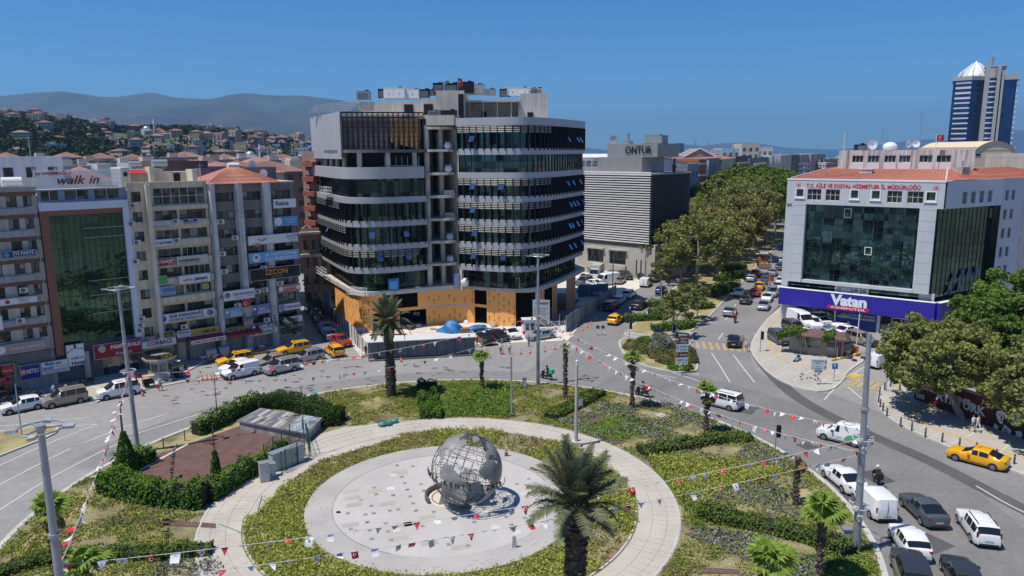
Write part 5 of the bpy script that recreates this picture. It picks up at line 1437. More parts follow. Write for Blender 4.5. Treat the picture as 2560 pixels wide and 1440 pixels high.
mb=MB();mb.poly([(1.2,.9,5.6),(14.3,.9,5.6),(14.3,.9,18.7),(1.2,.9,18.7)]);mb.poly([(0.2,.9,5.6),(1.2,.9,5.6),(1.2,.9,18.7),(0.2,.9,18.7)]);mb.bd('side_glass',[GLG],SB)
mb=MB()
for i in rg_(13):mb.box(1.2+i*1.09-.025,1.2+i*1.09+.025,.84,.895,5.6,18.7)
for k in rg_(11):mb.box(1.2,14.3,.85,.893,6.0+k*1.2-.02,6.0+k*1.2+.02)
mb.bd('side_mullions',[flat('mullion_teal',(.02,.04,.045),.5)],SB)
mb=MB();mb.box(-.3,14.6,-.9,-.2,2.6,5.6);mb.bd('side_fascia',[BLUE],SB)
mb=MB();mb.box(-.3,14.6,-.95,-.15,5.6,5.68);mb.bd('side_trim',[WHITE],SB)
mb=MB();mb.box(0,14.4,.3,1,0,2.6);mb.bd('side_shop_wall',[GLW],SB)
logo(SB,8.3,-.92,4.1,.95)
ops=[]
for k in rg_(7):
 for a in(15.4,17.2):ops.append((a,a+.95,20.9-k*2.85-1.5,20.9-k*2.85))
mb=MB();gw9(mb,14.5,20.6,0,T1+.2,ops,.25);mb.poly([(20.6,0,0),(20.6,3.2,0),(20.6,3.2,T1),(20.6,0,T1)]);mb.poly([(20.6,3.2,0),(34,3.2,0),(34,3.2,T1),(20.6,3.2,T1)]);mb.bd('side_stair_wall',[M('side_cladding',
(.46,.49,.52),.5,.1,var=.05,scale=.3)],SB)
for o in ops:wi9(SB,*o,y=.18,n=2,frame=1)
for k in rg_(7):
 for a in(22.5,25.5,28.5,31.5):
  o=wi9(SB,a,a+1.0,20.9-k*2.85-1.5,20.9-k*2.85,y=3.15,n=2,frame=1)
for a,c in((5.2,7.6),(7.3,7.9),(9.2,8.0),(11.0,8.1),(4.3,5.9),(6.9,6.0)):
 mb=MB();mb.obox((a,.6,c+1.0),(.42,.03,.65),tilt=radians(-14));mb.bd('open_window',[WINM and GLW or GLW],SB)
pA,pB,pC,pD=(0.4,.5),(side[0][0]-.3,.5),toA(VB.w(34,.5)),toA(VB.w(34,14))
rA,rB=(3.0,9.5),(side[0][0]-1.5,10.5)
rC=toA(VB.w(34,9))
mb=MB();zt=23.9
mb.poly([(*pA,T1+.25),(*pB,T1+.25),(*rB,zt),(*rA,zt)]);mb.poly([(*pB,T1+.25),(*pC,T1+.25),(*rC,zt),(*rB,zt)]);mb.poly([(*pA,T1+.25),(*rA,zt),(1,18,zt),(0,18,T1+.25)])
mb.poly([(*rA,zt),(*rB,zt),(rB[0],24,zt),(1,24,zt)]);mb.poly([(*rB,zt),(*rC,zt),(*toA(VB.w(34,22)),T1),(rB[0],24,zt)])
rf=mb.bd('roof',[M('orange_roof_tile',(.40,.155,.105),.85,var=.18,scale=.8,fine=.2)],VT)
mb=MB()
for i in rg_(40):
 t=(i+.5)/40
 mb.bar((pA[0]+(pB[0]-pA[0])*t,.5,T1+.27),(rA[0]+(rB[0]-rA[0])*t,rA[1]+(rB[1]-rA[1])*t,zt+.02),.09,.05)
for i in rg_(44):
 t=(i+.5)/44
 mb.bar((pB[0]+(pC[0]-pB[0])*t,pB[1]+(pC[1]-pB[1])*t,T1+.27),(rB[0]+(rC[0]-rB[0])*t,rB[1]+(rC[1]-rB[1])*t,zt+.02),.09,.05)
mb.bd('roof_tile_rows',[M('orange_roof_tile_b',(.40,.13,.08),.85,var=.15)],rf)
mb=MB();mb.bar((*pB,T1+.3),(*rB,zt+.06),.22,.1);mb.bar((*pA,T1+.3),(*rA,zt+.06),.22,.1);mb.bd('ridge_tiles',[M('pale_ridge',(.60,.50,.42),.9)],rf)
PHc=em9('rooftop_storey',(0,0,0));PHc.parent=VT;PHc.location=(5.4,10.6,0);PHc.rotation_euler=(0,0,radians(21));KIDS[VT.name].append(PHc)
ops=[(1.3,2.9,24.9,26.0),(3.6,5.2,24.9,26.0),(6.0,7.6,24.9,26.0),(8.1,9.7,24.9,26.0),(11.0,12.8,24.9,26.0),(13.4,15.4,24.9,26.0)]
GRM=M('grimy_concrete',(.56,.535,.48),.95,var=.15,scale=.6,sk9=.35)
mb=MB();gw9(mb,0,18.6,23.4,26.8,ops,.2);mb.poly([(18.6,0,23.4),(18.6,6,23.4),(18.6,6,26.8),(18.6,0,26.8)]);mb.poly([(0,6,23.4),(0,0,23.4),(0,0,26.8),(0,6,26.8)]);mb.poly([(0,0,26.8),(18.6,0,26.8),(18.6,
6,26.8),(0,6,26.8)]);mb.bd('rooftop_wall',[GRM],PHc)
for o in ops:wi9(PHc,*o,y=.16,n=3,frame=1)
mb=MB()
for o in ops:mb.box(o[0]-.1,o[1]+.1,-.08,-.0,23.8,24.8)
mb.bd('white_panels',[WHITE],PHc)
for x,y,z,lab,k in((1.5,3,27.1,'dark boxed unit at the left of the rooftop storey','u'),):
 pass
def on_va(u,v):return VA.w(u,v)
def ph(u,v):
 c,s_=cos(radians(21)),sin(radians(21));return VA.w(5.4+u*c-v*s_,10.6+u*s_+v*c)
ab9('roof_unit','dark boxed unit at the left end of the grimy rooftop storey','roof unit',(*ph(2.6,2),26.8),1.5,1.2,.9,BLACK,0,1)
dish((*ph(4.3,1.5),26.7),'big white satellite dish left of the white dome',0,.8);dish((*ph(9.5,1.5),26.8),'tilted white satellite dish among grey boxes',.3,.6);dish((*ph(10.6,1.5),26.8),'second tilted white satellite dish among grey boxes',
-.3,.6)
r=em9('roof_dome',(*ph(7,2),27.1));T(r,'white plastic dome on the grimy rooftop storey','dome');mb=MB();mb.ell((0,0,.2),(1.1,1.1,.8),nu=14);mb.bd('shell',WHITE,r,60)
for u,h,lab in((-.2,5.5,'white flagpole without a flag at the left end of the roof'),(12.9,5.0,'tall white flagpole carrying a small red flag')):
 mb=MB();mb.tube([(0,0,0),(0,0,h)],[.07,.04],6);r=em9('flagpole',(*ph(u,-.8),24.2));T(r,lab,'flagpole');mb.bd('pole',WHITE,r)
mb=MB()
for i in rg_(6):mb.poly([(.2*i,.1*sin(i*1.2),-.9),(.2*(i+1),.1*sin((i+1)*1.2),-.92),(.2*(i+1),.1*sin((i+1)*1.2),-.05),(.2*i,.1*sin(i*1.2),0)],0)
star_crescent(mb,(.5,-.45),.2,1,-.13)
o=mb.bd('flag',[RED,WHITE],None,None,(*ph(12.9,-.8),29.1),0);T(o,'small red flag with a white crescent flying above the tiled roof','flag')
for u,h in((5.8,4),(11.2,6.0)):an9((*ph(u,2),26.8),h,'thin antenna rising from the grimy rooftop storey')
r=em9('chimney',(*VB.w(10.5,4),23.0),VB.a);T(r,'grey box chimney standing in the tiled roof slope','chimney')
mb=MB();mb.box(-1.0,1.0,-.6,.6,-.4,1.3);mb.bd('stack',[GREYW],r);mb=MB();mb.tube([(0,0,1.3),(0,0,2.2)],.16,8);mb.bd('flue',STEEL,r)
r=em9('roof_hatch',(*VA.w(9.8,6.5),23.4),VA.a);T(r,'low grey hatch at the top of the tiled slope','roof hatch');mb=MB();mb.box(-.9,.9,-.6,.6,-.3,.5);mb.box(-1.0,1.0,-.7,.7,.5,.6);mb.bd('lid',[CONC],r)
#  louvred block and the buildings along the avenue 
OF=Fr(15.0,165.5,-42.2)
OT=bldg('office_building',OF,'stone office block screened with white horizontal louvres')
OW=18.3
STONE=M('pale_stone',(.44,.41,.37),.85,var=.08,scale=.4,sk9=.05)
mb=MB();mb.box(.3,OW-.3,1.0,17,7.6,22.0);mb.bd('body',[M('dark_body',(.035,.028,.03),.8,var=.1)],OT)
mb=MB()
for k in rg_(30):
 z=7.75+k*.505
 mb.box(0,OW,-.05,.28,z,z+.21)
mb.bd('louvres',[M('white_louvre',(.86,.84,.81),.6,var=.04)],OT)
mb=MB()
for k in rg_(30):mb.box(OW+.0,OW+.14,.3,16,7.75+k*.505,7.75+k*.505+.1)
for y in np.arange(.4,16.2,1.6):mb.box(OW+.14,OW+.2,y-.04,y+.04,7.6,22.8)
mb.bd('side_louvres',[M('dull_louvre',(.10,.10,.095),.7)],OT)
mb=MB()
for x in np.arange(.2,OW,2.2):mb.box(x-.03,x+.03,.28,.34,7.6,22.7)
mb.bd('louvre_posts',[BLACK],OT)
for k in rg_(4):
 mb=MB();mb.box(.4,OW-.4,.96,1.0,8.2+k*3.6,8.32+k*3.6);mb.bd('red_line',[M('red_line',(.3,.04,.03))],OT)
ops=[(2.3,6.6,2.7,5.6),(8.2,12.4,2.7,5.6),(15.0,15.35,.7,4.2),(16.1,16.45,.7,4.2),(17.2,17.55,.7,4.2)]
mb=MB();gw9(mb,-.4,19.6,0,6.9,ops,.5,y=.4);mb.poly([(19.6,.4,0),(19.6,14,0),(19.6,14,7.5),(19.6,.4,7.5)]);mb.box(-.4,19.5,1.1,16,6.9,7.6);mb.poly([(-.4,.4,6.9),(19.6,.4,6.9),(19.6,1.1,6.9),(-.4,1.1,6.9)])
for a,b in((2.0,6.9),(7.9,12.7)):mb.box(a,b,-.25,.4,5.75,6.1);mb.box(a+.1,b-.1,-.1,.4,1.5,2.6)
mb.bd('stone_base',[STONE],OT)
for o in ops:
 if o[1]-o[0]>1:wi9(OT,*o,y=.8,n=2)
 else:
  mb=MB();mb.poly([(o[0],.85,o[2]),(o[1],.85,o[2]),(o[1],.85,o[3]),(o[0],.85,o[3])]);mb.bd('slot_window',[DARK],OT)
mb=MB();mb.box(0,OW+.2,0,17,22.0,22.3);mb.bd('roof_deck',[ROOFG],OT)
mb=MB()
for x in np.arange(0,OW,1.5):mb.bar((x,.1,22.3),(x,.1,23.2),.05)
mb.bar((0,.1,23.2),(OW,.1,23.2),.06);mb.bar((OW,.1,23.2),(OW,16,23.2),.06);mb.bd('roof_rail',[STEEL],OT)
PM=M('metal_panel',(.30,.30,.29),.6,.2,var=.06,scale=.4)
mb=MB();mb.box(3.0,14.2,3.0,12,22.3,25.6);mb.box(4.6,17.2,4.2,13,25.62,28.4);mb.bd('plant_house',[PM],OT)
mb=MB()
for x in np.arange(4.5,17,2.3):mb.box(x-.02,x+.02,4.19,4.2,25.7,28.4)
for x in np.arange(3.5,14,2.3):mb.box(x-.02,x+.02,2.99,3.0,22.4,25.6)
mb.bd('panel_joints',[flat('joint_dark',(.12,.13,.14))],OT)
me,tw,_=tm9('ONTUR',1.55,flat('letters_dark',(.03,.03,.035),.5,.4),bold=.02)
o=mobj('lettering',me,OT,(12.6,4.0,27.15));o.scale=(6.6/tw,1,1)
ab9('roof_unit','open metal hood on the panelled plant house of the louvred block','roof unit',(*OF.w(14.5,8),28.4),4.2,2.5,1.7,PM,OF.a,4)
dish((*OF.w(5.6,5),28.3),'dark satellite dish on the plant house of the louvred block',OF.a,1.0,STEEL)
r=em9('roof_chimney',(*OF.w(8,7),28.4),OF.a);T(r,'round grey flue on the plant house of the louvred block','chimney');mb=MB();mb.tube([(0,0,0),(0,0,.7)],1.1,14);mb.tube([(0,0,.7),(0,0,2.4)],.35,10);mb.bd('flue',
STEEL,r,40)
r=em9('roof_chimney',(*OF.w(18.5,9),22.3),OF.a);T(r,'dark steel flue on the roof edge right of the plant house','chimney');mb=MB();mb.tube([(0,0,0),(0,0,3.0)],.25,10);mb.tube([(0,0,1.0),(0,0,1.5)],.5,10);mb.bd('flue',
BLACK,r,40)
def pb9(name,lb9,px0,px1,Y0,Y1,ytop0,wall,roof='flat',depth=18,fl=6,wn=4,side_wall=None,frame=0,cat='building',top=None):
 a=atY(px0,500,Y0);b=atY(px1,500,Y1)
 h=top if top else Zat(a[0],a[1],ytop0)
 an=atan2(b[1]-a[1],b[0]-a[0]);c=(a[0]-sin(an)*depth,a[1]+cos(an)*depth);d=(b[0]-sin(an)*depth,b[1]+cos(an)*depth)
 r=sb9(name,lb9,[a[:2],b[:2],d,c],0,h,wall,roof,cat=cat)
 if wn:fo9(r,a,b,h-fl*3.1,h-.4,wn,fl,hw=.7,hh=1.4,frame=frame)
 return r,a,b,h
a,b=atY(1612,500,178),atY(1716,500,190)
r=em9('white_building',(a[0],a[1],0));T(r,'white building with a long sloping sheet roof behind the louvred block','building')
dx,dy=b[0]-a[0],b[1]-a[1];L=math.hypot(dx,dy);r.rotation_euler=(0,0,atan2(dy,dx))
zl,zr_=Zat(a[0],a[1],386),Zat(b[0],b[1],411)
mb=MB();mb.prism([(-4,0),(L,0),(L,26),(-4,26)],0,19);mb.poly([(-4,0,19),(L,0,19),(L,0,zr_),(1.2,0,zl),(-4,0,zl-.8)]);mb.poly([(L,0,19),(L,26,19),(L,26,zr_),(L,0,zr_)]);mb.bd('wall',[M('bright_white_wall',
(.72,.70,.65),.9,var=.04,sk9=.05)],r)
mb=MB();mb.poly([(1.0,-.3,zl+.15),(L+.3,-.3,zr_+.15),(L+.3,26,zr_+.15),(1.0,26,zl+.15)]);mb.poly([(-4,-.3,zl-.7),(1.0,-.3,zl+.15),(1.0,26,zl+.15),(-4,26,zl-.7)]);mb.bd('roof',[ROOFW],r)
mb=MB();mb.bar((1.0,-.35,zl+.05),(L+.3,-.35,zr_+.05),.2);mb.bd('eaves_trim',[GREYW],r)
av=Fr(30.0,158.0,57)
BK=M('red_brick_panel',(.36,.12,.07),.9,var=.12)
items=[(1716,1744,184,200,418,M('blue_grey_render',(.22,.26,.32),.8,var=.08),'blue grey block with horizontal bands, left of the brick panelled block',3),(1744,1764,206,210,405,BK,'block with red brick panels and pale floor bands',
0),(1764,1800,212,232,402,M('grey_render3',(.26,.27,.29),.8,var=.08),'grey balcony front joined to the brick panelled block',3),(1800,1830,228,262,398,CREAM,'cream blank gable wall beyond the brick panelled block',
0),(1828,1870,262,300,397,DGREY,'dark grey block with air conditioners over the trees',4),(1870,1916,290,330,400,M('slate_render',(.15,.17,.19),.8,var=.1),'slate coloured block with white balconies over the trees',
4),(1916,1945,330,370,395,M('finned_render',(.50,.52,.52),.8,var=.08),'white block with vertical fins over the trees',5),(1945,1972,370,420,392,M('stained_white',(.48,.45,.41),.9,var=.15,sk9=.25),'stained white block with a bare patch over the trees',
2),(1972,1994,420,480,391,M('dark_brown_render',(.16,.13,.12),.9,var=.1),'dark brown narrow block near the end of the avenue',3),(1994,2020,470,540,390,M('grey_far',(.30,.29,.28),.9,var=.1),'grey narrow block at the end of the avenue',
3),(2020,2050,520,600,388,M('cream_far',(.42,.36,.29),.9,var=.1),'cream block at the far end of the avenue',3)]
for i,(p0,p1,Y0,Y1,yt,w_,lab,wn)in en_(items):
 r,a,b,h=pb9('apartment_building',lab,p0,p1,Y0,Y1,yt,w_,'tile' if i in(3,)else 'flat',16 if i<4 else 22,6,wn,frame=i%2)
 if 'brick' in lab and wn==0:
  ox,oy=r.location[0],r.location[1]
  mb=MB()
  for k in rg_(7):mb.bar((a[0]-ox+.05,a[1]-oy-.1,h-.5-k*3.1),(b[0]-ox,b[1]-oy-.1,h-.5-k*3.1),.2,.5)
  mb.bar((b[0]-ox,b[1]-oy-.1,0),(b[0]-ox,b[1]-oy-.1,h+.4),.8);mb.bd('floor_bands',[OFFW],r)
 if i in(4,5,6):
  ox,oy=r.location[0],r.location[1];an=atan2(b[1]-a[1],b[0]-a[0]);Ln=math.hypot(b[0]-a[0],b[1]-a[1])
  mb=MB()
  for k in rg_(5):
   if i==6:mb.bar((a[0]-ox+cos(an)*Ln*k/5+sin(an)*.5,a[1]-oy+sin(an)*Ln*k/5-cos(an)*.5,h-14),(a[0]-ox+cos(an)*Ln*k/5+sin(an)*.5,a[1]-oy+sin(an)*Ln*k/5-cos(an)*.5,h+1),.5,1.2)
   else:mb.obox((a[0]-ox+cos(an)*Ln*.4+sin(an)*.6,a[1]-oy+sin(an)*Ln*.4-cos(an)*.6,h-1.9-k*3.1),(Ln*.3,.6,.45),an)
  mb.bd('balcony' if i!=6 else 'fins',[OFFW if i!=4 else GREYW],r)
for lab,p0,p1,Y,yt,w_,rf_ in(('brown gabled roof with pale edges behind the brick block',1700,1790,235,388,M('brown_gable',(.28,.23,.20),.9,var=.1),'gable'),('white terrace block with a steel pergola far behind the avenue',
1735,1800,300,379,OFFW,'flat'),('pale blue boxed storey far behind the avenue',1800,1842,320,375,M('pale_blue_box',(.42,.52,.58),.8,var=.05),'flat'),('cream rooftop storey with small square windows far behind the avenue',
1848,1892,330,363,M('cream_box',(.55,.50,.40),.8,var=.06),'flat'),('white terrace roof right of the cream rooftop storey',1886,1925,335,372,OFFW,'flat'),('long low white block left of the louvred block',
1446,1494,215,392,OFFW,'flat')):
 r,a,b,h=pb9('apartment_building',lab,p0,p1,Y,Y,yt+(8 if rf_=='gable' else 0),w_,'flat',14,2,3)
 if rf_=='gable':
  ox,oy=r.location[0],r.location[1];mb=MB()
  m=((a[0]+b[0])/2-ox,a[1]-oy)
  mb.poly([(a[0]-ox,a[1]-oy,h),(b[0]-ox,b[1]-oy,h),(m[0],m[1],h+3)]);mb.poly([(a[0]-ox,a[1]-oy,h),(m[0],m[1],h+3),(m[0],m[1]+14,h+3),(a[0]-ox,a[1]-oy+14,h)]);mb.poly([(m[0],m[1],h+3),(b[0]-ox,b[1]-oy,h),
  (b[0]-ox,b[1]-oy+14,h),(m[0],m[1]+14,h+3)]);mb.bd('gable_roof',[w_],r)
  mb=MB();mb.bar((m[0],m[1]-.1,h+3.1),(b[0]-ox,b[1]-oy-.1,h+.1),.5,.3);mb.bar((a[0]-ox,a[1]-oy-.1,h+.1),(m[0],m[1]-.1,h+3.1),.3,.2);mb.bd('verge',[WHITE],r)
for p,Y,y0,y1 in((1614,205,400,343),(1737,250,400,350),(1770,300,395,352),(1833,320,380,358),(2045,480,385,362),(2215,260,372,344)):
 x,y,zb=atY(p,y0,Y);zt_=atY(p,y1,Y)[2]
 mb=MB();mb.bar((0,0,0),(0,0,zt_-zb),.25);mb.bar((-.8,0,zt_-zb-1.5),(.8,0,zt_-zb-1.5),.12);o=mb.bd('roof_antenna',STEEL,None,None,(x,y,zb));T(o,'thin antenna mast above the roofs right of the curved building',
 'antenna','antenna masts above the right hand roofs')
#  the tall blue tower and its neighbours 
TY_=500.0
xl,_,_=atY(2374,300,TY_);xr,_,_=atY(2530,300,TY_)
TWR=em9('tower',(xl,TY_,0),-.53);T(TWR,'tall blue glass tower with white floor bands and a white crown','tower')
TWw=(xr-xl)*.86
zt=Zat(xl,TY_,193);k_=TWw/160.0
TWH=M('tower_white',(.60,.60,.60),.6,var=.04);TGY=M('tower_grey',(.36,.37,.37),.6,var=.04)
mb=MB();mb.prism([(0,0),(TWw*.29,-3),(TWw*.49,4),(TWw*.49,34),(0,34)],0,zt-2.5);mb.prism([(TWw*.78,1),(TWw*.985,3),(TWw*.985,34),(TWw*.78,34)],0,zt-3);mb.bd('glass_body',[GLB],TWR)
mb=MB()
for k in rg_(24):
 z=zt-3.6-k*3.25
 if z<5:break
 mb.prism([(-.2,.1),(TWw*.29,-3.2),(TWw*.292,-2.9),(0,.5)],z-.55-(1 if k<4 else 0)*.4,z+.35,bt9=True)
 mb.tube([(TWw*.62,2.5,z-.5),(TWw*.62,2.5,z+.35)],TWw*.068,16)
 mb.box(TWw*.985,TWw*.985+1.2,2,5,z-.4,z+.5)
mb.bd('floor_bands',[TWH],TWR)
mb=MB();mb.tube([(TWw*.62,2.5,0),(TWw*.62,2.5,zt+1)],TWw*.064,16);mb.bd('bay_glass',[GLB],TWR)
mb=MB();mb.tube([(TWw*.62,2.5,zt-1.5),(TWw*.62,2.5,zt+4.5)],TWw*.07,16)
mb.box(TWw*.49,TWw*.565,1,30,0,zt+5.5);mb.box(TWw*.675,TWw*.73,1,30,0,zt+5.5);mb.box(TWw*.75,TWw*.785,0,30,0,zt+1);mb.box(TWw*.49,TWw*.8,3.5,30,zt-2,zt+5.6);mb.box(TWw*.47,TWw*.82,2.6,30,zt+5.6,zt+6.4)
mb.prism([(-.6,-.4),(TWw*.29,-3.8),(TWw*.5,3.5),(TWw*.5,34),(-.6,34)],zt-2.5,zt);mb.box(TWw*.77,TWw*1.01,.5,34,zt-3,zt+.3)
mb.bd('frame_piers',[TGY],TWR)
mb=MB();c_=(TWw*.34,16)
for k,(r_,z)in en_(((8,0),(7.5,2),(6.6,4),(5,6),(3,8),(1.2,9.5),(.2,11))):
 if k:mb.tube([(*c_,zt+zp),(*c_,zt+z)],[rp,r_],14,cap=True)
 rp,zp=r_,z
for i in rg_(14):
 a=2*pi*i/14;mb.bar((c_[0]+10*cos(a),c_[1]+10*sin(a),zt+1.5),(c_[0]+8.5*cos(a),c_[1]+8.5*sin(a),zt+4),.5);mb.bar((c_[0]+8.5*cos(a),c_[1]+8.5*sin(a),zt+4),(c_[0]+2*cos(a),c_[1]+2*sin(a),zt+9.5),.4)
mb.bd('crown',[WHITE],TWR,30)
mb=MB();mb.tube([(TWw*.58,18,zt+6),(TWw*.58,18,zt+13)],1.3,8);mb.bd('chimney',[STEEL],TWR)
r=sb9('hall_building','cream building with a curved roof at the right edge below the tower',[atY(2432,400,165)[:2],atY(2536,400,165)[:2],(atY(2536,400,165)[0]+6,195),(atY(2432,400,165)[0]+4,195)],0,26.6,
M('cream_bright',(.66,.53,.38),.9,var=.04))
ox,oy=r.location[0],r.location[1]
a=atY(2432,400,165);b=atY(2536,400,165);mb=MB();n=12
for i in rg_(n):
 t0,t1=i/n,(i+1)/n;x0,x1=a[0]+(b[0]-a[0])*t0-ox,a[0]+(b[0]-a[0])*t1-ox;z0,z1=26.6+2.0*sin(pi*t0)**.8,26.6+2.0*sin(pi*t1)**.8
 mb.poly([(x0,165-oy-.05,26.6),(x1,165-oy-.05,26.6),(x1,165-oy-.05,z1),(x0,165-oy-.05,z0)]);mb.poly([(x0,165-oy-.3,z0),(x1,165-oy-.3,z1),(x1+4,195-oy,z1),(x0+4,195-oy,z0)])
mb.bd('curved_roof',[M('cream_bright',(.66,.53,.38))],r)
mb=MB()
for t in(.06,.36):mb.box(a[0]+(b[0]-a[0])*t-ox,a[0]+(b[0]-a[0])*t-ox+1.0,165-oy-.1,165-oy-.06,25.4,25.8)
mb.bd('small_window',[DARK],r)
pb9('apartment_building','long low cream walled roof with a hatch at the right edge',2452,2640,140,132,394,M('cream_low',(.50,.44,.36),.9,var=.06,sk9=.12),'flat',12,1,0)
#  trees, palms, hedges, beds 
BARK=M('plane_bark',(.30,.26,.21),.95,var=.35,scale=1.5,fine=.2)
BARKD=M('dark_bark',(.12,.095,.075),.95,var=.3,scale=1.5,fine=.2)
LF1=lm9('leaf_plane_olive',(.115,.145,.035),(.40,.41,.14),.30,.35)
LF2=lm9('leaf_plane_green',(.070,.125,.022),(.27,.34,.075),.30,.35)
LF3=lm9('leaf_plane_warm',(.13,.135,.04),(.42,.38,.14),.30,.35)
LF4=lm9('leaf_bright',(.055,.115,.020),(.22,.33,.065),.30,.5)
LFD=lm9('leaf_dark',(.018,.042,.012),(.065,.115,.03),.15,.7)
LFI=lm9('leaf_ivy',(.037,.091,.016),(.161,.282,.040),.2,.6)
LFP=lm9('leaf_palm',(.055,.075,.038),(.24,.265,.16),.2,.8)
LFW=lm9('leaf_fan_palm',(.105,.175,.026),(.333,.455,.088),.3,.8)
LFDRY=lm9('leaf_dry',(.16,.10,.04),(.34,.24,.10),.2,.8)
def crown_pts(n,R,H,se9,clumps=26,z0=0.0,spread=1.0,sub=9):
 'leaf positions gathered into branch-end clumps with gaps between them'
 g=np.random.default_rng(se9)
 out=[];cs=[]
 for i in rg_(clumps):
  a=i*2.399+g.uniform(-.3,.3);t=(i+.5)/clumps
  ph=math.acos(1-1.75*t)
  rr=g.uniform(.70,1.05)
  c=np.array([R*sin(ph)*cos(a)*rr,R*sin(ph)*sin(a)*rr,z0+H*.5+H*.5*cos(ph)*rr])
  cs.append(c)
  r=R*g.uniform(.22,.40)
  for j in rg_(sub):
   d=g.normal(size=3);d/=np.linalg.norm(d)
   sc=c+d*r*g.uniform(.5,1.0)*np.array([1,1,.7])
   m=int(n/clumps/sub*g.uniform(.4,1.6))
   p=g.normal(size=(m,3));p/=np.linalg.norm(p,axis=1)[:,None]
   p*=(r*.42*g.uniform(.35,1.0,m)**.5)[:,None]
   out.append(sc+p*np.array([1,1,.75]))
 return np.vstack(out),cs
def limb(mb,a,b,r0,r1,bend,g,k=6):
 a,b=Vector(a),Vector(b);n=5;pts=[]
 off=Vector((g.uniform(-1,1),g.uniform(-1,1),g.uniform(-.3,.6)))*bend
 for i in rg_(n):t=i/(n-1);pts.append(a.lerp(b,t)+off*sin(pi*t))
 mb.tube(pts,[r0+(r1-r0)*i/(n-1)for i in rg_(n)],k,cap=False)
def tp9(se9,R,H,trunk_h,tr,leaf,mat,bark,n=13000,clumps=30,lean=(0,0),size=.34):
 g=random.Random(se9)
 p=em9('plane_tree',(0,0,0),link=False)
 C,cs=crown_pts(n,R,H,se9,clumps,trunk_h-.5)
 C[:,0]+=lean[0];C[:,1]+=lean[1]
 mb=MB();top=Vector((lean[0]*.75,lean[1]*.75,trunk_h+H*.12))
 limb(mb,(0,0,-.2),top,tr,tr*.62,.35,g,10)
 mains=[]
 for i in rg_(6):
  c=cs[int(i*len(cs)/6)];q=top.lerp(Vector((c[0]+lean[0],c[1]+lean[1],c[2])),.55)
  limb(mb,top,q,tr*.45,tr*.24,.5,g);mains.append(q)
 for c in cs:
  v=Vector((c[0]+lean[0],c[1]+lean[1],c[2]));m=min(mains,key=lambda q:(q-v).length);limb(mb,m,v,tr*.2,.04,.35,g,5)
 mb.bd('trunk',bark,p,60,link=False)
 leaves('crown',C,size,mat,p,up=.45,aspect=1.5,se9=se9,link=False)
 return p
PT=[tp9(1,6.0,9.5,5.0,.42,.4,LF1,BARK),tp9(2,5.4,10.0,5.5,.40,.4,LF2,BARK),tp9(3,6.4,9.0,4.5,.45,.4,LF3,BARK),tp9(4,4.6,9.5,4.0,.3,.4,LF1,BARK,6500,20)]
AVT=[(1300+442,738,0,.95,'olive'),(1668,700,3,.85,'olive'),(1700,715,3,.7,'grey green'),(1790,690,2,1.0,'warm olive'),(1745,660,0,1.0,'olive'),(1700,640,1,.9,'green'),(1800,640,0,1.05,'olive'),(1850,650,
2,.95,'warm olive'),(1760,615,1,1.0,'green'),(1820,610,1,1.1,'green'),(1880,622,0,1.0,'olive'),(1915,612,1,1.0,'green'),(1860,590,1,1.1,'green'),(1910,588,1,1.05,'deep green'),(1935,600,2,.9,'warm olive'),
(1780,585,0,1.0,'olive'),(1700,600,2,.8,'warm olive'),(1830,570,1,1.1,'green'),(1890,568,1,1.1,'deep green'),(1935,572,1,1.05,'deep green'),(1950,556,1,1.0,'deep green')]
desc=['tree beside the avenue hedge, nearest of the avenue trees','slim tree leaning over the left street beside the lamp','second slim tree by the left street','spreading tree in the middle of the avenue with pale bare limbs showing']
for i,(px,py,w_,sc,tone)in en_(AVT):
 x,y=G(px,py);o=clone(PT[w_],(x,y,.12),rnd.uniform(0,6),scale=(sc*1.12,sc*1.12,sc*1.1)if py>655 else(sc*1.15,sc*1.15,sc*1.3))
 T(o,desc[i]if i<4 else '%s plane tree in the avenue row'%tone,'tree','plane trees along the avenue')
mb=None
small=tp9(9,2.0,5.5,2.6,.13,.3,LF1,BARK,2600,12,size=.34)
for px,py,sc,lab in((1690,845,.95,'thin young tree with a white trunk at the tip of the avenue median'),(1715,812,.85,'thin young tree behind the grey cabinets on the median'),(1742,800,.8,'thin young tree beside the avenue kerb'),
(1650,740,.9,'leafy young tree between the hedges near the left street')):
 x,y=G(px,py);o=clone(small,(x,y,.12),rnd.uniform(0,6),scale=sc);T(o,lab,'tree')
BT=[(tp9(21,4.9,6.6,3.2,.38,.4,LF1,BARK,34000,44,(-1.9,1.6),.235),(2408,1048),'olive plane tree with a leaning pale trunk in front of the dark red mural wall'),(tp9(22,5.2,8.0,3.4,.45,.4,LF4,BARK,26000,
44,size=.28),(2480,960),'bright green tree behind the mural wall at the right edge'),(tp9(23,4.8,6.5,3,.4,.4,LF1,BARK,22000,40,size=.25),(2600,1110),'olive plane tree cut off by the right edge in front of the mural faces'),
(tp9(24,5.5,8.5,4,.4,.4,LF4,BARK,16000,36,size=.32),(2590,900),'deep green tree beside the right edge behind the other trees'),(tp9(25,3.4,5,2,.35,.4,LF2,BARKD,9000,30,size=.38),(2440,880),'darker green tree between the shop fascia and the mural wall')]
for p,(px,py),lab in BT:
 x,y=G(px,py);o=clone(p,(x,y,.1),0);T(o,lab,'tree')
x,y=G(722,862);o=clone(small,(x,y,.1),1.0,scale=.55,recolor={'leaf_plane_olive':LF4});T(o,'bright green bushy sapling behind the taxi at the street row','tree')
x,y=G(600,872);o=clone(small,(x,y,.1),2.0,scale=.42);T(o,'dull olive sapling in front of the dark red awning','tree')
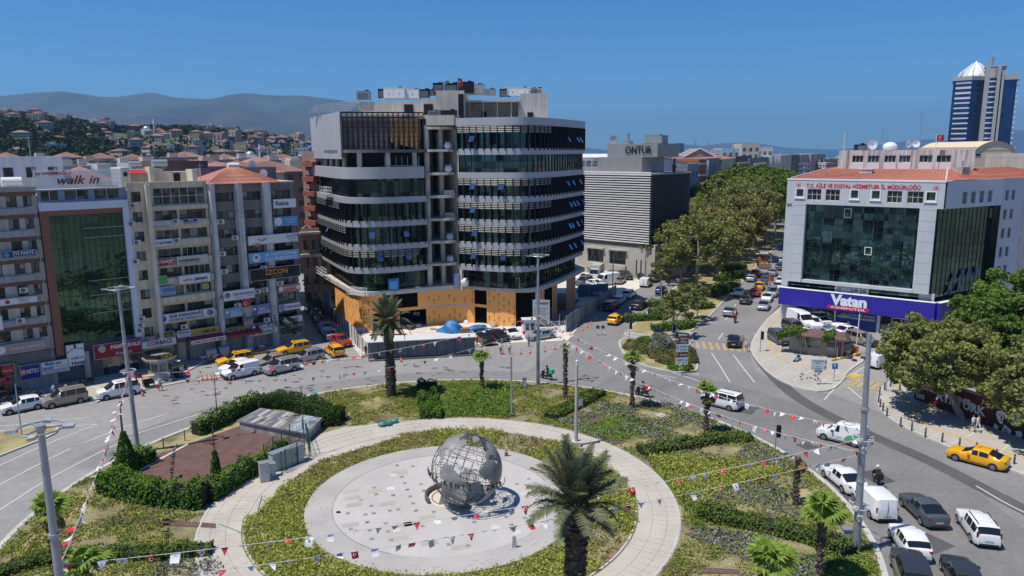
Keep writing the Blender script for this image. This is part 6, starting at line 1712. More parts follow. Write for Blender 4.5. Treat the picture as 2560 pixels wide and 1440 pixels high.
x,y=G(775,742);o=clone(small,(x,y,.1),2.0,scale=.5,recolor={'leaf_plane_olive':LF4});T(o,'small green bush at the foot of the old pinkish building','tree')
PBK=M('palm_bark',(.075,.055,.042),.95,var=.5,scale=3.0,fine=.5,bump=.8,bscale=9)
def frond(se9,L,droop,nl=46,ll=.62,lw=.085):
 g=np.random.default_rng(se9);mb=MB();pts=[]
 for i in rg_(9):
  t=i/8;pts.append((L*t*(1-.12*t*t*droop),0,L*(.55*t-.85*droop*t*t)*1.0))
 mb.tube(pts,[.045*(1-.8*i/8)+.006 for i in rg_(9)],4,1)
 P_=np.array(pts)
 for i in rg_(nl):
  t=.12+.88*i/(nl-1);k=min(7,int(t*8));f=t*8-k;p=P_[k]*(1-f)+P_[k+1]*f;d=P_[k+1]-P_[k];d=d/np.linalg.norm(d)
  l=ll*(.35+.65*sin(pi*min(1,t*.85+.12)))*g.uniform(.85,1.1)
  for s in(-1,1):
   e=p+d*l*.55+np.array([0,s*l*.80,0])+np.array([0,0,-l*.22*g.uniform(.3,1.6)+l*.16])
   n=np.array([lw*.5*d[0],0,lw*.5*d[2]])
   mb.poly([tuple(p-n),tuple(p+n),tuple(e+n*.3),tuple(e-n*.3)],0)
 return mb.mesh('frond',[LFP,LFDRY])
FR_=[frond(i,3.1,d)for i,d in en_((.12,.30,.50,.72,.95))]
def date_palm(x,y,h,r,lb9,nf=54,se9=0,sc=1.0,flowers=False,fall=72,dr=3.3):
 g=random.Random(se9)
 o=em9('date_palm',(x,y,.1));T(o,lb9,'palm tree')
 mb=MB();n=60;k=18
 pts=[(0,0,h*i/n)for i in rg_(n+1)]
 rad=[]
 for i in rg_(n+1):
  t=i/n;b=r*(1.12 if t<.04 else 1.0)*(.86+.10*sin(t*7));
  if t>.86:b=r*(.95+.35*sin((t-.86)/.14*pi*.8))
  rad.append(b*(1+(.045 if i%2 else-.045)))
 mb.tube(pts,rad,k)
 for i in rg_(int(h*26)):
  z=g.uniform(.3,h*.99);a=g.uniform(0,2*pi);rr=rad[int(z/h*n)];L=.10 if z<h*.8 else .2
  mb.obox((rr*cos(a)*1.02,rr*sin(a)*1.02,z),(L*.6,.10,.05),a,tilt=0,mi=1 if g.random()<.3 else 0)
 mb.bd('trunk',[PBK,M('palm_leaf_base',(.16,.10,.055),.9,var=.4,scale=4)],o)
 for i in rg_(nf):
  t=i/nf;el=80-fall*t**1.2+g.uniform(-7,7);a=i*2.399+g.uniform(-.2,.2)
  m=FR_[min(4,int(t*dr+g.random()*1.2))]
  f=mobj('frond',m,o,(r*.3*cos(a),r*.3*sin(a),h+.25-.45*t))
  f.rotation_euler=(g.uniform(-.25,.25),-radians(el)+.38,a);s=g.uniform(.85,1.04)*sc;f.scale=(s,s,s)
 if flowers:
  mb=MB()
  for k in rg_(9):
   a=k*.9+2.2
   for q in rg_(8):mb.bar((0,0,h+.1),(1.1*cos(a+q*.06)*(.7+.05*q),1.1*sin(a+q*.06)*(.7+.05*q),h+.5-.12*q),.05)
  mb.bd('fruit_stalks',flat('fruit_orange',(.65,.33,.03),.7),o)
 return o
d_=ray(1440,1262);dep=33.6
date_palm(d_[0]/d_[1]*dep,dep,CAM_H+d_[2]/d_[1]*dep-.1,.66,'big date palm in front of the globe plaza with a thick shaggy dark trunk',44,3,.93)
x,y=G(978,990,.15);date_palm(x,y,Zat(x,y,808),.58,'tall date palm with orange fruit stalks in front of the curved office building',50,5,.92,True,98,4.2)
def fan_leaf(se9,R=.8,ml=LFW):
 g=random.Random(se9);mb=MB();n=15
 mb.bar((0,0,0),(.7,0,.12),.03,mi=0)
 for i in rg_(n):
  a=-2.0+4.0*i/(n-1);c=(.7,0,.12);L=R*(1-.12*abs(a)/2);w_=.09
  m=(c[0]+L*.62*cos(a),L*.62*sin(a),.12-.03+.10*cos(a));e=(c[0]+L*cos(a)*.98,L*sin(a)*.98,.12-.28*g.uniform(.5,1.4))
  nx,ny=-sin(a)*w_,cos(a)*w_
  mb.poly([c,(m[0]+nx,m[1]+ny,m[2]),e,(m[0]-nx,m[1]-ny,m[2]-.02)],0)
 return mb.mesh('leaf_fan',[ml])
FL=[fan_leaf(1),fan_leaf(2)];FLD=[fan_leaf(3,.7,LFDRY)]
WB_=M('fan_palm_bark',(.13,.085,.06),.95,var=.5,scale=4,fine=.4)
def fp9(x,y,h,lb9,n=20,dry=0,r=.17,sc=1.0,se9=0):
 g=random.Random(se9+int(x*10));o=em9('fan_palm',(x,y,.12));T(o,lb9,'palm tree','young fan palms on the round island')
 mb=MB();k=22;mb.tube([(.05*sin(i*.5),0,h*i/k)for i in rg_(k+1)],[r*(1.35-.5*i/k if i<6 else 1.0+.25*(i>15))*(1.12 if i%2 else .9)for i in rg_(k+1)],9)
 for i in rg_(int(h*26)):
  z=g.uniform(.1,h);a=g.uniform(0,6.28);mb.bar((r*.9*cos(a),r*.9*sin(a),z),(r*1.75*cos(a),r*1.75*sin(a),z+.14),.07)
 mb.bd('trunk',WB_,o)
 for i in rg_(n):
  t=i/n;el=75-85*t+g.uniform(-10,10);a=i*2.4+g.uniform(-.3,.3);d=(i>=n-dry)
  f=mobj('leaf_fan',(FLD if d else FL)[i%(1 if d else 2)],o,(0,0,h));f.rotation_euler=(g.uniform(-.3,.3),-radians(el if not d else-55),a);s=sc*g.uniform(.8,1.1);f.scale=(s,s,s)
for px,py,top,n,dry,sc,lab in((1205,975,897,16,0,.85,'short fan palm between the two street lamps behind the globe'),(1413,995,872,9,3,.55,'thin fan palm with a tiny narrow crown, right of the tall central mast'),
(1580,1022,905,16,2,.95,'fan palm under the two bunting lines beside the red scooter'),(1765,1083,983,16,3,.95,'fan palm in front of the white people carrier'),(1988,1262,1142,3,12,.9,'fan palm with a dead brown drooping crown'),
(2046,1446,1290,20,0,1.15,'fresh green fan palm at the lower right beside the leaning mast')):
 x,y=G(px,py,.15);fp9(x,y,Zat(x,y,top)-.1,lab,n,dry,sc=sc)
for px,Y,ytop,n,lab in((125,39,1285,14,'fan palm behind the left foreground mast'),(215,33,1432,14,'fan palm crown at the bottom edge left of centre'),(1925,30,1425,16,'bright fan palm crown cut by the bottom edge')):
 d_=ray(px,ytop);t=Y/d_[1];fp9(d_[0]*t,Y,CAM_H+d_[2]*t-.1,lab,n,3,sc=1.0)
def hedge(name,lb9,path,w,h,mat,size=.16,dens=55,se9=1,cat='hedge',bumpy=.25,z=.12,gp9=None,core=None):
 'path in world metres; the outer leaves sit on a lumpy body'
 g=np.random.default_rng(se9);p=ck9(path,2);P_=[];Nn=[]
 for i in rg_(len(p)-1):
  a,b=p[i],p[i+1];L=math.hypot(b[0]-a[0],b[1]-a[1]);an=atan2(b[1]-a[1],b[0]-a[0])
  m=int(L*(w+2*h)*dens)
  if m==0:continue
  t=g.uniform(0,1,m);s=g.uniform(-1,1,m)*(w/2+h)
  over=np.abs(s)>w/2
  lat=np.where(over,np.sign(s)*w/2,s);zz=np.where(over,h-(np.abs(s)-w/2),h)
  x0=a[0]+(b[0]-a[0])*t;y0=a[1]+(b[1]-a[1])*t
  lump=1+bumpy*np.sin(x0*1.9+y0*1.3)*np.cos(y0*2.3-x0)+bumpy*.5*np.sin(x0*5+y0*4)
  zz=zz*lump;lat=lat*(1+.5*(lump-1))*np.where(zz>h*.85,.93,1)
  jit=g.normal(0,size*.4,(m,3))
  P_.append(np.c_[x0-lat*sin(an),y0+lat*cos(an),z+np.maximum(zz,.02)]+jit)
  nn=np.zeros((m,3));nn[:,2]=np.where(over,.3,1);nn[:,0]=np.where(over,-np.sign(s)*sin(an),0);nn[:,1]=np.where(over,np.sign(s)*cos(an),0);Nn.append(nn)
 o=em9(name,(p[0][0],p[0][1],0));T(o,lb9,cat,gp9)
 lf=leaves('leaves',np.vstack(P_)-np.array([p[0][0],p[0][1],0]),size,mat,o,up=.1,aspect=1.5,se9=se9,nrm=np.vstack(Nn)*.8)
 mb=MB();q=[(a[0]-p[0][0],a[1]-p[0][1])for a in p];band(mb,q,.1,z+h*.80,w*.42,w*.84)
 mb.bd('stems',core or M('hedge_core',(.012,.02,.008),.95,var=.3),o)  # solid near-black core behind the leaf quads
 return o
hz=lambda*pts:GL(.15,*pts)
hedge('ivy_hedge','long ivy covered wall of leaves along the front of the gravel court',hz((262,1222),(330,1245),(430,1262),(515,1262)),1.7,1.75,LFI,.17,60,1)
hedge('ivy_hedge','ivy hedge running from the front corner of the gravel court up to the cabinets',hz((520,1255),(575,1218),(640,1178)),1.2,1.35,LFI,.17,60,2)
hedge('ivy_hedge','thin ivy on the gravel court railing between hedge and cabinets',hz((650,1170),(690,1140),(715,1122)),.6,1.0,LFI,.16,50,3)
hedge('ivy_hedge','ivy heap round the foot of the left lamp mast',hz((300,1185),(335,1165),(385,1150)),1.6,1.3,LFI,.17,55,4)
hedge('ivy_hedge','ivy hedge along the road side of the gravel court',hz((490,1088),(540,1068),(580,1045),(640,1018)),1.3,1.4,LFI,.17,55,5)
hedge('clipped_hedge','big dark rounded hedge behind the metal shed',hz((640,1022),(690,1012),(740,1018),(800,1040),(845,1058)),2.3,1.35,LFD,.14,80,6,bumpy=.12)
hedge('clipped_hedge','dark rounded hedge at the right end of the metal shed',hz((790,1062),(850,1055)),2.2,1.35,LFD,.14,80,7,bumpy=.12)
for i,(px,py)in en_(((1068,975),(1069,992),(1072,1010),(1076,1030),(1079,1042))):
 x,y=G(px,py,.15);hedge('clipped_shrub','clipped dark green shrub in the short row behind the globe, number %s from the road'%('one','two','three','four','five')[i],[(x-1.1,y),(x+1.1,y)],1.5,1.0,LFD if i==0 else LFI,
 .13,80,20+i,cat='shrub',gp9='clipped shrubs in a short row')
LOW=lm9('leaf_juniper',(.052,.088,.018),(.166,.219,.044),.15,.9)
hedge('low_hedge','low dark juniper hedge right of the tall central mast',hz((1500,985),(1450,1010),(1375,1048)),1.7,.7,LOW,.14,70,31,bumpy=.2)
hedge('low_hedge','low dark juniper hedge reaching the kerb by the traffic light',hz((1600,1135),(1700,1120),(1800,1100),(1880,1100)),1.6,.65,LOW,.14,70,32,bumpy=.2)
hedge('low_hedge','broad low juniper hedge below the dead fan palm',hz((1745,1285),(1850,1310),(1960,1332),(2080,1362),(2130,1390)),1.8,.75,LOW,.13,80,33,bumpy=.2)
hedge('low_hedge','low dark hedge in the lower left corner',hz((-20,1450),(60,1415),(140,1400),(200,1400),(420,1388),(530,1380)),1.3,.6,LOW,.13,80,34,bumpy=.2)
for px,py,top,w_,lab in((318,1180,1050,1.0,'ivy covered post at the left end of the gravel court'),(545,1065,1040,.9,'ivy covered post on the road side of the gravel court'),(541,1190,1125,.35,'thin ivy covered post inside the gravel court')):
 x,y=G(px,py,.15);h=Zat(x,y,top)
 if px==541:h=3.0
 g=np.random.default_rng(px);m=1500 if w_>.5 else 700;z=g.uniform(0,1,m)**1.3;a=g.uniform(0,6.28,m);rr=w_*(1-z)**.8*.9+.10
 o=em9('ivy_post',(x,y,.15));T(o,lab,'ivy post')
 leaves('leaves',np.c_[rr*np.cos(a),rr*np.sin(a),z*h*.75],.17,LFI,o,se9=px)
 mb=MB();mb.tube([(0,0,0),(0,0,h+1.5)],.05,6);mb.bd('pole',BARKD,o)
for i,(pts,w_,h_,lab)in en_(((((1560,805),(1600,802),(1660,800)),1.6,1.0,'clipped hedge across the avenue median, nearest to the crossing'),(((1630,828),(1690,826),(1730,818)),1.7,1.0,'dark low hedge just behind the median paving'),
(((1625,790),(1680,785)),1.8,1.1,'bright hedge left of the grey cabinets'),(((1625,770),(1700,760),(1760,757)),1.8,1.1,'long bright hedge behind the median tree trunks'),(((1730,775),(1780,770)),1.6,1.0,
'hedge beside the avenue kerb'),(((1775,745),(1835,722)),2.5,1.5,'high hedge along the avenue kerb'),(((1790,705),(1850,695)),2.0,1.2,'hedge under the avenue trees'),(((1800,680),(1860,672)),2.0,1.2,'far hedge in the shade of the avenue trees'))):
 hedge('median_hedge',lab,GL(0,*pts),w_,h_,LF4 if i not in(1,)else LFI,.2,40,40+i,z=.1)
NB_=lm9('leaf_nose_bush',(.061,.074,.025),(.219,.210,.079),.15,.8)
def bush(px,py,r,h,mat,lb9,n=1500,se9=0,size=.15,cat='shrub',gp9=None,z=.1):
 x,y=G(px,py,z);g=np.random.default_rng(se9+px);v=g.normal(size=(n,3));v[:,2]=np.abs(v[:,2]);v/=np.linalg.norm(v,axis=1)[:,None]
 l=1+.12*np.sin(v[:,0]*7+v[:,1]*5+px)
 o=em9('round_shrub',(x,y,z));T(o,lb9,cat,gp9)
 leaves('leaves',v*np.array([r,r,h])*l[:,None]+g.normal(0,size*.3,(n,3)),size,mat,o,up=.1,se9=px,nrm=v*.9)
 mb=MB();mb.ell((0,0,0),(r*.86,r*.86,h*.86));mb.bd('stems',MATS['hedge_core'],o,60)  # same near-black filler, a dome inside the leaf shell
for i,(px,py,r,h,k)in en_(((1585,872,1.5,1.2,0),(1612,880,1.4,1.1,0),(1645,893,1.3,1.1,0),(1672,906,1.5,1.2,0),(1690,893,1.2,1.1,0),(1612,862,1.3,1.1,1),(1690,875,1.2,1.2,0),(1725,905,1.0,1.1,0),(1705,
890,1.1,1.1,0),(1632,870,1.1,1.0,0),(1700,920,1.5,.8,1),(1722,885,.9,1.0,0),(1655,876,1.2,1.1,0))):
 bush(px,py,r,h,LFI if k else NB_,('dark green' if k else 'brownish olive')+' round shrub on the tip island, '+('at the back left','in the front row left','in the front row middle','in the front row right',
 'behind the road sign pole','at the back, darker than the rest','in the centre right','at the right kerb','just left of the road sign','behind the front row','low and wide under the chevron sign','behind the yellow sign board',
 'beside the grey leafed bush')[i],se9=i)
bush(1650,882,1.7,2.6,lm9('leaf_silver',(.10,.12,.08),(.26,.29,.20),.2,.8),'tall grey leafed bush in the middle of the tip island',2600,5,.16)
def in_poly(P_,poly):
 x,y=P_[:,0],P_[:,1];n=len(poly);ins=np.zeros(len(P_),bool)
 for i in rg_(n):
  x1,y1=poly[i];x2,y2=poly[(i+1)%n]
  c=((y1>y)!=(y2>y));xi=(x2-x1)*(y-y1)/((y2-y1)+1e-12)+x1
  ins^=c&(x<xi)
 return ins
def bed(name,lb9,inside,bbox,dens,k,size,spread,mat,se9,rows=None,z=.16,up=.2,hgt=None,clump=0.0):
 g=np.random.default_rng(se9);A=(bbox[2]-bbox[0])*(bbox[3]-bbox[1]);n=int(A*dens)
 P_=np.c_[g.uniform(bbox[0],bbox[2],n),g.uniform(bbox[1],bbox[3],n)]
 if rows:
  P_[:,0]=np.round(P_[:,0]/rows)*rows+g.normal(0,.05,n)
 P_=P_[inside(P_)]
 if clump:
  f=np.sin(P_[:,0]*.9+P_[:,1]*.4)+np.sin(P_[:,1]*1.1-P_[:,0]*.5+1)+.8*np.sin(P_[:,0]*2.3+2)*np.sin(P_[:,1]*2.1)+g.normal(0,.35,len(P_))
  P_=P_[f>clump]
 m=len(P_)
 C=np.repeat(np.c_[P_,np.full(m,z)],k,axis=0)
 o_=g.normal(0,1,(m*k,3));o_[:,2]=np.abs(o_[:,2])
 C+=o_*np.array([spread,spread,(hgt or spread*1.1)])
 ob=leaves(name,C,size,mat,None,up=up,aspect=1.4,se9=se9)
 T(ob,lb9,'ground cover',kind='stuff');return ob
def ringfn(r0,r1,poly_out=(),extra=None):
 def f(P_):
  d=np.hypot(P_[:,0]-CX,P_[:,1]-CY);a=(d>r0)&(d<r1)
  for q in poly_out:a&=~in_poly(P_,q)
  if extra is not None:a&=extra(P_)
  return a
 return f
EU=lm9('leaf_euonymus',(.210,.236,.049),(.578,.595,.149),.3,1.2)
EUB=lm9('leaf_euonymus_brown',(.175,.149,.052),(.385,.350,.105),.25,.6)
GR=lm9('leaf_turf',(.076,.164,.022),(.263,.438,.065),.25,.8)
GRB=lm9('leaf_turf_bright',(.080,.15,.022),(.29,.42,.09),.3,.8)
MX=lm9('leaf_mixed',(.142,.161,.043),(.450,.413,.119),.2,.5)
GY=lm9('leaf_grey',(.14,.155,.12),(.36,.37,.31),.15,.8)
FLW=lm9('flower_yellow',(.45,.30,.02),(.55,.42,.04),.2,.8)
court=hz((330,1185),(400,1130),(610,1055),(790,1085),(735,1130),(640,1195),(535,1250),(250,1250));courtbig=hz((240,1245),(240,1180),(400,1095),(620,1000),(880,1030),(880,1062),(700,1170),(530,1290))
pathl=GL(.18,(862,1068),(1000,1052),(1000,1092),(800,1152),(700,1222),(640,1290),(545,1300),(540,1288),(640,1215),(800,1085))
BB_=(CX-31,CY-31,CX+31,CY+31)
front=lambda P_:P_[:,1]>26
ang=lambda P_:np.degrees(np.arctan2(P_[:,1]-CY,P_[:,0]-CX))
bed('planting','yellow green leafy planting in the ring between plaza and path',ringfn(10.75,14.8,(courtbig,pathl),lambda P_:(P_[:,1]>38)&~((ang(P_)>100)&(ang(P_)<165))&~((ang(P_)>52)&(ang(P_)<72))&~((ang(P_)>-40)&(ang(P_)<-22))),
BB_,30,9,.115,.12,EU,51,rows=.36,hgt=.2)
bed('planting','duller olive planting at the upper left of the ring',ringfn(10.75,14.8,(courtbig,pathl),lambda P_:(ang(P_)>98)&(ang(P_)<166)),BB_,30,6,.10,.12,MX,52,rows=.34,hgt=.12)
bed('planting','sparse wilted planting on bare soil at the right of the ring',ringfn(10.75,14.8,(),lambda P_:((ang(P_)>50)&(ang(P_)<74))|((ang(P_)>-42)&(ang(P_)<-20))),BB_,9,5,.13,.12,EUB,53,hgt=.12)
outb=(courtbig,pathl)
bed('planting','mixed olive ground cover over the outer beds',ringfn(18.3,30.8,outb,front),BB_,19,6,.105,.12,MX,54,hgt=.09,clump=-.9)
bed('planting','green turf tufts over the outer beds',ringfn(18.3,30.8,outb,front),BB_,15,5,.10,.12,GR,55,hgt=.07,clump=.1)
bed('flowers','tiny yellow flowers scattered through the outer beds',ringfn(18.6,30.5,outb,lambda P_:front(P_)&(ang(P_)>60)),BB_,2.2,2,.085,.08,FLW,56,hgt=.1,z=.26)
def pbed(lab,pts,dens,k,size,mat,se9,hgt,rows=None,clump=0):
 q=hz(*pts);xs_=[a for a,b in q];ys_=[b for a,b in q]
 bed('planting',lab,lambda P_:in_poly(P_,q),(min(xs_),min(ys_),max(xs_),max(ys_)),dens,k,size,.12,mat,se9,rows=rows,hgt=hgt,clump=clump)
pbed('bright green triangular bed planted in rows behind the globe',((1115,1045),(1205,962),(1270,960),(1292,1046),(1200,1040)),26,8,.14,GRB,61,.22,.42)
pbed('yellow green bushy bed right of the path',((1615,1145),(1700,1140),(1800,1150),(1985,1182),(1900,1205),(1700,1258),(1680,1215)),26,9,.125,EU,62,.20,.38)
pbed('silvery grey bed under the bunting lines',((1390,1058),(1480,1010),(1560,990),(1700,1015),(1840,1075),(1700,1100),(1560,1122),(1500,1095)),14,6,.15,GY,63,.12,clump=-.3)
pbed('silvery grey bed between the two juniper hedges',((1640,1140),(1760,1118),(1890,1112),(1990,1165),(1960,1180),(1800,1140)),15,6,.15,GY,64,.12,clump=-.6)
pbed('silvery grey bed below the yellow green bed',((1780,1240),(1880,1215),(1990,1200),(2090,1262),(2130,1320),(1980,1300),(1790,1280)),13,6,.15,GY,65,.12,clump=-.5)
pbed('silvery grey bed at the lower right below the broad hedge',((1730,1322),(1900,1340),(2050,1390),(2060,1440),(1950,1440),(1800,1375),(1710,1340)),18,6,.15,GY,66,.14,clump=-1.0)
pbed('silvery grey tufts in the lower left bed',((360,1440),(420,1405),(540,1395),(560,1440)),12,6,.14,GY,67,.12)
pbed('bright turf strip right of the path',((1600,1135),(1640,1140),(1730,1250),(1790,1290),(1740,1330),(1720,1290),(1700,1230)),30,5,.13,GRB,68,.08)
pbed('green turf along the lower right kerb',((2000,1390),(2140,1380),(2190,1440),(2010,1450)),26,5,.13,GRB,69,.08)
pbed('green turf at the top of the island',((1110,965),(1200,955),(1230,975),(1150,1010),(1110,1040)),24,5,.11,GR,70,.08)
pbed('green turf patch left of the silvery bed',((1440,1070),(1540,1045),(1620,1050),(1560,1108),(1480,1088)),24,5,.13,GR,71,.1)
LFH=lm9('leaf_hill_wood',(.020,.034,.014),(.07,.095,.035),.05,.02)
g=np.random.default_rng(5);pts=[]
k=0
while k<2300:
 Y=g.uniform(330,990);p=g.uniform(-40,830);X=fwd(p,Y)[0];z=hill(X,Y)
 if z<1:continue
 q=sin(X*.011+1)+sin(Y*.017+X*.006)+.7*sin(X*.03+Y*.02)+g.normal()*.4
 if q<.65:continue
 k+=1;r=g.uniform(3,6.5);m=26
 v=g.normal(size=(m,3));v/=np.linalg.norm(v,axis=1)[:,None]
 pts.append(np.array([X,Y,z+r*.7])+v*np.array([r,r,r*.85]))
o=leaves('woodland',np.vstack(pts),3.2,LFH,None,up=.3,se9=5);T(o,'dark green woods between the hillside houses','woodland',kind='stuff')
pts=[]
for i in rg_(260):
 Y=g.uniform(180,700);p=g.uniform(1640,2600)if i%2 else g.uniform(-40,800);X=fwd(p,Y)[0]
 if 1700<p<2060 and Y<560:continue
 if p>2060 and Y<250:continue
 m=40;r=g.uniform(3,5);v=g.normal(size=(m,3));v/=np.linalg.norm(v,axis=1)[:,None];pts.append(np.array([X,Y,9+g.uniform(-3,4)+(hill(X,Y)if p<800 else 0)])+v*r)
o=leaves('street_trees',np.vstack(pts),1.8,LFH,None,up=.3,se9=6);T(o,'far tree tops showing between the city roofs','tree tops',kind='stuff')
#  vehicles 
TYRE=flat('tyre_rubber',(.018,.018,.018),.9);RIM=flat('wheel_rim',(.30,.30,.31),.4,.6);CGL=flat('car_glass',(.012,.014,.016),.06,0,.9)
LAMPW=flat('headlamp',(.70,.70,.70),.2);LAMPR=flat('taillamp',(.24,.015,.015),.3);PLATE=flat('number_plate',(.5,.5,.5),.5);TRIM=flat('plastic_trim',(.03,.03,.032),.6)
def paint(key,rgb,metal=.0):
 if key in MATS:return MATS[key]
 m=flat(key,rgb,.36,metal);m.node_tree.nodes['Principled BSDF'].inputs['Coat Weight'].default_value=.6;m.node_tree.nodes['Principled BSDF'].inputs['Coat Roughness'].default_value=.16
 return m
BODY=paint('car_body',(.7,.7,.7))
PAINTS={'white':paint('paint_white',(.78,.78,.78)),'black':paint('paint_black',(.012,.012,.014)),'silver':paint('paint_silver',(.42,.44,.46),.5),'grey':paint('paint_grey',(.10,.115,.135),.3),'taxi':paint('paint_taxi',
(.80,.40,.008)),'red':paint('paint_red',(.33,.02,.025)),'brightred':paint('paint_bright_red',(.55,.02,.02)),'beige':paint('paint_beige',(.33,.29,.24),.3),'blue':paint('paint_blue',(.02,.07,.25)),'darkred':paint('paint_dark_red',
(.10,.015,.015)),'dark':paint('paint_dark',(.03,.034,.04)),'paleblue':paint('paint_pale_blue',(.50,.56,.66)),'orange':paint('paint_orange',(.50,.18,.05))}
PROF={'hatch':(4.1,1.76,[(1,.58),(.985,.70),(.93,.80),(.60,.90),(.46,.94),(.08,.96,1.43),(-.10,.97,1.475),(-.45,.98,1.46),(-.72,1.02,1.36),(-.90,1.04),(-.97,.92),(-1,.60)],(.27,-.12,-.52)),'sedan':(4.6,
1.80,[(1,.56),(.985,.68),(.93,.79),(.60,.90),(.47,.94),(.12,.96,1.40),(-.06,.97,1.45),(-.42,.98,1.41),(-.78,1.03),(-.94,1.04),(-.985,.96),(-1,.60)],(.27,-.10,-.50)),'wagon':(4.5,1.78,[(1,.60),(.985,.72),
(.93,.82),(.60,.92),(.46,.96),(.10,.98,1.50),(-.06,.99,1.55),(-.60,1.0,1.56),(-.86,1.02,1.50),(-.96,1.04),(-.985,.90),(-1,.58)],(.26,-.10,-.48)),'mpv':(4.35,1.82,[(1,.66),(.985,.80),(.92,.93),(.68,1.02),
(.60,1.06),(.22,1.10,1.70),(.05,1.10,1.78),(-.60,1.10,1.80),(-.90,1.10,1.74),(-.97,1.10),(-.99,.90),(-1,.55)],(.40,.0,-.46)),'van':(4.4,1.84,[(1,.66),(.985,.80),(.92,.95),(.68,1.04),(.58,1.08),(.22,1.12,
1.72),(.05,1.12,1.82),(-.60,1.12,1.84),(-.93,1.12,1.80),(-.985,1.12),(-.995,.90),(-1,.55)],(.40,.0)),'bigvan':(5.6,2.05,[(1,.80),(.985,1.00),(.93,1.15),(.76,1.32),(.70,1.38),(.46,1.42,2.15),(.30,1.42,2.42),
(-.60,1.42,2.52),(-.93,1.42,2.48),(-.985,1.42),(-.995,.90),(-1,.60)],(.56,.20)),'suv':(4.75,1.92,[(1,.74),(.985,.90),(.92,1.02),(.58,1.10),(.44,1.14),(.12,1.16,1.68),(-.06,1.17,1.74),(-.60,1.18,1.72),(-.84,
1.20,1.62),(-.955,1.20),(-.985,1.05),(-1,.66)],(.28,-.12,-.50)),}
def car_proto(kind):
 L,Wd,st,pil=PROF[kind];hl,hw=L/2,Wd/2
 S=[]
 for q in st:S.append((q[0]*hl,q[1],q[2]if len(q)>2 else None))
 def at(x):
  for a,b in zip(S[:-1],S[1:]):
   if b[0]<=x<=a[0]:
    t=(a[0]-x)/(a[0]-b[0]);ta=a[2]if a[2]else a[1];tb=b[2]if b[2]else b[1]
    return(x,a[1]+(b[1]-a[1])*t,ta+(tb-ta)*t)
 def cr(a,b,c,d,t):return b+.5*t*(c-a+t*(2*a-5*b+4*c-d+t*(3*(b-c)+d-a)))
 full=[]
 for i,(x,zb_,zt_)in en_(S):
  full.append((x,zb_,zt_ if zt_ else zb_))
  if i+1<len(S)and bool(S[i+1][2])==bool(zt_):
   q=[S[max(0,i-1)],S[i],S[i+1],S[min(len(S)-1,i+2)]]
   for k in((.33,.67)if abs(x-S[i+1][0])>.35 else(.5,)):
    zq=lambda j:cr(*[(e[j]or(e[1]if j==1 else S[i][2]))for e in q],k)
    z1_=zq(1);full.append((x+(S[i+1][0]-x)*k,z1_,(zq(2)if all(e[2]for e in q)else zt_+(S[i+1][2]-zt_)*k+.012)if zt_ else z1_))
 pb=[]
 for i,p in en_(pil):
  c=p*hl
  full+=[at(c+.045),at(c-.045)];pb.append((c-.05,c+.05))
 full=sorted({round(q[0],4):q for q in full}.values(),key=lambda q:-q[0])
 xr=[q[0]for q in S if q[2]];xf,xb=max(xr),min(xr)
 body=MB();ws=MB();rw=MB();sg={1:MB(),-1:MB()}
 cargo=kind in('van','bigvan')
 def ring(q):
  x,zb,zt=q;e=abs(x)/hl
  w=hw*(1-.20*max(0,(e-.74)/.26)**2.2);lo=.22 if e<.9 else .30
  tall=zt-zb>.08
  k=.80 if kind not in('van','bigvan','mpv')else .88
  pts=[(w*.92,lo),(w*.995,.42),(w,zb*.72),(w*.965,zb),(w*(k+.02)if tall else w*.86,zt-.06 if tall else zb+.025),(w*(k-.14)if tall else w*.5,zt if tall else zb+.045),(0,zt+.025 if tall else zb+.055)]
  return[(x,y,z)for y,z in pts]
 R_=[ring(q)for q in full]
 for i in rg_(len(R_)-1):
  a,b=R_[i],R_[i+1];xa,xb_=full[i][0],full[i+1][0];mid=(xa+xb_)/2
  front_=xa>xf-1e-3 and full[i][2]-full[i][1]<.08 and full[i+1][2]-full[i+1][1]>.08 or(full[i+1][0]>=xf-1e-3 and full[i+1][2]-full[i+1][1]>.08)
  rear_=full[i+1][0]<xb-1e-3 and full[i][2]-full[i][1]>.08
  inpil=any(p0<mid<p1 for p0,p1 in pb)
  for s in(1,-1):
   for j in rg_(6):
    q=[a[j],a[j+1],b[j+1],b[j]]
    q=[(x,y*s,z)for x,y,z in q]
    if s==-1:q=q[::-1]
    tgt=body
    if j==3 and not front_ and not rear_ and full[i][2]-full[i][1]>.08 and full[i+1][2]-full[i+1][1]>.08 and not inpil and not(cargo and mid<pil[1]*hl):tgt=sg[s]
    if j in(4,5)and front_:tgt=ws
    if j in(4,5)and rear_ and not cargo:tgt=rw
    if j==3 and(front_)and pil and False:tgt=sg[s]
    tgt.poly(q,0)
 for s,r0 in((1,R_[0]),(-1,R_[-1])):
  q=[(x,y,z)for x,y,z in r0]+[(x,-y,z)for x,y,z in reversed(r0[:-1])]
  body.poly(q if s==1 else q[::-1],0)
 body.poly([(q[0][0],-q[0][1],q[0][2])for q in R_]+[(q[0][0],q[0][1],q[0][2])for q in reversed(R_)],1)
 wx=(hl*.64,-hl*.60);wr=.31 if kind not in('suv','bigvan')else .36
 for x in wx:
  for s in(1,-1):
   pts=[(x+(wr+.07)*cos(t),s*(hw+.006),wr+(wr+.07)*sin(t))for t in np.linspace(-.35,pi+.35,14)]
   body.poly(pts if s==-1 else pts[::-1],1)
 body.box(hl-.015,hl+.012,-hw*.55,hw*.55,.36,.52,1);body.box(-hl-.012,-hl+.02,-hw*.7,hw*.7,.30,.42,1)
 p=em9('parked_car' if kind not in('van','bigvan')else 'van',(0,0,0),link=False)
 K=dict(parent=p,link=False)
 body.bd('body',[BODY,TRIM],p,48,link=False)
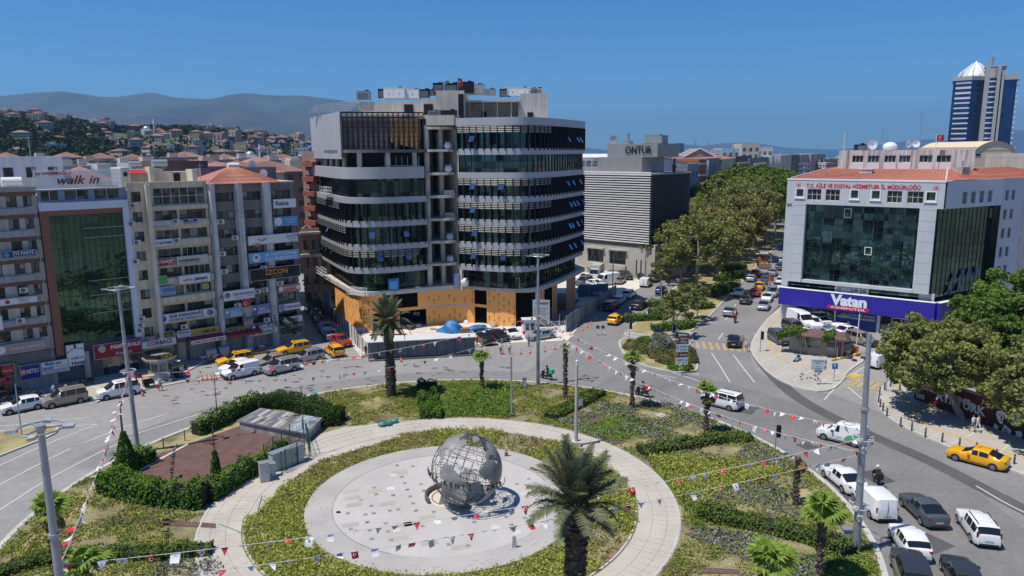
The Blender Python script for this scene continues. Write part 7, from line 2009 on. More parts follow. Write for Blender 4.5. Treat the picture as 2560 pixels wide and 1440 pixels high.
 for nm,m in(('windscreen',ws),('rear_window',rw),('side_window',sg[1]),('side_window',sg[-1])):
  if m.f:
   for i_,v in en_(m.v):pass
   m.bd(nm,[CGL],p,30,link=False)
 if kind=='bigvan' or kind=='van':
  mb=MB();mb.box(-hl-.012,-hl+.0,-hw*.7,-hw*.08,1.15,1.55 if kind=='van' else 1.9);mb.box(-hl-.012,-hl+.0,hw*.08,hw*.7,1.15,1.55 if kind=='van' else 1.9);
  if kind=='bigvan':mb.bd('rear_window',[CGL],p,link=False)
  mb=MB();mb.box(-hl-.014,-hl,-.015,.015,.5,1.7);mb.box(-hl*.1,hl*.15,hw+.001,hw+.01,.62,.66);mb.box(-hl*.1,hl*.15,-hw-.01,-hw-.001,.62,.66);mb.bd('door_seam',[TRIM],p,link=False)
 mb=MB()
 for s in(1,-1):mb.box(-hl*.58,hl*.55,s*(hw+.004)-.004,s*(hw+.004)+.004,.30,.36)
 mb.bd('sill_trim',[TRIM],p,link=False)
 for x in wx:
  for s in(1,-1):
   w=em9('wheel',(x,s*(hw-.10),wr),link=False);reg(w,p)
   mb=MB();mb.tube([(0,-.11,0),(0,.11,0)],wr,16);mb.bd('tyre',[TYRE],w,40,link=False)
   mb=MB();mb.tube([(0,s*.105,0),(0,s*.125,0)],wr*.64,12);
   for k in rg_(5):mb.bar((0,s*.13,0),(wr*.6*cos(k*2*pi/5),s*.13,wr*.6*sin(k*2*pi/5)),.05)
   mb.bd('rim',[RIM],w,40,link=False)
 zf=st[2][1];zb=st[-3][1]
 for s in(1,-1):
  mb=MB();mb.obox((hl*.925,s*hw*.70,zf-.13),(.12,hw*.16,.065),s*-.42);mb.bd('headlight',[LAMPW],p,link=False)
  mb=MB()
  if kind in('mpv','van','bigvan','wagon'):mb.obox((-hl*.985+.05,s*hw*.80,1.02),(.06,.055,.20),s*.2)
  else:mb.obox((-hl*.955,s*hw*.70,zb-.15),(.07,hw*.17,.065),s*.42)
  mb.bd('taillight',[LAMPR],p,link=False)
  mb=MB();mb.obox((xf+(.16 if kind in('mpv','van','bigvan')else .22),s*(hw+.10),st[4][1]+.07),(.09,.10,.075));mb.bd('mirror',[BODY if kind not in('van','bigvan')else TRIM],p,link=False)
 mb=MB();mb.box(-hl-.02,-hl-.012,-.26,.26,.56,.68);mb.bd('number_plate',[PLATE],p,link=False)
 mb=MB();mb.box(hl+.013,hl+.02,-.26,.26,.40,.50);mb.bd('number_plate',[PLATE],p,link=False)
 if kind in('wagon','mpv'):
  mb=MB()
  for s in(1,-1):mb.bar((.1*hl,s*hw*.66,st[6][2]+.07),(-.78*hl,s*hw*.66,st[7][2]+.07),.045)
  mb.bd('roof_rails',[TRIM],p,link=False)
 return p
PRO={}
def car(kind,col,px,py,hx,hy,lb9,cat=None,gp9=None,extra=None,sc=1.0):
 if kind not in PRO:PRO[kind]=car_proto(kind)
 x,y=G(px,py);x2,y2=G(hx,hy);a=atan2(y2-y,x2-x)
 o=clone(PRO[kind],(x,y,.015),a,recolor={'car_body':PAINTS[col]},scale=sc)
 if col=='taxi':
  ks=KIDS.pop(o.name,[]);o.name='taxi';KIDS[o.name]=ks
 T(o,lb9,cat or{'van':'van','bigvan':'van','mpv':'people carrier','suv':'off-roader'}.get(kind,'car')if col!='taxi' else 'taxi',gp9)
 H_=PROF[kind][2][6][2]
 if col=='taxi':
  mb=MB();mb.box(-.12,.12,-.3,.3,H_,H_+.16);mb.bd('taxi_sign',[PAINTS['taxi']],o)
 return o
CARS=[('hatch','white',58,1026,8,1036,'white hatchback at the left end of the parked row'),('mpv','beige',164,1010,112,1020,'beige people carrier parked behind the white hatchback'),('mpv','white',297,
990,245,1000,'white people carrier parked at the kerb beside the left lamp mast'),('wagon','taxi',588,910,545,918,'yellow estate taxi nearest the taxi kiosk'),('wagon','taxi',735,882,692,889,'yellow estate taxi behind the silver estate car'),
('wagon','taxi',836,887,815,872,'yellow estate taxi with its rear to the camera beside the site fence'),('sedan','red',852,862,878,874,'dark red saloon beside the corrugated site fence'),('sedan','silver',
826,846,812,828,'silver saloon with its rear to the camera at the mouth of the alley'),('sedan','silver',812,828,800,812,'second silver saloon just inside the shade of the alley'),('sedan','dark',800,810,
790,797,'dark saloon deep in the shade of the alley, nearest of three'),('hatch','dark',790,795,781,783,'dark hatchback deep in the alley, middle of three'),('suv','dark',779,781,771,770,'dark car at the far end of the alley'),
('hatch','white',590,927,550,938,'white hatchback hidden behind the white van with the dark nose'),('van','white',603,941,558,951,'white delivery van standing on the carriageway beside the cones'),('hatch',
'beige',678,915,640,924,'grey beige hatchback behind the silver people carrier with bunting'),('mpv','silver',704,930,668,938,'small silver people carrier on the carriageway right of the white van'),('wagon',
'silver',768,903,728,911,'silver estate car beside three orange cones'),('suv','black',1211,856,1235,870,'black off-roader in front of the site, left of the other black car'),('hatch','black',1247,850,
1272,862,'black hatchback between the black off-roader and the white saloon'),('sedan','white',1277,843,1300,855,'white saloon nose out beside the black hatchback'),('sedan','silver',1352,848,1322,853,
'silver saloon parked left of the white site cabin gate'),('hatch','taxi',1538,808,1556,796,'yellow hatchback taxi driving up the left street'),('sedan','black',1598,771,1618,759,'black saloon driving up the left street ahead of the scooter'),
('suv','darkred',1528,774,1545,763,'dark red car parked in the shade at the end of the site fence'),('hatch','paleblue',1548,758,1563,747,'pale blue hatchback parked half in the shade'),('wagon','white',
1573,743,1590,731,'white estate car parked at the edge of the sandy lot'),('van','white',1614,715,1632,701,'white van with a dark rear window parked at the lot edge'),('suv','dark',1634,703,1648,691,'dark car in front of the white van at the lot edge'),
('hatch','blue',1653,733,1668,720,'bright blue hatchback half hidden by the left street trees'),('bigvan','white',1517,712,1480,716,'big white van in the middle of the sandy lot'),('sedan','white',1461,
728,1446,734,'white saloon behind the corner of the curved building'),('sedan','white',1484,732,1470,738,'white saloon in the second place from the corner'),('sedan','silver',1497,737,1484,746,'blue grey saloon at the near corner of the sandy lot'),
('hatch','white',1489,717,1510,720,'white hatchback just below the big white van'),('sedan','white',1463,700,1440,703,'white saloon at the back of the sandy lot'),('mpv','grey',1460,712,1443,716,'dark grey people carrier behind the white saloons'),
('wagon','beige',1549,708,1565,698,'beige estate car behind the big white van'),('sedan','white',1512,694,1525,690,'white saloon right of the box truck'),('suv','dark',1563,697,1582,705,'dark off-roader parked by the three slot windows'),
('sedan','dark',1606,699,1625,706,'dark saloon in front of the louvred block corner'),('hatch','dark',1603,688,1618,683,'dark hatchback behind the dark saloon by the louvred block'),('sedan','black',1834,
862,1836,846,'black saloon driving away on the avenue near the yellow crossing'),('sedan','silver',1824,787,1836,771,'silver saloon in the dappled shade of the avenue'),('sedan','dark',1864,757,1874,742,
'dark blue saloon under the avenue trees'),('sedan','white',1848,738,1858,724,'white saloon in the left lane of the avenue'),('hatch','brightred',1888,739,1897,724,'bright red hatchback in the avenue beside the officer'),
('sedan','taxi',1898,723,1906,709,'yellow saloon taxi ahead of the bright red hatchback'),('hatch','silver',1878,703,1886,691,'silver hatchback in the left avenue lane'),('suv','grey',1914,708,1921,695,
'grey off-roader ahead of the yellow taxi on the avenue'),('hatch','brightred',1889,690,1896,679,'red hatchback in the shade far up the avenue'),('sedan','silver',1931,688,1937,677,'silver saloon far up the avenue'),
('sedan','grey',1949,674,1954,664,'grey saloon near the top of the avenue queue'),('sedan','silver',1957,657,1961,648,'silver saloon beside the green glass corner, farthest up the avenue'),('sedan','silver',
1909,772,1902,786,'silver saloon parked nose to the camera below the avenue lamp'),('hatch','white',1917,752,1910,765,'white hatchback parked behind the silver saloon at the avenue kerb'),('mpv','silver',
1930,740,1924,752,'pale people carrier parked third at the avenue kerb'),('sedan','white',1944,723,1938,735,'white saloon parked by the corner of the blue fascia'),('sedan','white',1952,710,1946,721,'second white saloon parked by the corner of the blue fascia'),
('van','white',2105,1103,2052,1090,'white van with a green patch passing the right lamp mast'),('mpv','white',1804,1016,1760,1005,'white people carrier driving left behind the fan palm'),('sedan','taxi',
2442,1158,2385,1143,'yellow saloon taxi at the right kerb by the bollards'),('sedan','white',2107,1212,2078,1188,'white saloon heading away right beside the lamp mast'),('van','white',2182,1275,2148,1240,
'white van seen from behind beside the lamp mast foot'),('sedan','grey',2306,1290,2266,1252,'dark grey saloon with black glass in the middle lane'),('wagon','white',2442,1335,2415,1297,'white estate car with roof rails at the lower right'),
('hatch','white',2272,1372,2245,1332,'white hatchback with a black rear window at the lower right'),('suv','dark',2276,1452,2262,1412,'dark car cut by the bottom edge behind the white hatchback'),('hatch',
'dark',2402,1458,2380,1415,'black car cut by the bottom edge at the lower right'),('van','white',2200,915,2224,908,'white van leaving beside the yellow crossing on the right'),('mpv','grey',1984,830,2006,
838,'dark grey people carrier parked left of the vine kiosk'),('bigvan','white',2000,816,2020,824,'long white topped van behind the dark grey people carrier'),('suv','white',2030,820,2046,831,'white off-roader behind the vine kiosk'),
('sedan','white',2048,812,2032,806,'white saloon tail out under the shop window'),('sedan','white',2114,820,2086,824,'white saloon parked in front of the blue banner'),('sedan','white',2110,838,2084,842,
'white saloon in the middle row of the shop car park'),('sedan','silver',2074,846,2100,854,'pearl saloon nose right behind the kiosk roof'),('mpv','beige',2152,860,2182,868,'beige people carrier in front of the shop entrance'),
('mpv','grey',2110,886,2132,880,'dark people carrier half hidden by the kiosk'),('mpv','grey',1946,857,1962,866,'dark people carrier at the left end behind the kiosk'),]
for c in CARS:car(*c)
def find(lab):
 for o in COL.objects:
  if o.get('label')==lab:return o
o=find('white van with a green patch passing the right lamp mast')
mb=MB();pts=[(-1.9+1.0*t-.0,0,0)for t in()]
mb.poly([(-2.0,.928,.45),(-.6,.928,.45),(-.4,.928,.62),(-.75,.928,1.02),(-1.3,.928,1.18),(-1.9,.928,1.12)][::-1]);mb.bd('green_patch',[flat('green_sticker',(.06,.42,.16))],o)
mb=MB();mb.poly([(-1.45,.932,.80),(-1.2,.932,.88),(-.9,.932,.78),(-1.2,.932,.76)][::-1]);mb.bd('orange_mark',[flat('orange_sticker',(.65,.15,.03))],o)
mb=MB();mb.tube([(-.5+.5*cos(t),.5*sin(t),1.87)for t in np.linspace(0,2*pi,17)],.02,4);mb.bd('roof_ring_mark',[TRIM],o)
o=find('white delivery van standing on the carriageway beside the cones')
mb=MB();mb.box(1.9,2.23,-.85,.85,.3,.62);mb.bd('dark_bumper',[TRIM],o)
x,y=G(1490,696);r=em9('box_truck',(x,y,0),atan2(-1,-.35));T(r,'white box truck with a grey cargo box in the sandy lot','truck')
mb=MB();mb.prism([(-2.6,-1.05),(1.1,-1.05),(1.1,1.05),(-2.6,1.05)],.75,3.0,bt9=True);mb.bd('cargo_box',[M('box_grey',(.40,.40,.39),.6,var=.05)],r)
mb=MB();mb.prism([(1.15,-1.0),(2.3,-1.0),(2.75,-.9),(2.75,.9),(2.3,1.0),(1.15,1.0)],.45,1.35,bt9=True);mb.poly([(1.15,-.95,1.35),(2.5,-.9,1.35),(1.9,-.85,2.25),(1.15,-.85,2.3)]);mb.poly([(1.15,.95,1.35),
(1.15,.85,2.3),(1.9,.85,2.25),(2.5,.9,1.35)]);mb.poly([(1.15,-.85,2.3),(1.9,-.85,2.25),(1.9,.85,2.25),(1.15,.85,2.3)]);mb.bd('cab',[PAINTS['white']],r)
mb=MB();mb.poly([(2.52,-.85,1.38),(2.52,.85,1.38),(1.93,.8,2.2),(1.93,-.8,2.2)]);mb.bd('windscreen',[CGL],r)
for x_ in(-1.7,1.9):
 for s in(1,-1):mb=MB();mb.tube([(x_,s*.78,.4),(x_,s*1.0,.4)],.4,14);mb.bd('wheel',[TYRE],r)
x,y=G(1908,668);r=em9('wheel_loader',(x,y,0),atan2(-1,-.2));T(r,'dusty orange wheel loader in the shade of the avenue','loader')
mb=MB();mb.box(-2.2,.3,-1.0,1.0,.9,2.1);mb.box(.3,1.6,-.7,.7,.8,1.5);mb.bd('body',[PAINTS['orange']],r)
mb=MB();mb.box(-.6,.9,-.75,.75,2.1,3.3);mb.bd('cab',[CGL],r);mb=MB();mb.box(-.7,1.0,-.85,.85,3.3,3.42);mb.bd('cab_roof',[PAINTS['white']],r)
mb=MB();mb.prism([(2.4,-1.3),(3.3,-1.3),(3.3,1.3),(2.4,1.3)],.2,1.3,bt9=True);mb.bar((1.2,-.6,1.4),(2.6,-.6,.8),.25);mb.bar((1.2,.6,1.4),(2.6,.6,.8),.25);mb.bd('bucket',[M('rusty_bucket',(.28,.19,.13),
.8,var=.2)],r)
for x_ in(-1.4,1.3):
 for s in(1,-1):mb=MB();mb.tube([(x_,s*.75,.7),(x_,s*1.2,.7)],.7,16);mb.bd('wheel',[TYRE],r)
SBODY=paint('scooter_body',(.5,.5,.5));SBOX=flat('scooter_box',(.02,.3,.2),.5)
def scooter_proto(box=True):
 p=em9('scooter',(0,0,0),link=False)
 for nm,x in(('wheel',.62),('wheel',-.62)):
  mb=MB();mb.tube([(x,-.055,.27),(x,.055,.27)],.27,16);mb.tube([(x,-.06,.27),(x,.06,.27)],.13,10,1);mb.bd(nm,[TYRE,RIM],p,40,link=False)
 mb=MB()
 mb.tube([(.66,0,.62),(.56,0,.80),(.42,0,1.0)],[.10,.17,.09],8)
 mb.obox((.50,0,.68),(.06,.24,.30));mb.obox((.12,0,.36),(.34,.15,.05));mb.tube([(-.10,0,.42),(-.45,0,.62),(-.82,0,.72)],[.16,.20,.11],8);mb.tube([(.48,0,.40),(.68,0,.58),(.86,0,.42)],[.05,.09,.05],6)
 mb.bd('body',[SBODY],p,50,link=False)
 mb=MB();mb.ell((-.28,0,.80),(.40,.16,.09));mb.bd('seat',[BLACK],p,50,link=False)
 mb=MB();mb.bar((.40,-.34,1.06),(.40,.34,1.06),.04);mb.bar((.62,0,.30),(.42,0,1.02),.06);mb.bd('handlebar',[BLACK],p,link=False)
 mb=MB();mb.obox((.62,0,.80),(.05,.09,.06));mb.bd('headlight',[LAMPW],p,link=False)
 mb=MB();mb.tube([(-.9,.16,.35),(-.35,.16,.30)],.05,6);mb.bd('exhaust',[STEEL],p,link=False)
 if box:mb=MB();mb.box(-1.02,-.52,-.26,.26,.86,1.34);mb.bd('top_box',[SBOX],p,link=False)
 return p
SCB,SCN=scooter_proto(True),scooter_proto(False)
def sc9(px,py,hx,hy,col,box,lb9,lean=0.0):
 x,y=G(px,py);x2,y2=G(hx,hy);a=atan2(y2-y,x2-x)
 rc={'scooter_body':PAINTS[col]}
 if box:rc['scooter_box']=box
 o=clone(SCB if box else SCN,(x,y,.01),a,recolor=rc);o.rotation_euler=(lean,0,a);T(o,lb9,'scooter');return o,x,y,a
#  people 
TMP=bpy.data.scenes.new('tmp')
SKIN=M('skin',(.42,.25,.17),.6,var=0);HAIRM=flat('hair_dark',(.02,.015,.012),.7)
CL={k:flat('cloth_'+k,v,.85)for k,v in{'white':(.68,.68,.67),'black':(.02,.02,.022),'red':(.45,.03,.03),'blue':(.04,.10,.30),'navy':(.02,.03,.08),'grey':(.20,.20,.20),'khaki':(.28,.23,.15),'vest':(.45,
.75,.04),'green':(.06,.25,.14),'orange':(.65,.12,.03),'brown':(.14,.08,.05),'pale':(.50,.52,.56)}.items()}
SH_,TR_=CL['white'],CL['black'];SHOE=flat('cloth_shoe',(.03,.03,.03))
PSH=flat('person_shirt',(.5,.5,.5));PTR=flat('person_trousers',(.1,.1,.1))
def person_mesh(J):
 order=list(J);vs=[J[k][:3]for k in order];rad=[J[k][3]for k in order]
 E_=[('pelvis','spine'),('spine','chest'),('chest','neck'),('neck','jaw'),('jaw','head'),('head','top')]
 for s in 'LR':
  E_+=[('chest','sh'+s),('sh'+s,'el'+s),('el'+s,'wr'+s),('wr'+s,'ha'+s),('pelvis','hip'+s),('hip'+s,'kn'+s),('kn'+s,'an'+s),('an'+s,'toe'+s)]
  E_+=[('ha'+s,'f%d%s'%(i,s))for i in rg_(5)]
 ix={k:i for i,k in en_(order)}
 me=bpy.data.meshes.new('b');me.from_pydata(vs,[(ix[a],ix[b])for a,b in E_],[])
 o=bpy.data.objects.new('b',me);TMP.collection.objects.link(o)
 o.modifiers.new('s','SKIN');m2=o.modifiers.new('u','SUBSURF');m2.levels=1;m2.render_levels=1
 sv=me.skin_vertices[0].data
 for i,r in en_(rad):sv[i].radius=(r,r*(1.35 if order[i]in('chest','pelvis','spine')else 1))
 for v in sv:v.use_root=False
 sv[ix['pelvis']].use_root=True
 vl=TMP.view_layers[0];vl.update()
 out=bpy.data.meshes.new_from_object(o.evaluated_get(vl.depsgraph));out.name='body'
 bpy.data.objects.remove(o)
 mats=[SKIN,PSH,PTR,HAIRM,SHOE]
 for m in mats:out.materials.append(m)
 segs=[(Vector(J[a][:3]),Vector(J[b][:3]),a,b)for a,b in E_]
 for p in out.polygons:
  c=p.center;best=None
  for a,b,na,nb in segs:
   d=b-a;t=max(0,min(1,(c-a).dot(d)/max(d.length_squared,1e-9)));q=(c-(a+d*t)).length
   if best is None or q<best[0]:best=(q,na,nb,t)
  _,na,nb,t=best
  if na[:2]in('wr','ha')or na[:2]=='el' and t>.1:k=0
  elif na in('neck','jaw','head'):k=3 if(c.z>J['head'][2]+.035 or c.x<J['head'][0]-.035 and na!='neck')else 0
  elif na[:2]=='an':k=4
  elif na[:3]=='hip' or na[:2]=='kn' or nb[:3]=='hip':k=2
  elif na=='pelvis' and t<.25:k=2
  else:k=1
  p.material_index=k;p.use_smooth=True
 return out
def fingers(J,s,h,d):
 for i in rg_(5):
  o=(-.03+.018*i)if i<4 else-.05
  J['f%d%s'%(i,s)]=(h[0]+d[0]*(.085-.012*abs(i-1.5))*(1 if i<4 else .5)+o,h[1]+(.0 if i<4 else-.02),h[2]+d[2]*(.085-.012*abs(i-1.5))*(1 if i<4 else .5),.0095)
def pose(st=.0,arm=.0,up=False,ride=False):
 J={}
 if ride:
  J.update(pelvis=(-.28,0,.93,.14),spine=(-.26,0,1.12,.13),chest=(-.17,0,1.33,.145),neck=(-.12,0,1.46,.06),jaw=(-.08,0,1.53,.08),head=(-.08,0,1.60,.105),top=(-.08,0,1.69,.08))
  for s,y in(('L',1),('R',-1)):
   J['sh'+s]=(-.15,y*.19,1.38,.06);J['el'+s]=(.08,y*.30,1.17,.045);J['wr'+s]=(.31,y*.31,1.11,.03);J['ha'+s]=(.38,y*.31,1.09,.034);fingers(J,s,J['ha'+s],(.3,0,-.8))
   J['hip'+s]=(-.22,y*.11,.90,.09);J['kn'+s]=(.20,y*.22,.86,.065);J['an'+s]=(.12,y*.20,.46,.042);J['toe'+s]=(.30,y*.20,.40,.035)
  return J
 J.update(pelvis=(0,0,.96,.125),spine=(0,0,1.13,.115),chest=(.01,0,1.36,.135),neck=(.01,0,1.48,.055),jaw=(.03,0,1.55,.075),head=(.02,0,1.62,.095),top=(.01,0,1.71,.07))
 for s,y in(('L',1),('R',-1)):
  k=st*y;a=-arm*y
  J['sh'+s]=(.0,y*.185,1.41,.055)
  if up:J['el'+s]=(.20,y*.24,1.20,.042);J['wr'+s]=(.36,y*.12,1.28,.028);J['ha'+s]=(.42,y*.10,1.30,.032);fingers(J,s,J['ha'+s],(.9,0,.3))
  else:J['el'+s]=(a*.5-.02,y*.25,1.14,.042);J['wr'+s]=(a+.06,y*.26,.92,.028);J['ha'+s]=(a*1.15+.09,y*.26,.85,.032);fingers(J,s,J['ha'+s],(.25,0,-.97))
  J['hip'+s]=(0,y*.09,.90,.085);J['kn'+s]=(k*.55+.05,y*.10,.50,.06);J['an'+s]=(k-.02,y*.10,.09,.04);J['toe'+s]=(k+.13,y*.11,.045,.035)
 return J
PM_={'stand':person_mesh(pose()),'walk':person_mesh(pose(.26,.22)),'hands':person_mesh(pose(.05,up=True)),'ride':person_mesh(pose(ride=True))}
bpy.data.scenes.remove(TMP)
HELM={}
def pa9(loc,rz,kind,shirt,trous,lb9,helmet=None,gp9=None):
 o=mobj('person',PM_[kind],None,loc,rz)
 for i,m in((1,CL[shirt]),(2,CL[trous])):
  o.material_slots[i].link='OBJECT';o.material_slots[i].material=m
 T(o,lb9,'person',gp9)
 if helmet:
  if helmet not in HELM:
   mb=MB();mb.ell((0,0,0),(.15,.135,.14),0,12,8);mb.box(.10,.15,-.09,.09,-.04,.04,1);HELM[helmet]=mb.mesh('helmet',[CL[helmet],BLACK],60)
  h=(-.07,0,1.64)if kind=='ride' else(.02,0,1.66)
  mobj('helmet',HELM[helmet],o,h)
 return o
def person(px,py,hx,hy,kind,shirt,trous,lb9,z=0.0,helmet=None):
 x,y=G(px,py,z);x2,y2=G(hx,hy,z);return pa9((x,y,z),atan2(y2-y,x2-x),kind,shirt,trous,lb9,helmet)
for q in((222,940,224,948,'stand','pale','blue','person in a pale shirt and blue jeans standing below the red coach sign',.13),(402,977,420,985,'walk','white','khaki','walker in a white shirt carrying a red bag beside the taxi kiosk',
.0),(1494,838,1490,843,'walk','black','white','left one of two pedestrians in black tops crossing the left street',0),(1507,838,1503,843,'walk','black','white','right one of two pedestrians in black tops crossing the left street',
0),(1856,868,1862,860,'walk','khaki','khaki','person in khaki leaning behind the black saloon at the yellow crossing',0),(1866,880,1868,892,'walk','pale','grey','person in a pale blue top stepping off the right kerb',
0),(2431,1080,2420,1075,'walk','white','grey','left one of two people in white walking past the mural wall',.13),(2443,1080,2455,1085,'walk','white','white','right one of two people in white walking past the mural wall',
.13),(1192,868,1188,875,'stand','red','black','person in a red top at the right end of the corrugated shelter',0),(1252,886,1248,892,'walk','white','black','left one of two people in white tops beside the cones below the black off-roader',
0),(1274,886,1270,892,'stand','white','black','right one of two people in white tops beside the cones below the black off-roader',0),(1322,866,1318,872,'walk','grey','black','person in grey walking near the silver saloon at the site gate',
0),(1038,802,1036,810,'stand','white','black','left one of two workers in white inside the ground floor opening',.1),(1046,803,1050,811,'stand','white','black','right one of two workers in white inside the ground floor opening',
.1),(915,893,918,900,'hands','black','black','person in black bending at the left end of the corrugated shelter',0),(1048,882,1050,890,'stand','red','black','person in a red top in front of the corrugated shelter',
0),(1907,752,1904,760,'stand','vest','black','officer in a bright yellow vest standing in the avenue',0),(1914,752,1916,760,'stand','black','black','person in dark clothes next to the officer in the avenue',
0),(1726,855,1728,862,'hands','white','brown','person in white waiting at the right of the median paving',.1),(1693,847,1693,855,'stand','white','black','person in white waiting behind the road sign on the median',
.1),(2230,838,2225,848,'stand','black','khaki','left one of two people in dark tops at the shop entrance',0),(2240,838,2244,848,'stand','black','khaki','right one of two people in dark tops at the shop entrance',
0),(145,955,150,962,'stand','grey','navy','person in grey in the shade of the coach office, left of two',.13),(163,950,160,958,'stand','green','navy','person in green in the shade of the coach office, right of two',
.13),(19,975,25,985,'walk','khaki','grey','person in khaki beside the red kiosk at the left edge',.13),(672,905,668,912,'hands','black','black','person in black behind the silver people carrier at the taxi rank',
.0),(455,945,460,950,'hands','white','navy','person in white leaning at the taxi kiosk counter',.0),(1953,734,1955,742,'stand','navy','grey','person in navy under the left end of the blue fascia',.06),
(505,892,500,900,'stand','grey','black','person sitting out near the waste bins under the red awning',.13)):
 person(*q[:8],z=q[8])
xw,yw,zw=1.1,111.9,6.2
pa9((xw,yw,zw),-1.8,'walk','orange','pale','worker in an orange vest on the first floor slab edge','white')
o=mobj('shopping_bag',MB().prism([(-.16,-.08),(.16,-.08),(.16,.08),(-.16,.08)],0,.4,bt9=True).mesh('shopping_bag',[RED]),None,(*G(396,978),.35));T(o,'red bag carried by the walker beside the taxi kiosk',
'bag')
o,x,y,a=sc9(1366,948,1345,943,'black',flat('box_green',(.02,.42,.22),.5),'black delivery scooter with a green box passing the central mast');pa9((x,y,0),a,'ride','black','black','rider in black on the scooter with the green box',
'black')
o,x,y,a=sc9(1605,990,1585,985,'black',flat('box_red',(.55,.03,.04),.5),'dark delivery scooter with a red box beside the island kerb');pa9((x,y,0),a,'ride','grey','black','rider in grey on the scooter with the red box',
'black')
o,x,y,a=sc9(1575,794,1590,780,'black',None,'black scooter going up the left street');pa9((x,y,0),a,'ride','black','navy','rider in black going up the left street','white')
o,x,y,a=sc9(1837,806,1842,790,'darkred',None,'dark red scooter on the avenue seen from behind');pa9((x,y,0),a,'ride','red','black','rider in red on the avenue','white')
o,x,y,a=sc9(2190,1212,2172,1180,'black',flat('box_black',(.02,.02,.02),.5),'black motorcycle with a black top box in the right lanes');pa9((x,y,0),a,'ride','black','khaki','rider with a white helmet on the black motorcycle',
'white')
for px,py,hx,hy,c,lab in((148,982,130,985,'white','white scooter parked in the middle of the pavement'),(86,997,66,1000,'dark','black scooter parked left of the white scooter'),(217,964,200,967,'black',
'black scooter parked below the hotel signboard'),(12,1012,-8,1016,'black','dark scooter cut by the left edge'),(35,988,16,992,'dark','dark scooter in front of the red kiosk'),(1992,905,1984,908,'paleblue',
'pale blue motorcycle parked at the vine kiosk'),(455,930,440,935,'black','black scooter beside the taxi kiosk'),(2190,868,2180,872,'black','black scooter in front of the beige people carrier'),(1604,690,
1596,694,'black','black scooter with a rider seat at the louvred block')):
 sc9(px,py,hx,hy,c,None,lab)
#  masts, lamps, signals 
MAST=M('mast_steel',(.36,.38,.41),.5,.5,var=.12,scale=1.5,sk9=.1)
def mast(x,y,lb9,h=15.3,ring=True,lean=(0,0),junk=(),base=.1,head=True,r0=.22,r1=.12):
 o=em9('lamp_mast',(x,y,base));T(o,lb9,'lamp mast')
 lx,ly=lean
 mb=MB();n=8;mb.tube([(lx*i/n,ly*i/n,h*i/n)for i in rg_(n+1)],[r0+(r1-r0)*i/n for i in rg_(n+1)],12)
 mb.bd('pole',[MAST],o,50)
 mb=MB();
 for k in rg_(2):mb.tube([(lx*(.34+.33*k),ly*(.34+.33*k),h*(.34+.33*k)-.08),(lx*(.34+.33*k),ly*(.34+.33*k),h*(.34+.33*k)+.08)],r0*1.02,12)
 mb.box(-.35,.35,-.35,.35,0,.06);mb.bd('collar',[STEEL],o)
 if head:
  mb=MB();mb.tube([(lx,ly,h-.1),(lx,ly,h+.15)],.22,10);R_=.95
  mb.tube([(lx+R_*cos(t),ly+R_*sin(t),h)for t in np.linspace(0,2*pi,19)],.045,5)
  for k in rg_(3):mb.bar((lx,ly,h),(lx+R_*cos(k*2.09+.4),ly+R_*sin(k*2.09+.4),h),.06)
  mb.bd('ring_head',[STEEL],o)
  for k in rg_(4):
   a=k*pi/2+.3;mb=MB();mb.obox((lx+1.1*cos(a),ly+1.1*sin(a),h-.02),(.22,.15,.06),a,tilt=.15);mb.bd('floodlight',[flat('floodlight_body',(.46,.47,.48),.4,.3)],o)
 for z in junk:
  mb=MB();lz=z/h;c=(lx*lz,ly*lz)
  mb.tube([(c[0]+.65*cos(t),c[1]+.65*sin(t),z)for t in np.linspace(0,2*pi,13)],.03,4)
  for k in rg_(3):mb.bar((c[0],c[1],z),(c[0]+.75*cos(k*2.1),c[1]+.75*sin(k*2.1),z+.1),.05)
  mb.obox((c[0]+.35,c[1],z-.35),(.16,.14,.28));mb.obox((c[0]-.3,c[1]-.1,z-.15),(.12,.12,.16));mb.obox((c[0],c[1]-.3,z-.75),(.14,.10,.2))
  mb.bd('loudspeaker_ring',[M('grey_box',(.50,.50,.50),.6)],o)
 return o
P345=G(345,1130,.15);mast(*P345,'grey lamp mast beside the gravel court with a ring of floodlights',junk=(7.8,),lean=(-.2,-.1))
xl2,yl2=G(100,1065,15.4);mast(xl2,yl2,'grey lamp mast in the left foreground cut by the bottom edge',h=15.2,r0=.24,r1=.14)
P1345=G(1345,962,.15);mast(*P1345,'tall slender lamp mast in front of the curved office building')
PR=G(2140,1380,.15)
xR1,yR1=G(2173,845,15.0)
tgt=atY(2173,838,PR[1]);mast(*PR,'leaning grey lamp mast at the lower right where the bunting lines meet',h=tgt[2],lean=(tgt[0]-PR[0],0),junk=(8.2,3.4),head=False,r0=.27,r1=.15)
x,y=G(1440,1115,.15);h=Zat(x,y,915);o=em9('camera_pole',(x,y,.15));T(o,'thick pale pole with a small camera on top beside the big date palm','camera pole')
mb=MB();mb.tube([(0,0,0),(0,0,h)],[.19,.12],12);mb.bd('pole',[M('pale_pole',(.45,.43,.39),.7,var=.1,sk9=.1)],o,50);mb=MB();mb.prism([(-.42,-.42),(.42,-.42),(.42,.42),(-.42,.42)],0,.5);mb.bd('plinth',[CONC],
o)
mb=MB();mb.tube([(0,0,h),(0,0,h+.25)],.08,8);mb.ell((0,0,h+.3),(.13,.13,.13));mb.bd('camera',[WHITE],o);mb=MB();mb.box(.15,.55,-.12,.12,h*.50,h*.50+.6);mb.bd('control_box',[STEEL],o)
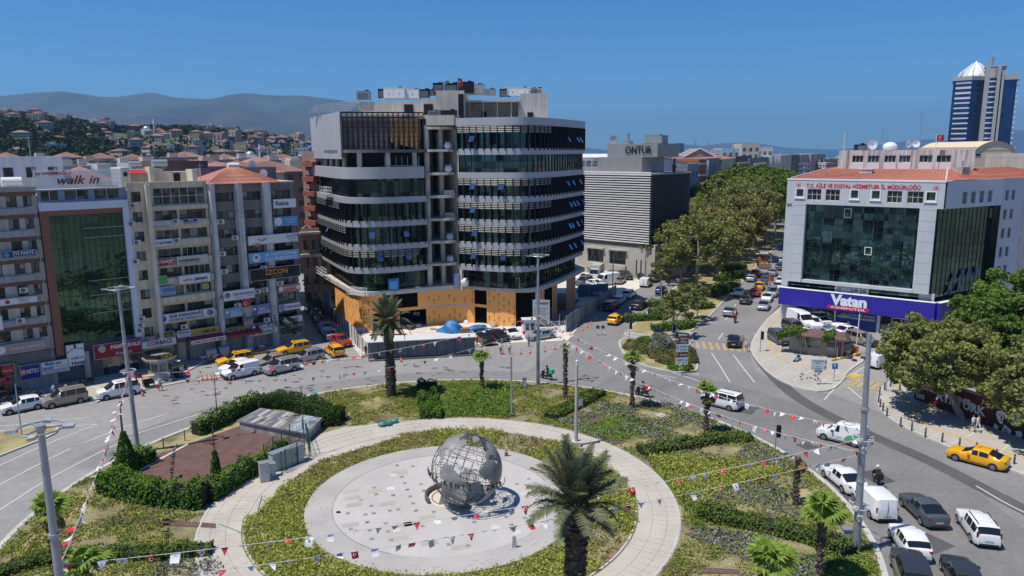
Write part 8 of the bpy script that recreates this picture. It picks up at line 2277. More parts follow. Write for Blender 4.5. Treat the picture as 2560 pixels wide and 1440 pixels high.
def pole(px,py,top,lb9,r=.09,name='pole',z=.15,mat=None,cat='pole'):
 x,y=G(px,py,z);h=Zat(x,y,top)-z;mb=MB();mb.tube([(0,0,0),(0,0,h)],[r,r*.7],8);o=em9(name,(x,y,z));T(o,lb9,cat);mb.bd('shaft',mat or MAST,o,50);mb=MB();mb.box(-.2,.2,-.2,.2,0,.04);mb.bd('foot',STEEL,o);return o,x,y,h
pole(1279,1042,892,'slim grey pole in the bright green bed behind the globe',.12)
pole(545,1060,932,'thin dark rod rising from the ivy on the road side',.05,mat=BARKD);pole(763,1140,965,'thin dark rod beside the metal shed',.05,mat=BARKD);pole(313,1160,1035,'thin dark rod on the ivy covered post',
.05,mat=BARKD)
pole(55,1090,960,'thin grey signal pole on the small left island',.07,mat=STEEL,z=0)
def sl9(px,py,top,ax,lb9):
 o,x,y,h=pole(px,py,top,lb9,.12,'street_lamp',.1,cat='street lamp')
 mb=MB();mb.tube([(0,0,h),(ax*.5,0,h+.25),(ax*2.2,0,h+.42)],.05,6);mb.bd('arm',MAST,o)
 mb=MB();mb.ell((ax*2.5,0,h+.42),(.42,.16,.10));mb.bd('lamp_head',flat('lamp_head_grey',(.60,.61,.62),.4),o,60)
sl9(1531,758,632,1,'street lamp with its arm to the right in front of the sandy lot');sl9(1922,742,640,-1,'street lamp with its arm to the left beside the blue fascia')
pole(1612,712,605,'tall plain grey pole at the corner of the louvred block',.12,z=0);pole(1652,775,700,'grey pole at the left kerb of the median',.12,z=.1)
def signal(px,py,top,lb9,back=False):
 o,x,y,h=pole(px,py,top,lb9,.06,'traffic_light',.12,cat='traffic light')
 mb=MB();mb.box(.06,.36,-.14,.14,h-1.15,h-.05);mb.bd('signal_head',BLACK,o)
 for k,c in en_((RED,flat('amber_lens',(.4,.2,.02)),flat('green_lens',(.02,.5,.25)))):
  mb=MB();mb.disc((.21,h-.25-.33*k),.10,-.15,14,0,'y');mb.bd('lens',c if k==2 and not back else flat('dark_lens',(.04,.035,.03)),o)
  mb=MB();mb.tube([(.21,-.14,h-.25-.33*k),(.21,-.32,h-.22-.33*k)],.12,10,cap=False);mb.bd('visor',BLACK,o)
signal(1573,850,803,'traffic light at the left corner of the tip island');signal(1900,878,828,'green traffic light at the inner kerb of the avenue corner');signal(1937,1140,1062,'traffic light at the island kerb near the right bend',
True);signal(1680,858,812,'traffic light behind the grey leafed bush');signal(1399,828,786,'traffic light at the white site gate')
def ps9(px,py,top,lb9,bo9,pw=1.3,rz=0,name='road_sign',legs=1,z=.12):
 'boards: (height offset from top, height, board material, texts)'
 x,y=G(px,py,z);h=Zat(x,y,top)-z;o=em9(name,(x,y,z),rz);T(o,lb9,'road sign')
 for k in rg_(legs):
  mb=MB();xx=0 if legs==1 else(-.4+.8*k)*pw;mb.tube([(xx,0,0),(xx,0,h)],.05,8);mb.bd('post',STEEL,o)
 z_=h
 for bh,bm,tx,bw in bo9:
  mb=MB();mb.box(-pw*bw/2,pw*bw/2,-.10,-.06,z_-bh,z_);mb.bd('panel',bm,o)
  for(s,cu,cv,hs,m,mw)in tx:
   me,tw,_=tm9(s,bh*hs,m,bold=.01);t=mobj('lettering',me,o,(cu*pw*bw,-.115,z_-bh/2+cv*bh))
   if tw>pw*bw*mw:t.scale=(pw*bw*mw/tw,1,1)
  z_-=bh+.03
 return o,x,y,h
BRB=flat('brown_sign',(.12,.045,.02));SW_=flat('sign_white',(.58,.63,.68));SY_=flat('sign_amber',(.62,.32,.015));SB_=flat('sign_blue',(.02,.16,.48))
ps9(1703,932,840,'tall stack of white and brown direction signs over an amber board on the tip island',[(.95,BRB,[('Agora',.1,.22,.26,WHITE,.6),('Kadifekale',.1,-.2,.24,WHITE,.6),('↑',-.4,0,.5,WHITE,.15)],
1),(1.0,SW_,[('Gaziemir',.1,.22,.22,TK,.6),('Havaalanı',.1,-.2,.22,TK,.6),('↑',-.4,0,.5,TK,.15)],1),(.62,BRB,[('Kemeraltı',.12,0,.4,WHITE,.6),('↑',-.4,0,.6,WHITE,.15)],1),(.95,SW_,[('Basmane',-.1,.2,.24,
TK,.5),('Otogar',0,-.22,.22,TK,.5),('↑',.38,0,.5,TK,.15)],1)],1.5,.12)
o,x,y,h=ps9(1702,925,880,'amber road board with a dark bar under the direction signs',[(1.4,SY_,[('İZMİR',0,.15,.22,flat('sign_brown_bar',(.12,.03,.01)),.6),('ÇEVRE YOLU',0,-.25,.12,TK,.7)],1)],1.75,.12,
legs=2)
x,y=G(1703,936,.12);r=em9('chevron_sign',(x,y-.2,.12));T(r,'yellow green double chevron arrow sign at the tip of the island','road sign');mb=MB();mb.bar((0,0,0),(0,0,.7),.06);mb.bd('post',STEEL,r);mb=MB()
for z_ in(.65,1.1):mb.bar((-.36,-.03,z_),(0,-.03,z_+.5),.14,.03);mb.bar((.36,-.03,z_),(0,-.03,z_+.5),.14,.03)
mb.bd('chevrons',flat('chevron_lime',(.45,.70,.05)),r)
ps9(2043,962,898,'pair of white direction boards over a small blue plate on the tan pavement',[(.62,SW_,[('Konak Belediyesi',-.06,.22,.22,TN,.7),('Hastane',-.06,-.2,.22,TN,.7),('◄',.42,0,.5,TN,.1)],1),
(.62,SW_,[('Hatay',-.06,.22,.22,TN,.7),('Eşrefpaşa',-.06,-.2,.22,TN,.7),('◄',.42,0,.5,TN,.1)],1),(.26,SB_,[('FUAR',0,0,.5,WHITE,.6)],.5)],1.75,-.05)
ps9(2084,953,908,'blue parking sign with a white P beside the yellow crossing',[(.68,SB_,[('P',0,.08,.6,WHITE,.8)],.8)],.85)
ps9(2215,978,918,'back of a square sign post at the right corner of the yellow crossing',[(.42,flat('sign_back',(.25,.10,.08)),[],.7)],.8)
ps9(2287,960,930,'small blue and red sign plate at the corner of the mural wall',[(.4,RED,[],1),(.4,WHITE,[],1)],.7)
ps9(1646,850,822,'dark blue advertising panel behind the tip island bushes',[(1.5,NAVY,[('İZMİR',0,.1,.14,SW_,.7),('KONAK',0,-.2,.1,SW_,.7)],1)],1.35,name='advertising_board')
def round_sign(px,py,top,lb9,col,z=.1):
 o,x,y,h=pole(px,py,top,lb9,.045,'road_sign',z,cat='road sign',mat=STEEL);mb=MB();mb.disc((0,h-.35),.36,-.06,20,0,'y');mb.disc((0,h-.35),.27,-.065,20,1,'y');mb.bd('disc',[col,WHITE],o)
round_sign(1641,695,655,'round red rimmed sign by the dark doorway of the louvred block',RED);round_sign(1531,745,727,'round blue sign low on the sandy lot lamp',SB_)
x,y=G(1925,722,.1);r=em9('poster_stand',(x,y,.1));T(r,'red and white advertising stand under the avenue lamp','poster stand');mb=MB();mb.box(-.6,.6,-.1,.1,.4,2.6);mb.box(-.5,.5,-.12,-.1,.5,1.5,1);mb.bd('panel',
[flat('poster_brown',(.30,.07,.05)),flat('poster_pale',(.55,.45,.40))],r)
mb=MB();mb.tube([(0,0,0),(0,0,.85),(0,0,.92)],[.085,.08,.04],10);mb.tube([(0,0,.68),(0,0,.74)],.095,10,1);BOL=mb.mesh('bollard',[flat('bollard_grey',(.055,.06,.10),.5),flat('bollard_band',(.35,.35,.38))])
for i,(px,py)in en_(((2275,941),(2258,951),(2240,957),(2226,966),(2211,975),(2199,987),(2196,1006),(2200,1018),(2207,1028),(2217,1040),(2251,1065),(2279,1076),(2313,1092),(2355,1105),(2398,1118),(2440,
1130),(2490,1147),(2535,1160),(2249,975))):
 x,y=G(px,py,.13);o=mobj('bollard',BOL,None,(x,y,.13));T(o,'dark blue grey bollard on the right kerb','bollard','bollards along the right kerb')
mb=MB();mb.box(-.19,.19,-.19,.19,0,.04);mb.tube([(0,0,.04),(0,0,.28),(0,0,.281),(0,0,.42),(0,0,.421),(0,0,.75)],[.15,.11,.11,.085,.085,.03],10);
for k in rg_(len(mb.f)):
 pass
CONE=mb.mesh('traffic_cone',[flat('cone_orange',(.75,.10,.03),.6)])
CNB=MB().tube([(0,0,.30),(0,0,.42)],[.112,.088],10).mesh('white_band',[WHITE])
for px,py in((357,990),(506,952),(518,951),(529,951),(688,918),(650,930),(664,932),(764,913),(785,910),(806,907),(738,914),(777,878),(782,880),(769,877),(906,895),(1077,889),(1186,885),(1217,885),(1258,
886),(1302,886),(1325,884),(1362,880),(1387,874),(1427,840),(1456,828),(1468,819),(1478,812),(1488,803),(540,950),(1003,905)):
 x,y=G(px,py);o=mobj('traffic_cone',CONE,None,(x,y,.01),rnd.random());T(o,'orange traffic cone on the ground','traffic cone','orange traffic cones');mobj('white_band',CNB,o)
def cb9(px,py,w,d,h,rz,lb9,z=.15,mat=None,name='electrical_cabinet',cat='cabinet'):
 x,y=G(px,py,z);o=em9(name,(x,y,z),rz);T(o,lb9,cat)
 mb=MB();mb.box(-w/2,w/2,-d/2,d/2,.06,h);mb.bd('casing',mat or M('cabinet_grey',(.50,.52,.51),.6,var=.05),o)
 mb=MB();mb.box(-w/2-.05,w/2+.05,-d/2-.05,d/2+.05,h,h+.06);mb.bd('lid',STEEL,o)
 mb=MB();mb.box(-w/2,w/2,-d/2,d/2,0,.06)
 for k in rg_(1,int(max(w,.8)/.6)):mb.box(-w/2+k*.6-.01,-w/2+k*.6+.01,-d/2-.006,-d/2,.1,h-.05)
 mb.box(-.03+w*.3,.01+w*.3,-d/2-.03,-d/2,h*.5,h*.58);mb.bd('door_trim',BLACK,o);return o
cb9(662,1203,.75,.6,1.65,.5,'taller pale cabinet at the corner of the ivy hedge');cb9(680,1192,.6,.5,1.2,.5,'lower pale cabinet beside the taller one')
cb9(718,1165,3.1,.7,1.6,.86,'long row of pale green grey cabinets with rounded white tops',mat=M('cabinet_green',(.42,.50,.47),.6,var=.06))
cb9(1679,806,2.6,.6,1.5,1.15,'row of tall white cabinets on the median grass',z=.1);cb9(1717,790,.6,.5,1.3,0,'single pale cabinet behind the median cabinets',z=.1);cb9(1707,798,.7,.6,.9,0,'low pale box beside the median cabinets',
z=.1)
cb9(1311,968,.45,.35,1.1,0,'small grey post box cabinet at the kerb beside the tall central mast');cb9(2115,1348,.6,.5,.8,0,'small pale box in the juniper hedge by the leaning mast')
cb9(1705,860,.9,.6,1.3,0,'grey box behind the direction signs',z=.1)
for px,py,lab in((528,900,'left grey wheeled waste container by the taxi rank'),(560,893,'right grey wheeled waste container by the taxi rank')):
 x,y=G(px,py,.13);o=em9('waste_container',(x,y,.13),.75);T(o,lab,'waste container')
 mb=MB();mb.prism([(-.65,-.45),(.65,-.45),(.65,.45),(-.65,.45)],.25,1.15,bt9=True);mb.bd('bin',STEEL,o);mb=MB();mb.tube([(-.66,0,1.12),(.66,0,1.12)],.46,12);mb.bd('lid',STEEL,o,50)
 mb=MB();[mb.box(a-.06,a+.06,b-.03,b+.03,0,.26)for a in(-.5,.5)for b in(-.35,.35)];mb.bd('wheels',BLACK,o)
x,y=G(104,1016);o=em9('gas_bottle',(x,y,0));T(o,'bright blue canister between the two parked cars at the left','canister');mb=MB();mb.tube([(0,0,0),(0,0,.1),(0,0,.75),(0,0,.9)],[.25,.33,.33,.2],12);mb.bd('tank',
flat('canister_blue',(.02,.20,.55)),o,50);mb=MB();mb.tube([(0,0,.9),(0,0,1.0)],.12,8);mb.bd('valve',STEEL,o)
mb=MB();mb.tube([(.24*cos(t),.24*sin(t),.1)for t in np.linspace(0,2*pi,15)],.11,8);TY1=mb.mesh('tyre',[TYRE],60)
for px,py,lab in((2136,902,'loose black tyre left of two on the tan pavement'),(2158,896,'loose black tyre right of two on the tan pavement'),(943,897,'loose tyre lying at the foot of the corrugated shelter')):
 x,y=G(px,py,.13);o=mobj('loose_tyre',TY1,None,(x,y,.12));T(o,lab,'tyre')
#  taxi kiosk, carts 
x,y=G(403,945,.1);TK_=em9('taxi_kiosk',(x,y,.1),.72);T(TK_,'octagonal grey taxi kiosk with a black and gold lettered parapet','kiosk')
oc=lambda r:[(r*cos(t),r*sin(t))for t in np.linspace(pi/8,2*pi+pi/8,9)[:-1]]
MB().prism(oc(1.35),0,2.5).bd('cabin',[M('kiosk_grey',(.36,.37,.36),.6,var=.06)],TK_)
mb=MB()
for t in np.linspace(0,2*pi,9)[:-1]:mb.obox((1.26*cos(t),1.26*sin(t),1.6),(.02,.36,.45),t)
mb.bd('windows',[GLW],TK_)
MB().prism(oc(1.95),2.5,2.72).bd('eaves',[STEEL],TK_)
mb=MB();q=oc(1.85);band(mb,q+[q[0]],2.72,3.3,0,.08);mb.bd('parapet',[KB],TK_)
mb=MB();q=oc(1.87);band(mb,q+[q[0]],2.72,2.78,.0,.03);mb.bd('gold_trim',[flat('gold_paint',(.62,.42,.04))],TK_)
me,tw,_=tm9('TAKSİ',.42,flat('gold_paint',(.62,.42,.04)),bold=.03);t_=mobj('lettering',me,TK_,(.35,-1.9*cos(pi/8)-.02,3.02));t_.scale=(1.15/tw*1.2,1,1)
mb=MB();mb.poly([(.4,-1.3,2.3),(1.9,-1.7,2.1),(1.9,-.9,2.2),(.6,-.7,2.4)]);mb.bd('counter_awning',[OFFW],TK_)
for px,py,lab in((372,968,'small cart with an orange tabletop left of the taxi kiosk'),(445,942,'small cart with an orange tabletop right of the taxi kiosk')):
 x,y=G(px,py,.05);o=em9('street_cart',(x,y,.05),.6);T(o,lab,'cart');mb=MB();mb.box(-.7,.7,-.45,.45,1.35,1.43);mb.bd('top',[M('cart_orange',(.62,.36,.16),.7)],o);mb=MB();mb.box(-.6,.6,-.35,.35,.45,.95);mb.bd('tray',
 [BLACK],o)
 mb=MB();[mb.bar((a,b,0),(a,b,1.35),.05)for a in(-.6,.6)for b in(-.38,.38)];mb.bd('posts',[STEEL],o)
 for s in(-1,1):mb=MB();mb.tube([(-.2,s*.45,.28),(-.2,s*.5,.28)],.28,12);mb.bd('wheel',[TYRE],o)
for i,(u,v)in en_(((20.3,-2.2),(21.9,-2.4),(24.6,-2.3),(26.4,-2.5),(28.2,-2.2))):
 x,y=RW.w(u,v);o=em9('cafe_table',(x,y,.13),RW.a);T(o,'small pale cafe table in front of the dark red awnings','table','cafe tables by the awnings');mb=MB();mb.box(-.4,.4,-.4,.4,.70,.74);mb.bd('tabletop',
 WHITE,o);mb=MB();mb.bar((0,0,0),(0,0,.7),.07);mb.box(-.2,.2,-.2,.2,0,.03);mb.bd('stand',STEEL,o)
 for s in(-1,1):
  c=em9('cafe_chair',(x+s*.75*cos(RW.a),y+s*.75*sin(RW.a),.13),RW.a+pi/2*s);T(c,'dark red cafe chair beside a pale cafe table','chair','cafe chairs by the awnings');mb=MB();mb.box(-.2,.2,-.2,.2,.42,.46);mb.bd('seat',
  AWR,c);mb=MB();mb.box(-.2,.2,.17,.2,.46,.88);mb.bd('backrest',AWR,c)
  for a in(-.17,.17):
   for b in(-.17,.17):mb=MB();mb.bar((a,b,0),(a,b,.42),.03);mb.bd('leg',STEEL,c)
x,y=G(38,985,.13);o=em9('red_kiosk',(*RW.w(-2.6,-1.2),.1),RW.a);T(o,'red framed drinks kiosk at the left edge below the cola board','kiosk');mb=MB();mb.box(-1.6,1.6,0,1.0,0,2.2);mb.bd('cabin',[GLW],o);mb=MB();[mb.box(a-.06,
a+.06,-.06,0,0,2.2)for a in(-1.6,-.6,.5,1.6)];mb.box(-1.65,1.65,-.06,0,2.1,2.3);mb.box(-1.65,1.65,-.06,0,0,.3);mb.bd('red_frame',[RED],o)
#  gravel court: shed, railings 
a,b,c,d=(G(600,1075,.15),G(765,1105,.15),G(802,1072,.15),G(655,1048,.15))
sx,sy=sum(p[0]for p in(a,b,c,d))/4,sum(p[1]for p in(a,b,c,d))/4
SHD=em9('metal_shed',(sx,sy,.15));T(SHD,'low shed with a striped patchwork sheet metal roof beside the gravel court','shed')
f=[(p[0]-sx,p[1]-sy)for p in(a,b,c,d)]
MB().prism(f,0,.95).bd('wall',[M('shed_wall',(.33,.32,.30),.9,var=.2,scale=2,sk9=.2)],SHD)
rm=[M('sheet_grey',(.30,.31,.31),.5,.4,var=.15,scale=2),M('sheet_dark',(.14,.14,.135),.7,var=.3,scale=2),M('sheet_pale',(.50,.51,.50),.5,.3,var=.1,scale=2),M('sheet_rust',(.30,.27,.23),.7,var=.3,scale=2),
M('sheet_blue',(.36,.43,.47),.5,.3,var=.1,scale=2)]
sequence=[1,0,1,2,1,3,0,1,2,3,1,4,2,4,4,0]
mb=MB();n=16
fo=[(p[0]*1.06,p[1]*1.09)for p in f]
for i in rg_(n):
 t0,t1=i/n,(i+1)/n-.004
 for j,(s0,s1)in en_(((0,.48),(.485,1))):
  def q(t,s):return(fo[0][0]+(fo[1][0]-fo[0][0])*t+(fo[3][0]-fo[0][0])*s+((fo[2][0]-fo[3][0])-(fo[1][0]-fo[0][0]))*t*s,fo[0][1]+(fo[1][1]-fo[0][1])*t+(fo[3][1]-fo[0][1])*s+((fo[2][1]-fo[3][1])-(fo[1][1]-fo[0][1]))*t*s,
  1.0+.12*s+.012*(i%2))
  k=sequence[(i+j*(1 if i<10 else 0))%16]
  mb.poly([q(t0,s0),q(t1,s0),q(t1,s1),q(t0,s1)],k)
mb.bd('roof',rm,SHD)
mb=MB();band(mb,fo+[fo[0]],.86,1.0,.02,.06);mb.bd('eaves',[STEEL],SHD)
GRF=flat('green_railing',(.02,.10,.07),.5)
def rl9(name,pts,h,lb9,mat=GRF,step=1.6,bars=True,z=.15):
 p=GL(z,*pts);o=em9(name,(*p[0],z));T(o,lb9,'railing');q=[(a-p[0][0],b-p[0][1])for a,b in p]
 w_=walk(q,step);w_.append((*q[-1],0))
 for x,y,a in w_:
  mb=MB();mb.bar((x,y,0),(x,y,h+.15),.07);mb.bd('post',[mat],o)
 mb=MB()
 for a,b in zip(q[:-1],q[1:]):
  for zz in((.1,h*.5,h)if bars else(h,)):mb.bar((*a,zz),(*b,zz),.035)
  L=math.hypot(b[0]-a[0],b[1]-a[1]);m=int(L/.16)
  if bars:
   for i in rg_(m):t=i/m;mb.bar((a[0]+(b[0]-a[0])*t,a[1]+(b[1]-a[1])*t,.1),(a[0]+(b[0]-a[0])*t,a[1]+(b[1]-a[1])*t,h),.012)
 mb.bd('rails',[mat],o);return o
rl9('green_fence',((662,1165),(735,1105),(765,1098),(778,1140),(705,1185)),1.9,'dark green mesh fence round the long cabinets')
rl9('rusty_railing',((330,1172),(410,1122),(470,1100),(560,1058)),.95,'thin rusty railing along the road side of the gravel court',flat('rust_brown',(.09,.05,.035)),2.2,False)
mb=MB();p=GL(.15,(345,1180),(470,1112));mb.bar((*p[0],.2),(*p[1],.2),.3,.1);o=mb.bd('kerb',CONC);st9(o)
x,y=G(782,1085,.15);o=em9('floodlight_stand',(x,y,.15));T(o,'grey floodlight on a short stand at the right of the shed','floodlight');mb=MB();mb.bar((0,0,0),(0,0,1.0),.08);mb.bd('post',BLACK,o);mb=MB();mb.obox((0,
0,1.15),(.35,.1,.2),.6,tilt=-.5);mb.bd('lamp',STEEL,o)
for px,py,lab in((955,1066,'left one of three green rubbish sacks on the path'),(972,1063,'middle one of three green rubbish sacks on the path'),(987,1057,'right one of three green rubbish sacks on the path')):
 x,y=G(px,py,.18);mb=MB();mb.ell((0,0,.22),(.42,.34,.26),0,9,5);mb.tube([(.2,0,.35),(.42,.1,.5)],[.12,.03],6);o=mb.bd('rubbish_sack',[M('sack_green',(.05,.24,.20),.6,var=.3,scale=4)],None,None,(x,y,.17),
 px);T(o,lab,'sack')
x,y=G(786,990,.15);mb=MB();mb.ell((0,0,.2),(.4,.3,.25),0,9,5);o=mb.bd('rubbish_sack',[MATS['sack_green']],None,None,(x,y,.15));T(o,'lone green rubbish sack at the island kerb left of the tall date palm',
'sack')
pts=[(*p,.215)for p in ck9(GL(.2,(548,1310),(600,1330),(640,1350),(655,1400),(690,1440),(740,1460)),2)]
o=MB().tube(pts,.03,5).bd('garden_hose',[flat('hose_green',(.08,.30,.24))]);T(o,'thin green hose lying across the path at the lower left','hose')
pts=[(*p,.235)for p in ck9(GL(.2,(655,1240),(640,1290),(650,1340),(668,1400),(712,1440)),2)]
o=MB().tube(pts,.03,5).bd('garden_hose',[flat('hose_green',(.08,.30,.24))]);T(o,'second green hose along the inner edge of the path','hose')
#  the globe 
gx,gy,gz,gr=-3.55,53.1,3.15,2.72
SS=M('brushed_steel',(.27,.27,.265),.6,.35,var=.3,scale=.9,fine=.08)
SSB=M('steel_bar',(.17,.165,.16),.45,.7,var=.1)
GLO=em9('globe_sculpture',(gx,gy,.27));T(GLO,'big steel openwork globe with solid continents standing tilted on the plaza','sculpture')
def frame_of(f,up):
 f=f.normalized();u=(up-f*up.dot(f)).normalized();return Matrix((f,u,f.cross(u))).transposed()
_c=Vector((cos(radians(14))*cos(radians(-38)),cos(radians(14))*sin(radians(-38)),sin(radians(14))))
_v=Vector((-gx,-gy,CAM_H-gz));Rg=frame_of(_v,Vector((.32,0,1)))@frame_of(_c,Vector((0,0,1))).transposed()
def sp(lat,lon,r):
 a,b=radians(lat),radians(lon);v=Rg@Vector((r*cos(a)*cos(b),r*cos(a)*sin(b),r*sin(a)));return(v.x,v.y,v.z+gz-.27)
mb=MB()
for lon in rg_(0,360,15):mb.tube([sp(lat,lon,gr*.985)for lat in rg_(-82,83,8)],.022,4)
mb.bd('meridian_bars',[SSB],GLO)
mb=MB()
for lat in rg_(-75,76,15):mb.tube([sp(lat,lon,gr*.985)for lon in rg_(0,361,10)],.022,4)
mb.bd('parallel_bars',[SSB],GLO)
mb=MB();gg=random.Random(4)
for i in rg_(26):
 a1,o1=gg.uniform(-60,60),gg.uniform(0,360);a2,o2=a1+gg.uniform(-30,30),o1+gg.uniform(15,40);mb.tube([sp(a1+(a2-a1)*t/4,o1+(o2-o1)*t/4,gr*.97)for t in rg_(5)],.018,4)
mb.bd('stray_bars',[SSB],GLO)
CONT={'africa':[(35,-6),(37,10),(31,20),(31,32),(12,43),(11,51),(-5,40),(-16,40),(-26,33),(-34,25),(-34,18),(-18,12),(-2,9),(4,8),(5,-5),(8,-13),(15,-17),(27,-13)],'eurasia':[(36,-9),(43,-9),(48,-4),(53,
7),(57,9),(58,6),(62,5),(71,25),(66,40),(68,55),(73,70),(77,104),(72,130),(70,160),(66,178),(60,163),(52,157),(60,155),(54,137),(43,131),(35,129),(40,121),(30,122),(22,114),(10,107),(9,105),(14,101),(2,
103),(8,98),(17,95),(22,90),(15,80),(8,77),(20,72),(25,66),(25,57),(13,45),(13,43),(28,34),(36,36),(37,27),(41,28),(46,31),(45,40),(41,41),(40,27),(38,22),(45,13),(38,16),(44,9),(43,4),(37,-1)],'north_america':[(66,
-168),(71,-156),(70,-128),(68,-110),(68,-95),(62,-92),(57,-90),(52,-80),(60,-78),(60,-65),(52,-56),(45,-62),(42,-70),(35,-76),(30,-81),(25,-80),(30,-85),(29,-95),(19,-96),(21,-87),(15,-84),(8,-79),(15,
-95),(23,-107),(32,-115),(40,-124),(50,-127),(58,-137),(60,-150),(57,-160)],'south_america':[(11,-74),(10,-62),(4,-52),(-5,-35),(-13,-38),(-23,-42),(-34,-54),(-40,-62),(-52,-69),(-54,-66),(-52,-75),(-37,
-73),(-18,-70),(-6,-81),(2,-79),(8,-78)],'greenland':[(83,-35),(76,-20),(68,-28),(60,-44),(70,-54),(78,-70)],'australia':[(-12,131),(-17,140),(-11,142),(-20,147),(-28,153),(-38,147),(-35,137),(-32,128),
(-34,116),(-22,114),(-15,124)],'antarctica':[(-66,-180),(-66,-90),(-66,0),(-66,90),(-66,180),(-90,180),(-90,-180)]}
def inside_ll(la,lo,poly):
 ins=False;n=len(poly)
 for i in rg_(n):
  a1,o1=poly[i];a2,o2=poly[(i+1)%n]
  if(a1>la)!=(a2>la)and lo<(o2-o1)*(la-a1)/((a2-a1)or 1e-9)+o1:ins=not ins
 return ins
st_=2.2
for nm,poly in CONT.items():
 mb=MB();la0,la1=min(p[0]for p in poly),max(p[0]for p in poly);lo0,lo1=min(p[1]for p in poly),max(p[1]for p in poly)
 la=la0
 while la<la1:
  lo=lo0;sl_=st_/max(.3,cos(radians(la)))
  while lo<lo1:
   j1=.8*sin(la*1.3+lo*.9)
   if inside_ll(la+st_/2+j1,lo+sl_/2+j1,poly):mb.poly([sp(la,lo,gr),sp(la,lo+sl_,gr),sp(la+st_,lo+sl_,gr),sp(la+st_,lo,gr)])
   lo+=sl_
  la+=st_
 o=mb.bd('continent',[SS],GLO);
 md=o.modifiers.new('thickness','SOLIDIFY');md.thickness=.03
for i,chx in en_('DENİZ KENTİ İZMİR '):
 if chx==' ':continue
 me,tw,_=tm9(chx,.34,flat('ring_letters',(.05,.05,.05),.4,.6),bold=.03)
 a=radians(188+i*9.0);r_=gr*1.09
 o=mobj('letter',me,GLO,(r_*cos(a),r_*sin(a),gz-.27-.25+.45*cos(a-radians(200))));o.rotation_euler=(radians(-6),0,a+pi/2);m_=o.modifiers.new('t','SOLIDIFY');m_.thickness=.05
mb=MB();mb.tube([(gr*1.07*cos(t),gr*1.07*sin(t),gz-.27-.52+.45*cos(t-radians(200)))for t in np.linspace(radians(190),radians(370),40)],.03,5);mb.bd('letter_rail',[SSB],GLO)
PB_=M('base_stone',(.45,.43,.40),.7,var=.08,scale=1.5)
o=em9('sculpture_plinth',(gx,gy,.27));T(o,'pale stone wedge carrying the globe','base')
bx=lambda px,py,z=.27:(lambda q:(q[0]-gx,q[1]-gy))(G(px,py,z))
A_,B_,C_,D_=bx(1096,1263),bx(1168,1256),bx(1215,1236),bx(1140,1222)
mb=MB();ap=(bx(1108,1222,1.6)[0],bx(1108,1222,1.6)[1],1.45);ap2=(bx(1200,1205,1.5)[0],bx(1200,1205,1.5)[1],1.3)
mb.poly([(*A_,0),(*B_,0),ap]);mb.poly([(*B_,0),(*C_,0),ap2,ap]);mb.poly([(*C_,0),(*D_,0),ap2]);mb.poly([(*D_,0),(*A_,0),ap,ap2]);mb.poly([(*A_,0),(*D_,0),(*C_,0),(*B_,0)])
mb.bd('wedge',[PB_],o)
cxr,cyr=bx(1135,1243);
mb=MB();n=30;q=[(cxr+2.15*cos(t),cyr+1.9*sin(t))for t in np.linspace(radians(60),radians(215),n)]
band(mb,q,0,.42,.0,-.14);o2=mb.bd('curved_rim',[M('bronze_rim',(.13,.115,.10),.6,.3,var=.2)],o)
mb=MB();mb.poly([(cxr+2.1*cos(t),cyr+1.85*sin(t),.02)for t in np.linspace(0,2*pi,40)[:-1]]);mb.bd('sunken_floor',[M('warm_stone',(.60,.53,.42),.8,var=.08,scale=1.2)],o)
mb=MB();q=[(cxr+1.75*cos(t),cyr+1.5*sin(t))for t in np.linspace(radians(80),radians(235),n)];band(mb,q,.02,.05,0,.05);mb.bd('floor_groove',[BLACK],o)
for px,py,top,lab,c1 in((1266,1140,1118,'small information post with a red foot behind the globe',RED),(1286,1368,1340,'plain grey information slab at the front right of the plaza',STEEL),(846,1282,1279,
'dark flat plate at the left rim of the plaza',BLACK)):
 x,y=G(px,py,.27);h=max(.12,Zat(x,y,top)-.27);o=em9('info_post',(x,y,.27));T(o,lab,'information post');mb=MB();mb.box(-.13,.13,-.05,.05,min(.1,h*.4),h);mb.bd('panel',GREYW if c1 is not BLACK else BLACK,
 o);mb=MB();mb.box(-.16,.16,-.08,.08,0,min(.35,h*.4));mb.bd('foot',c1,o)
#  building site edge 
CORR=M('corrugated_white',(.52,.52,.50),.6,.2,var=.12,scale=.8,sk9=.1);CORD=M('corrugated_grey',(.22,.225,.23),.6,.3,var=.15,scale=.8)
def cf9(name,pts,h,lb9,mat=CORR,z=0.0,lean=0,rows=True,cat='fence',step=.32):
 p=GL(z,*pts);o=em9(name,(*p[0],z));T(o,lb9,cat);q=[(a-p[0][0],b-p[0][1])for a,b in p]
 mb=MB()
 for i in rg_(int(h/.16)):
  z0=.08+i*.16;a=offs(q,0);b=offs(q,.05)
  for k in rg_(len(q)-1):
   mb.poly([(*a[k],z0),(*a[k+1],z0),(*b[k+1],z0+.08),(*b[k],z0+.08)]);mb.poly([(*b[k],z0+.08),(*b[k+1],z0+.08),(*a[k+1],z0+.16),(*a[k],z0+.16)])
 mb.bd('sheets',[mat],o)
 mb=MB()
 for x,y,a in walk(q,2.2):mb.bar((x+sin(a)*.06,y-cos(a)*.06,0),(x+sin(a)*.06,y-cos(a)*.06,h+.1),.07)
 mb.bd('posts',[BLACK],o);return o
cf9('corrugated_fence',((843,812),(868,838),(888,858),(893,868)),2.3,'sunlit white corrugated fence between the alley and the site')
cf9('corrugated_fence',((770,756),(800,782),(843,812)),2.3,'shaded stretch of corrugated fence along the alley',CORD)  # alley shade put into the darker grey of these sheets
cf9('corrugated_fence',((890,862),(912,884),(922,896)),2.0,'leaning white corrugated sheets at the left end of the shelter')
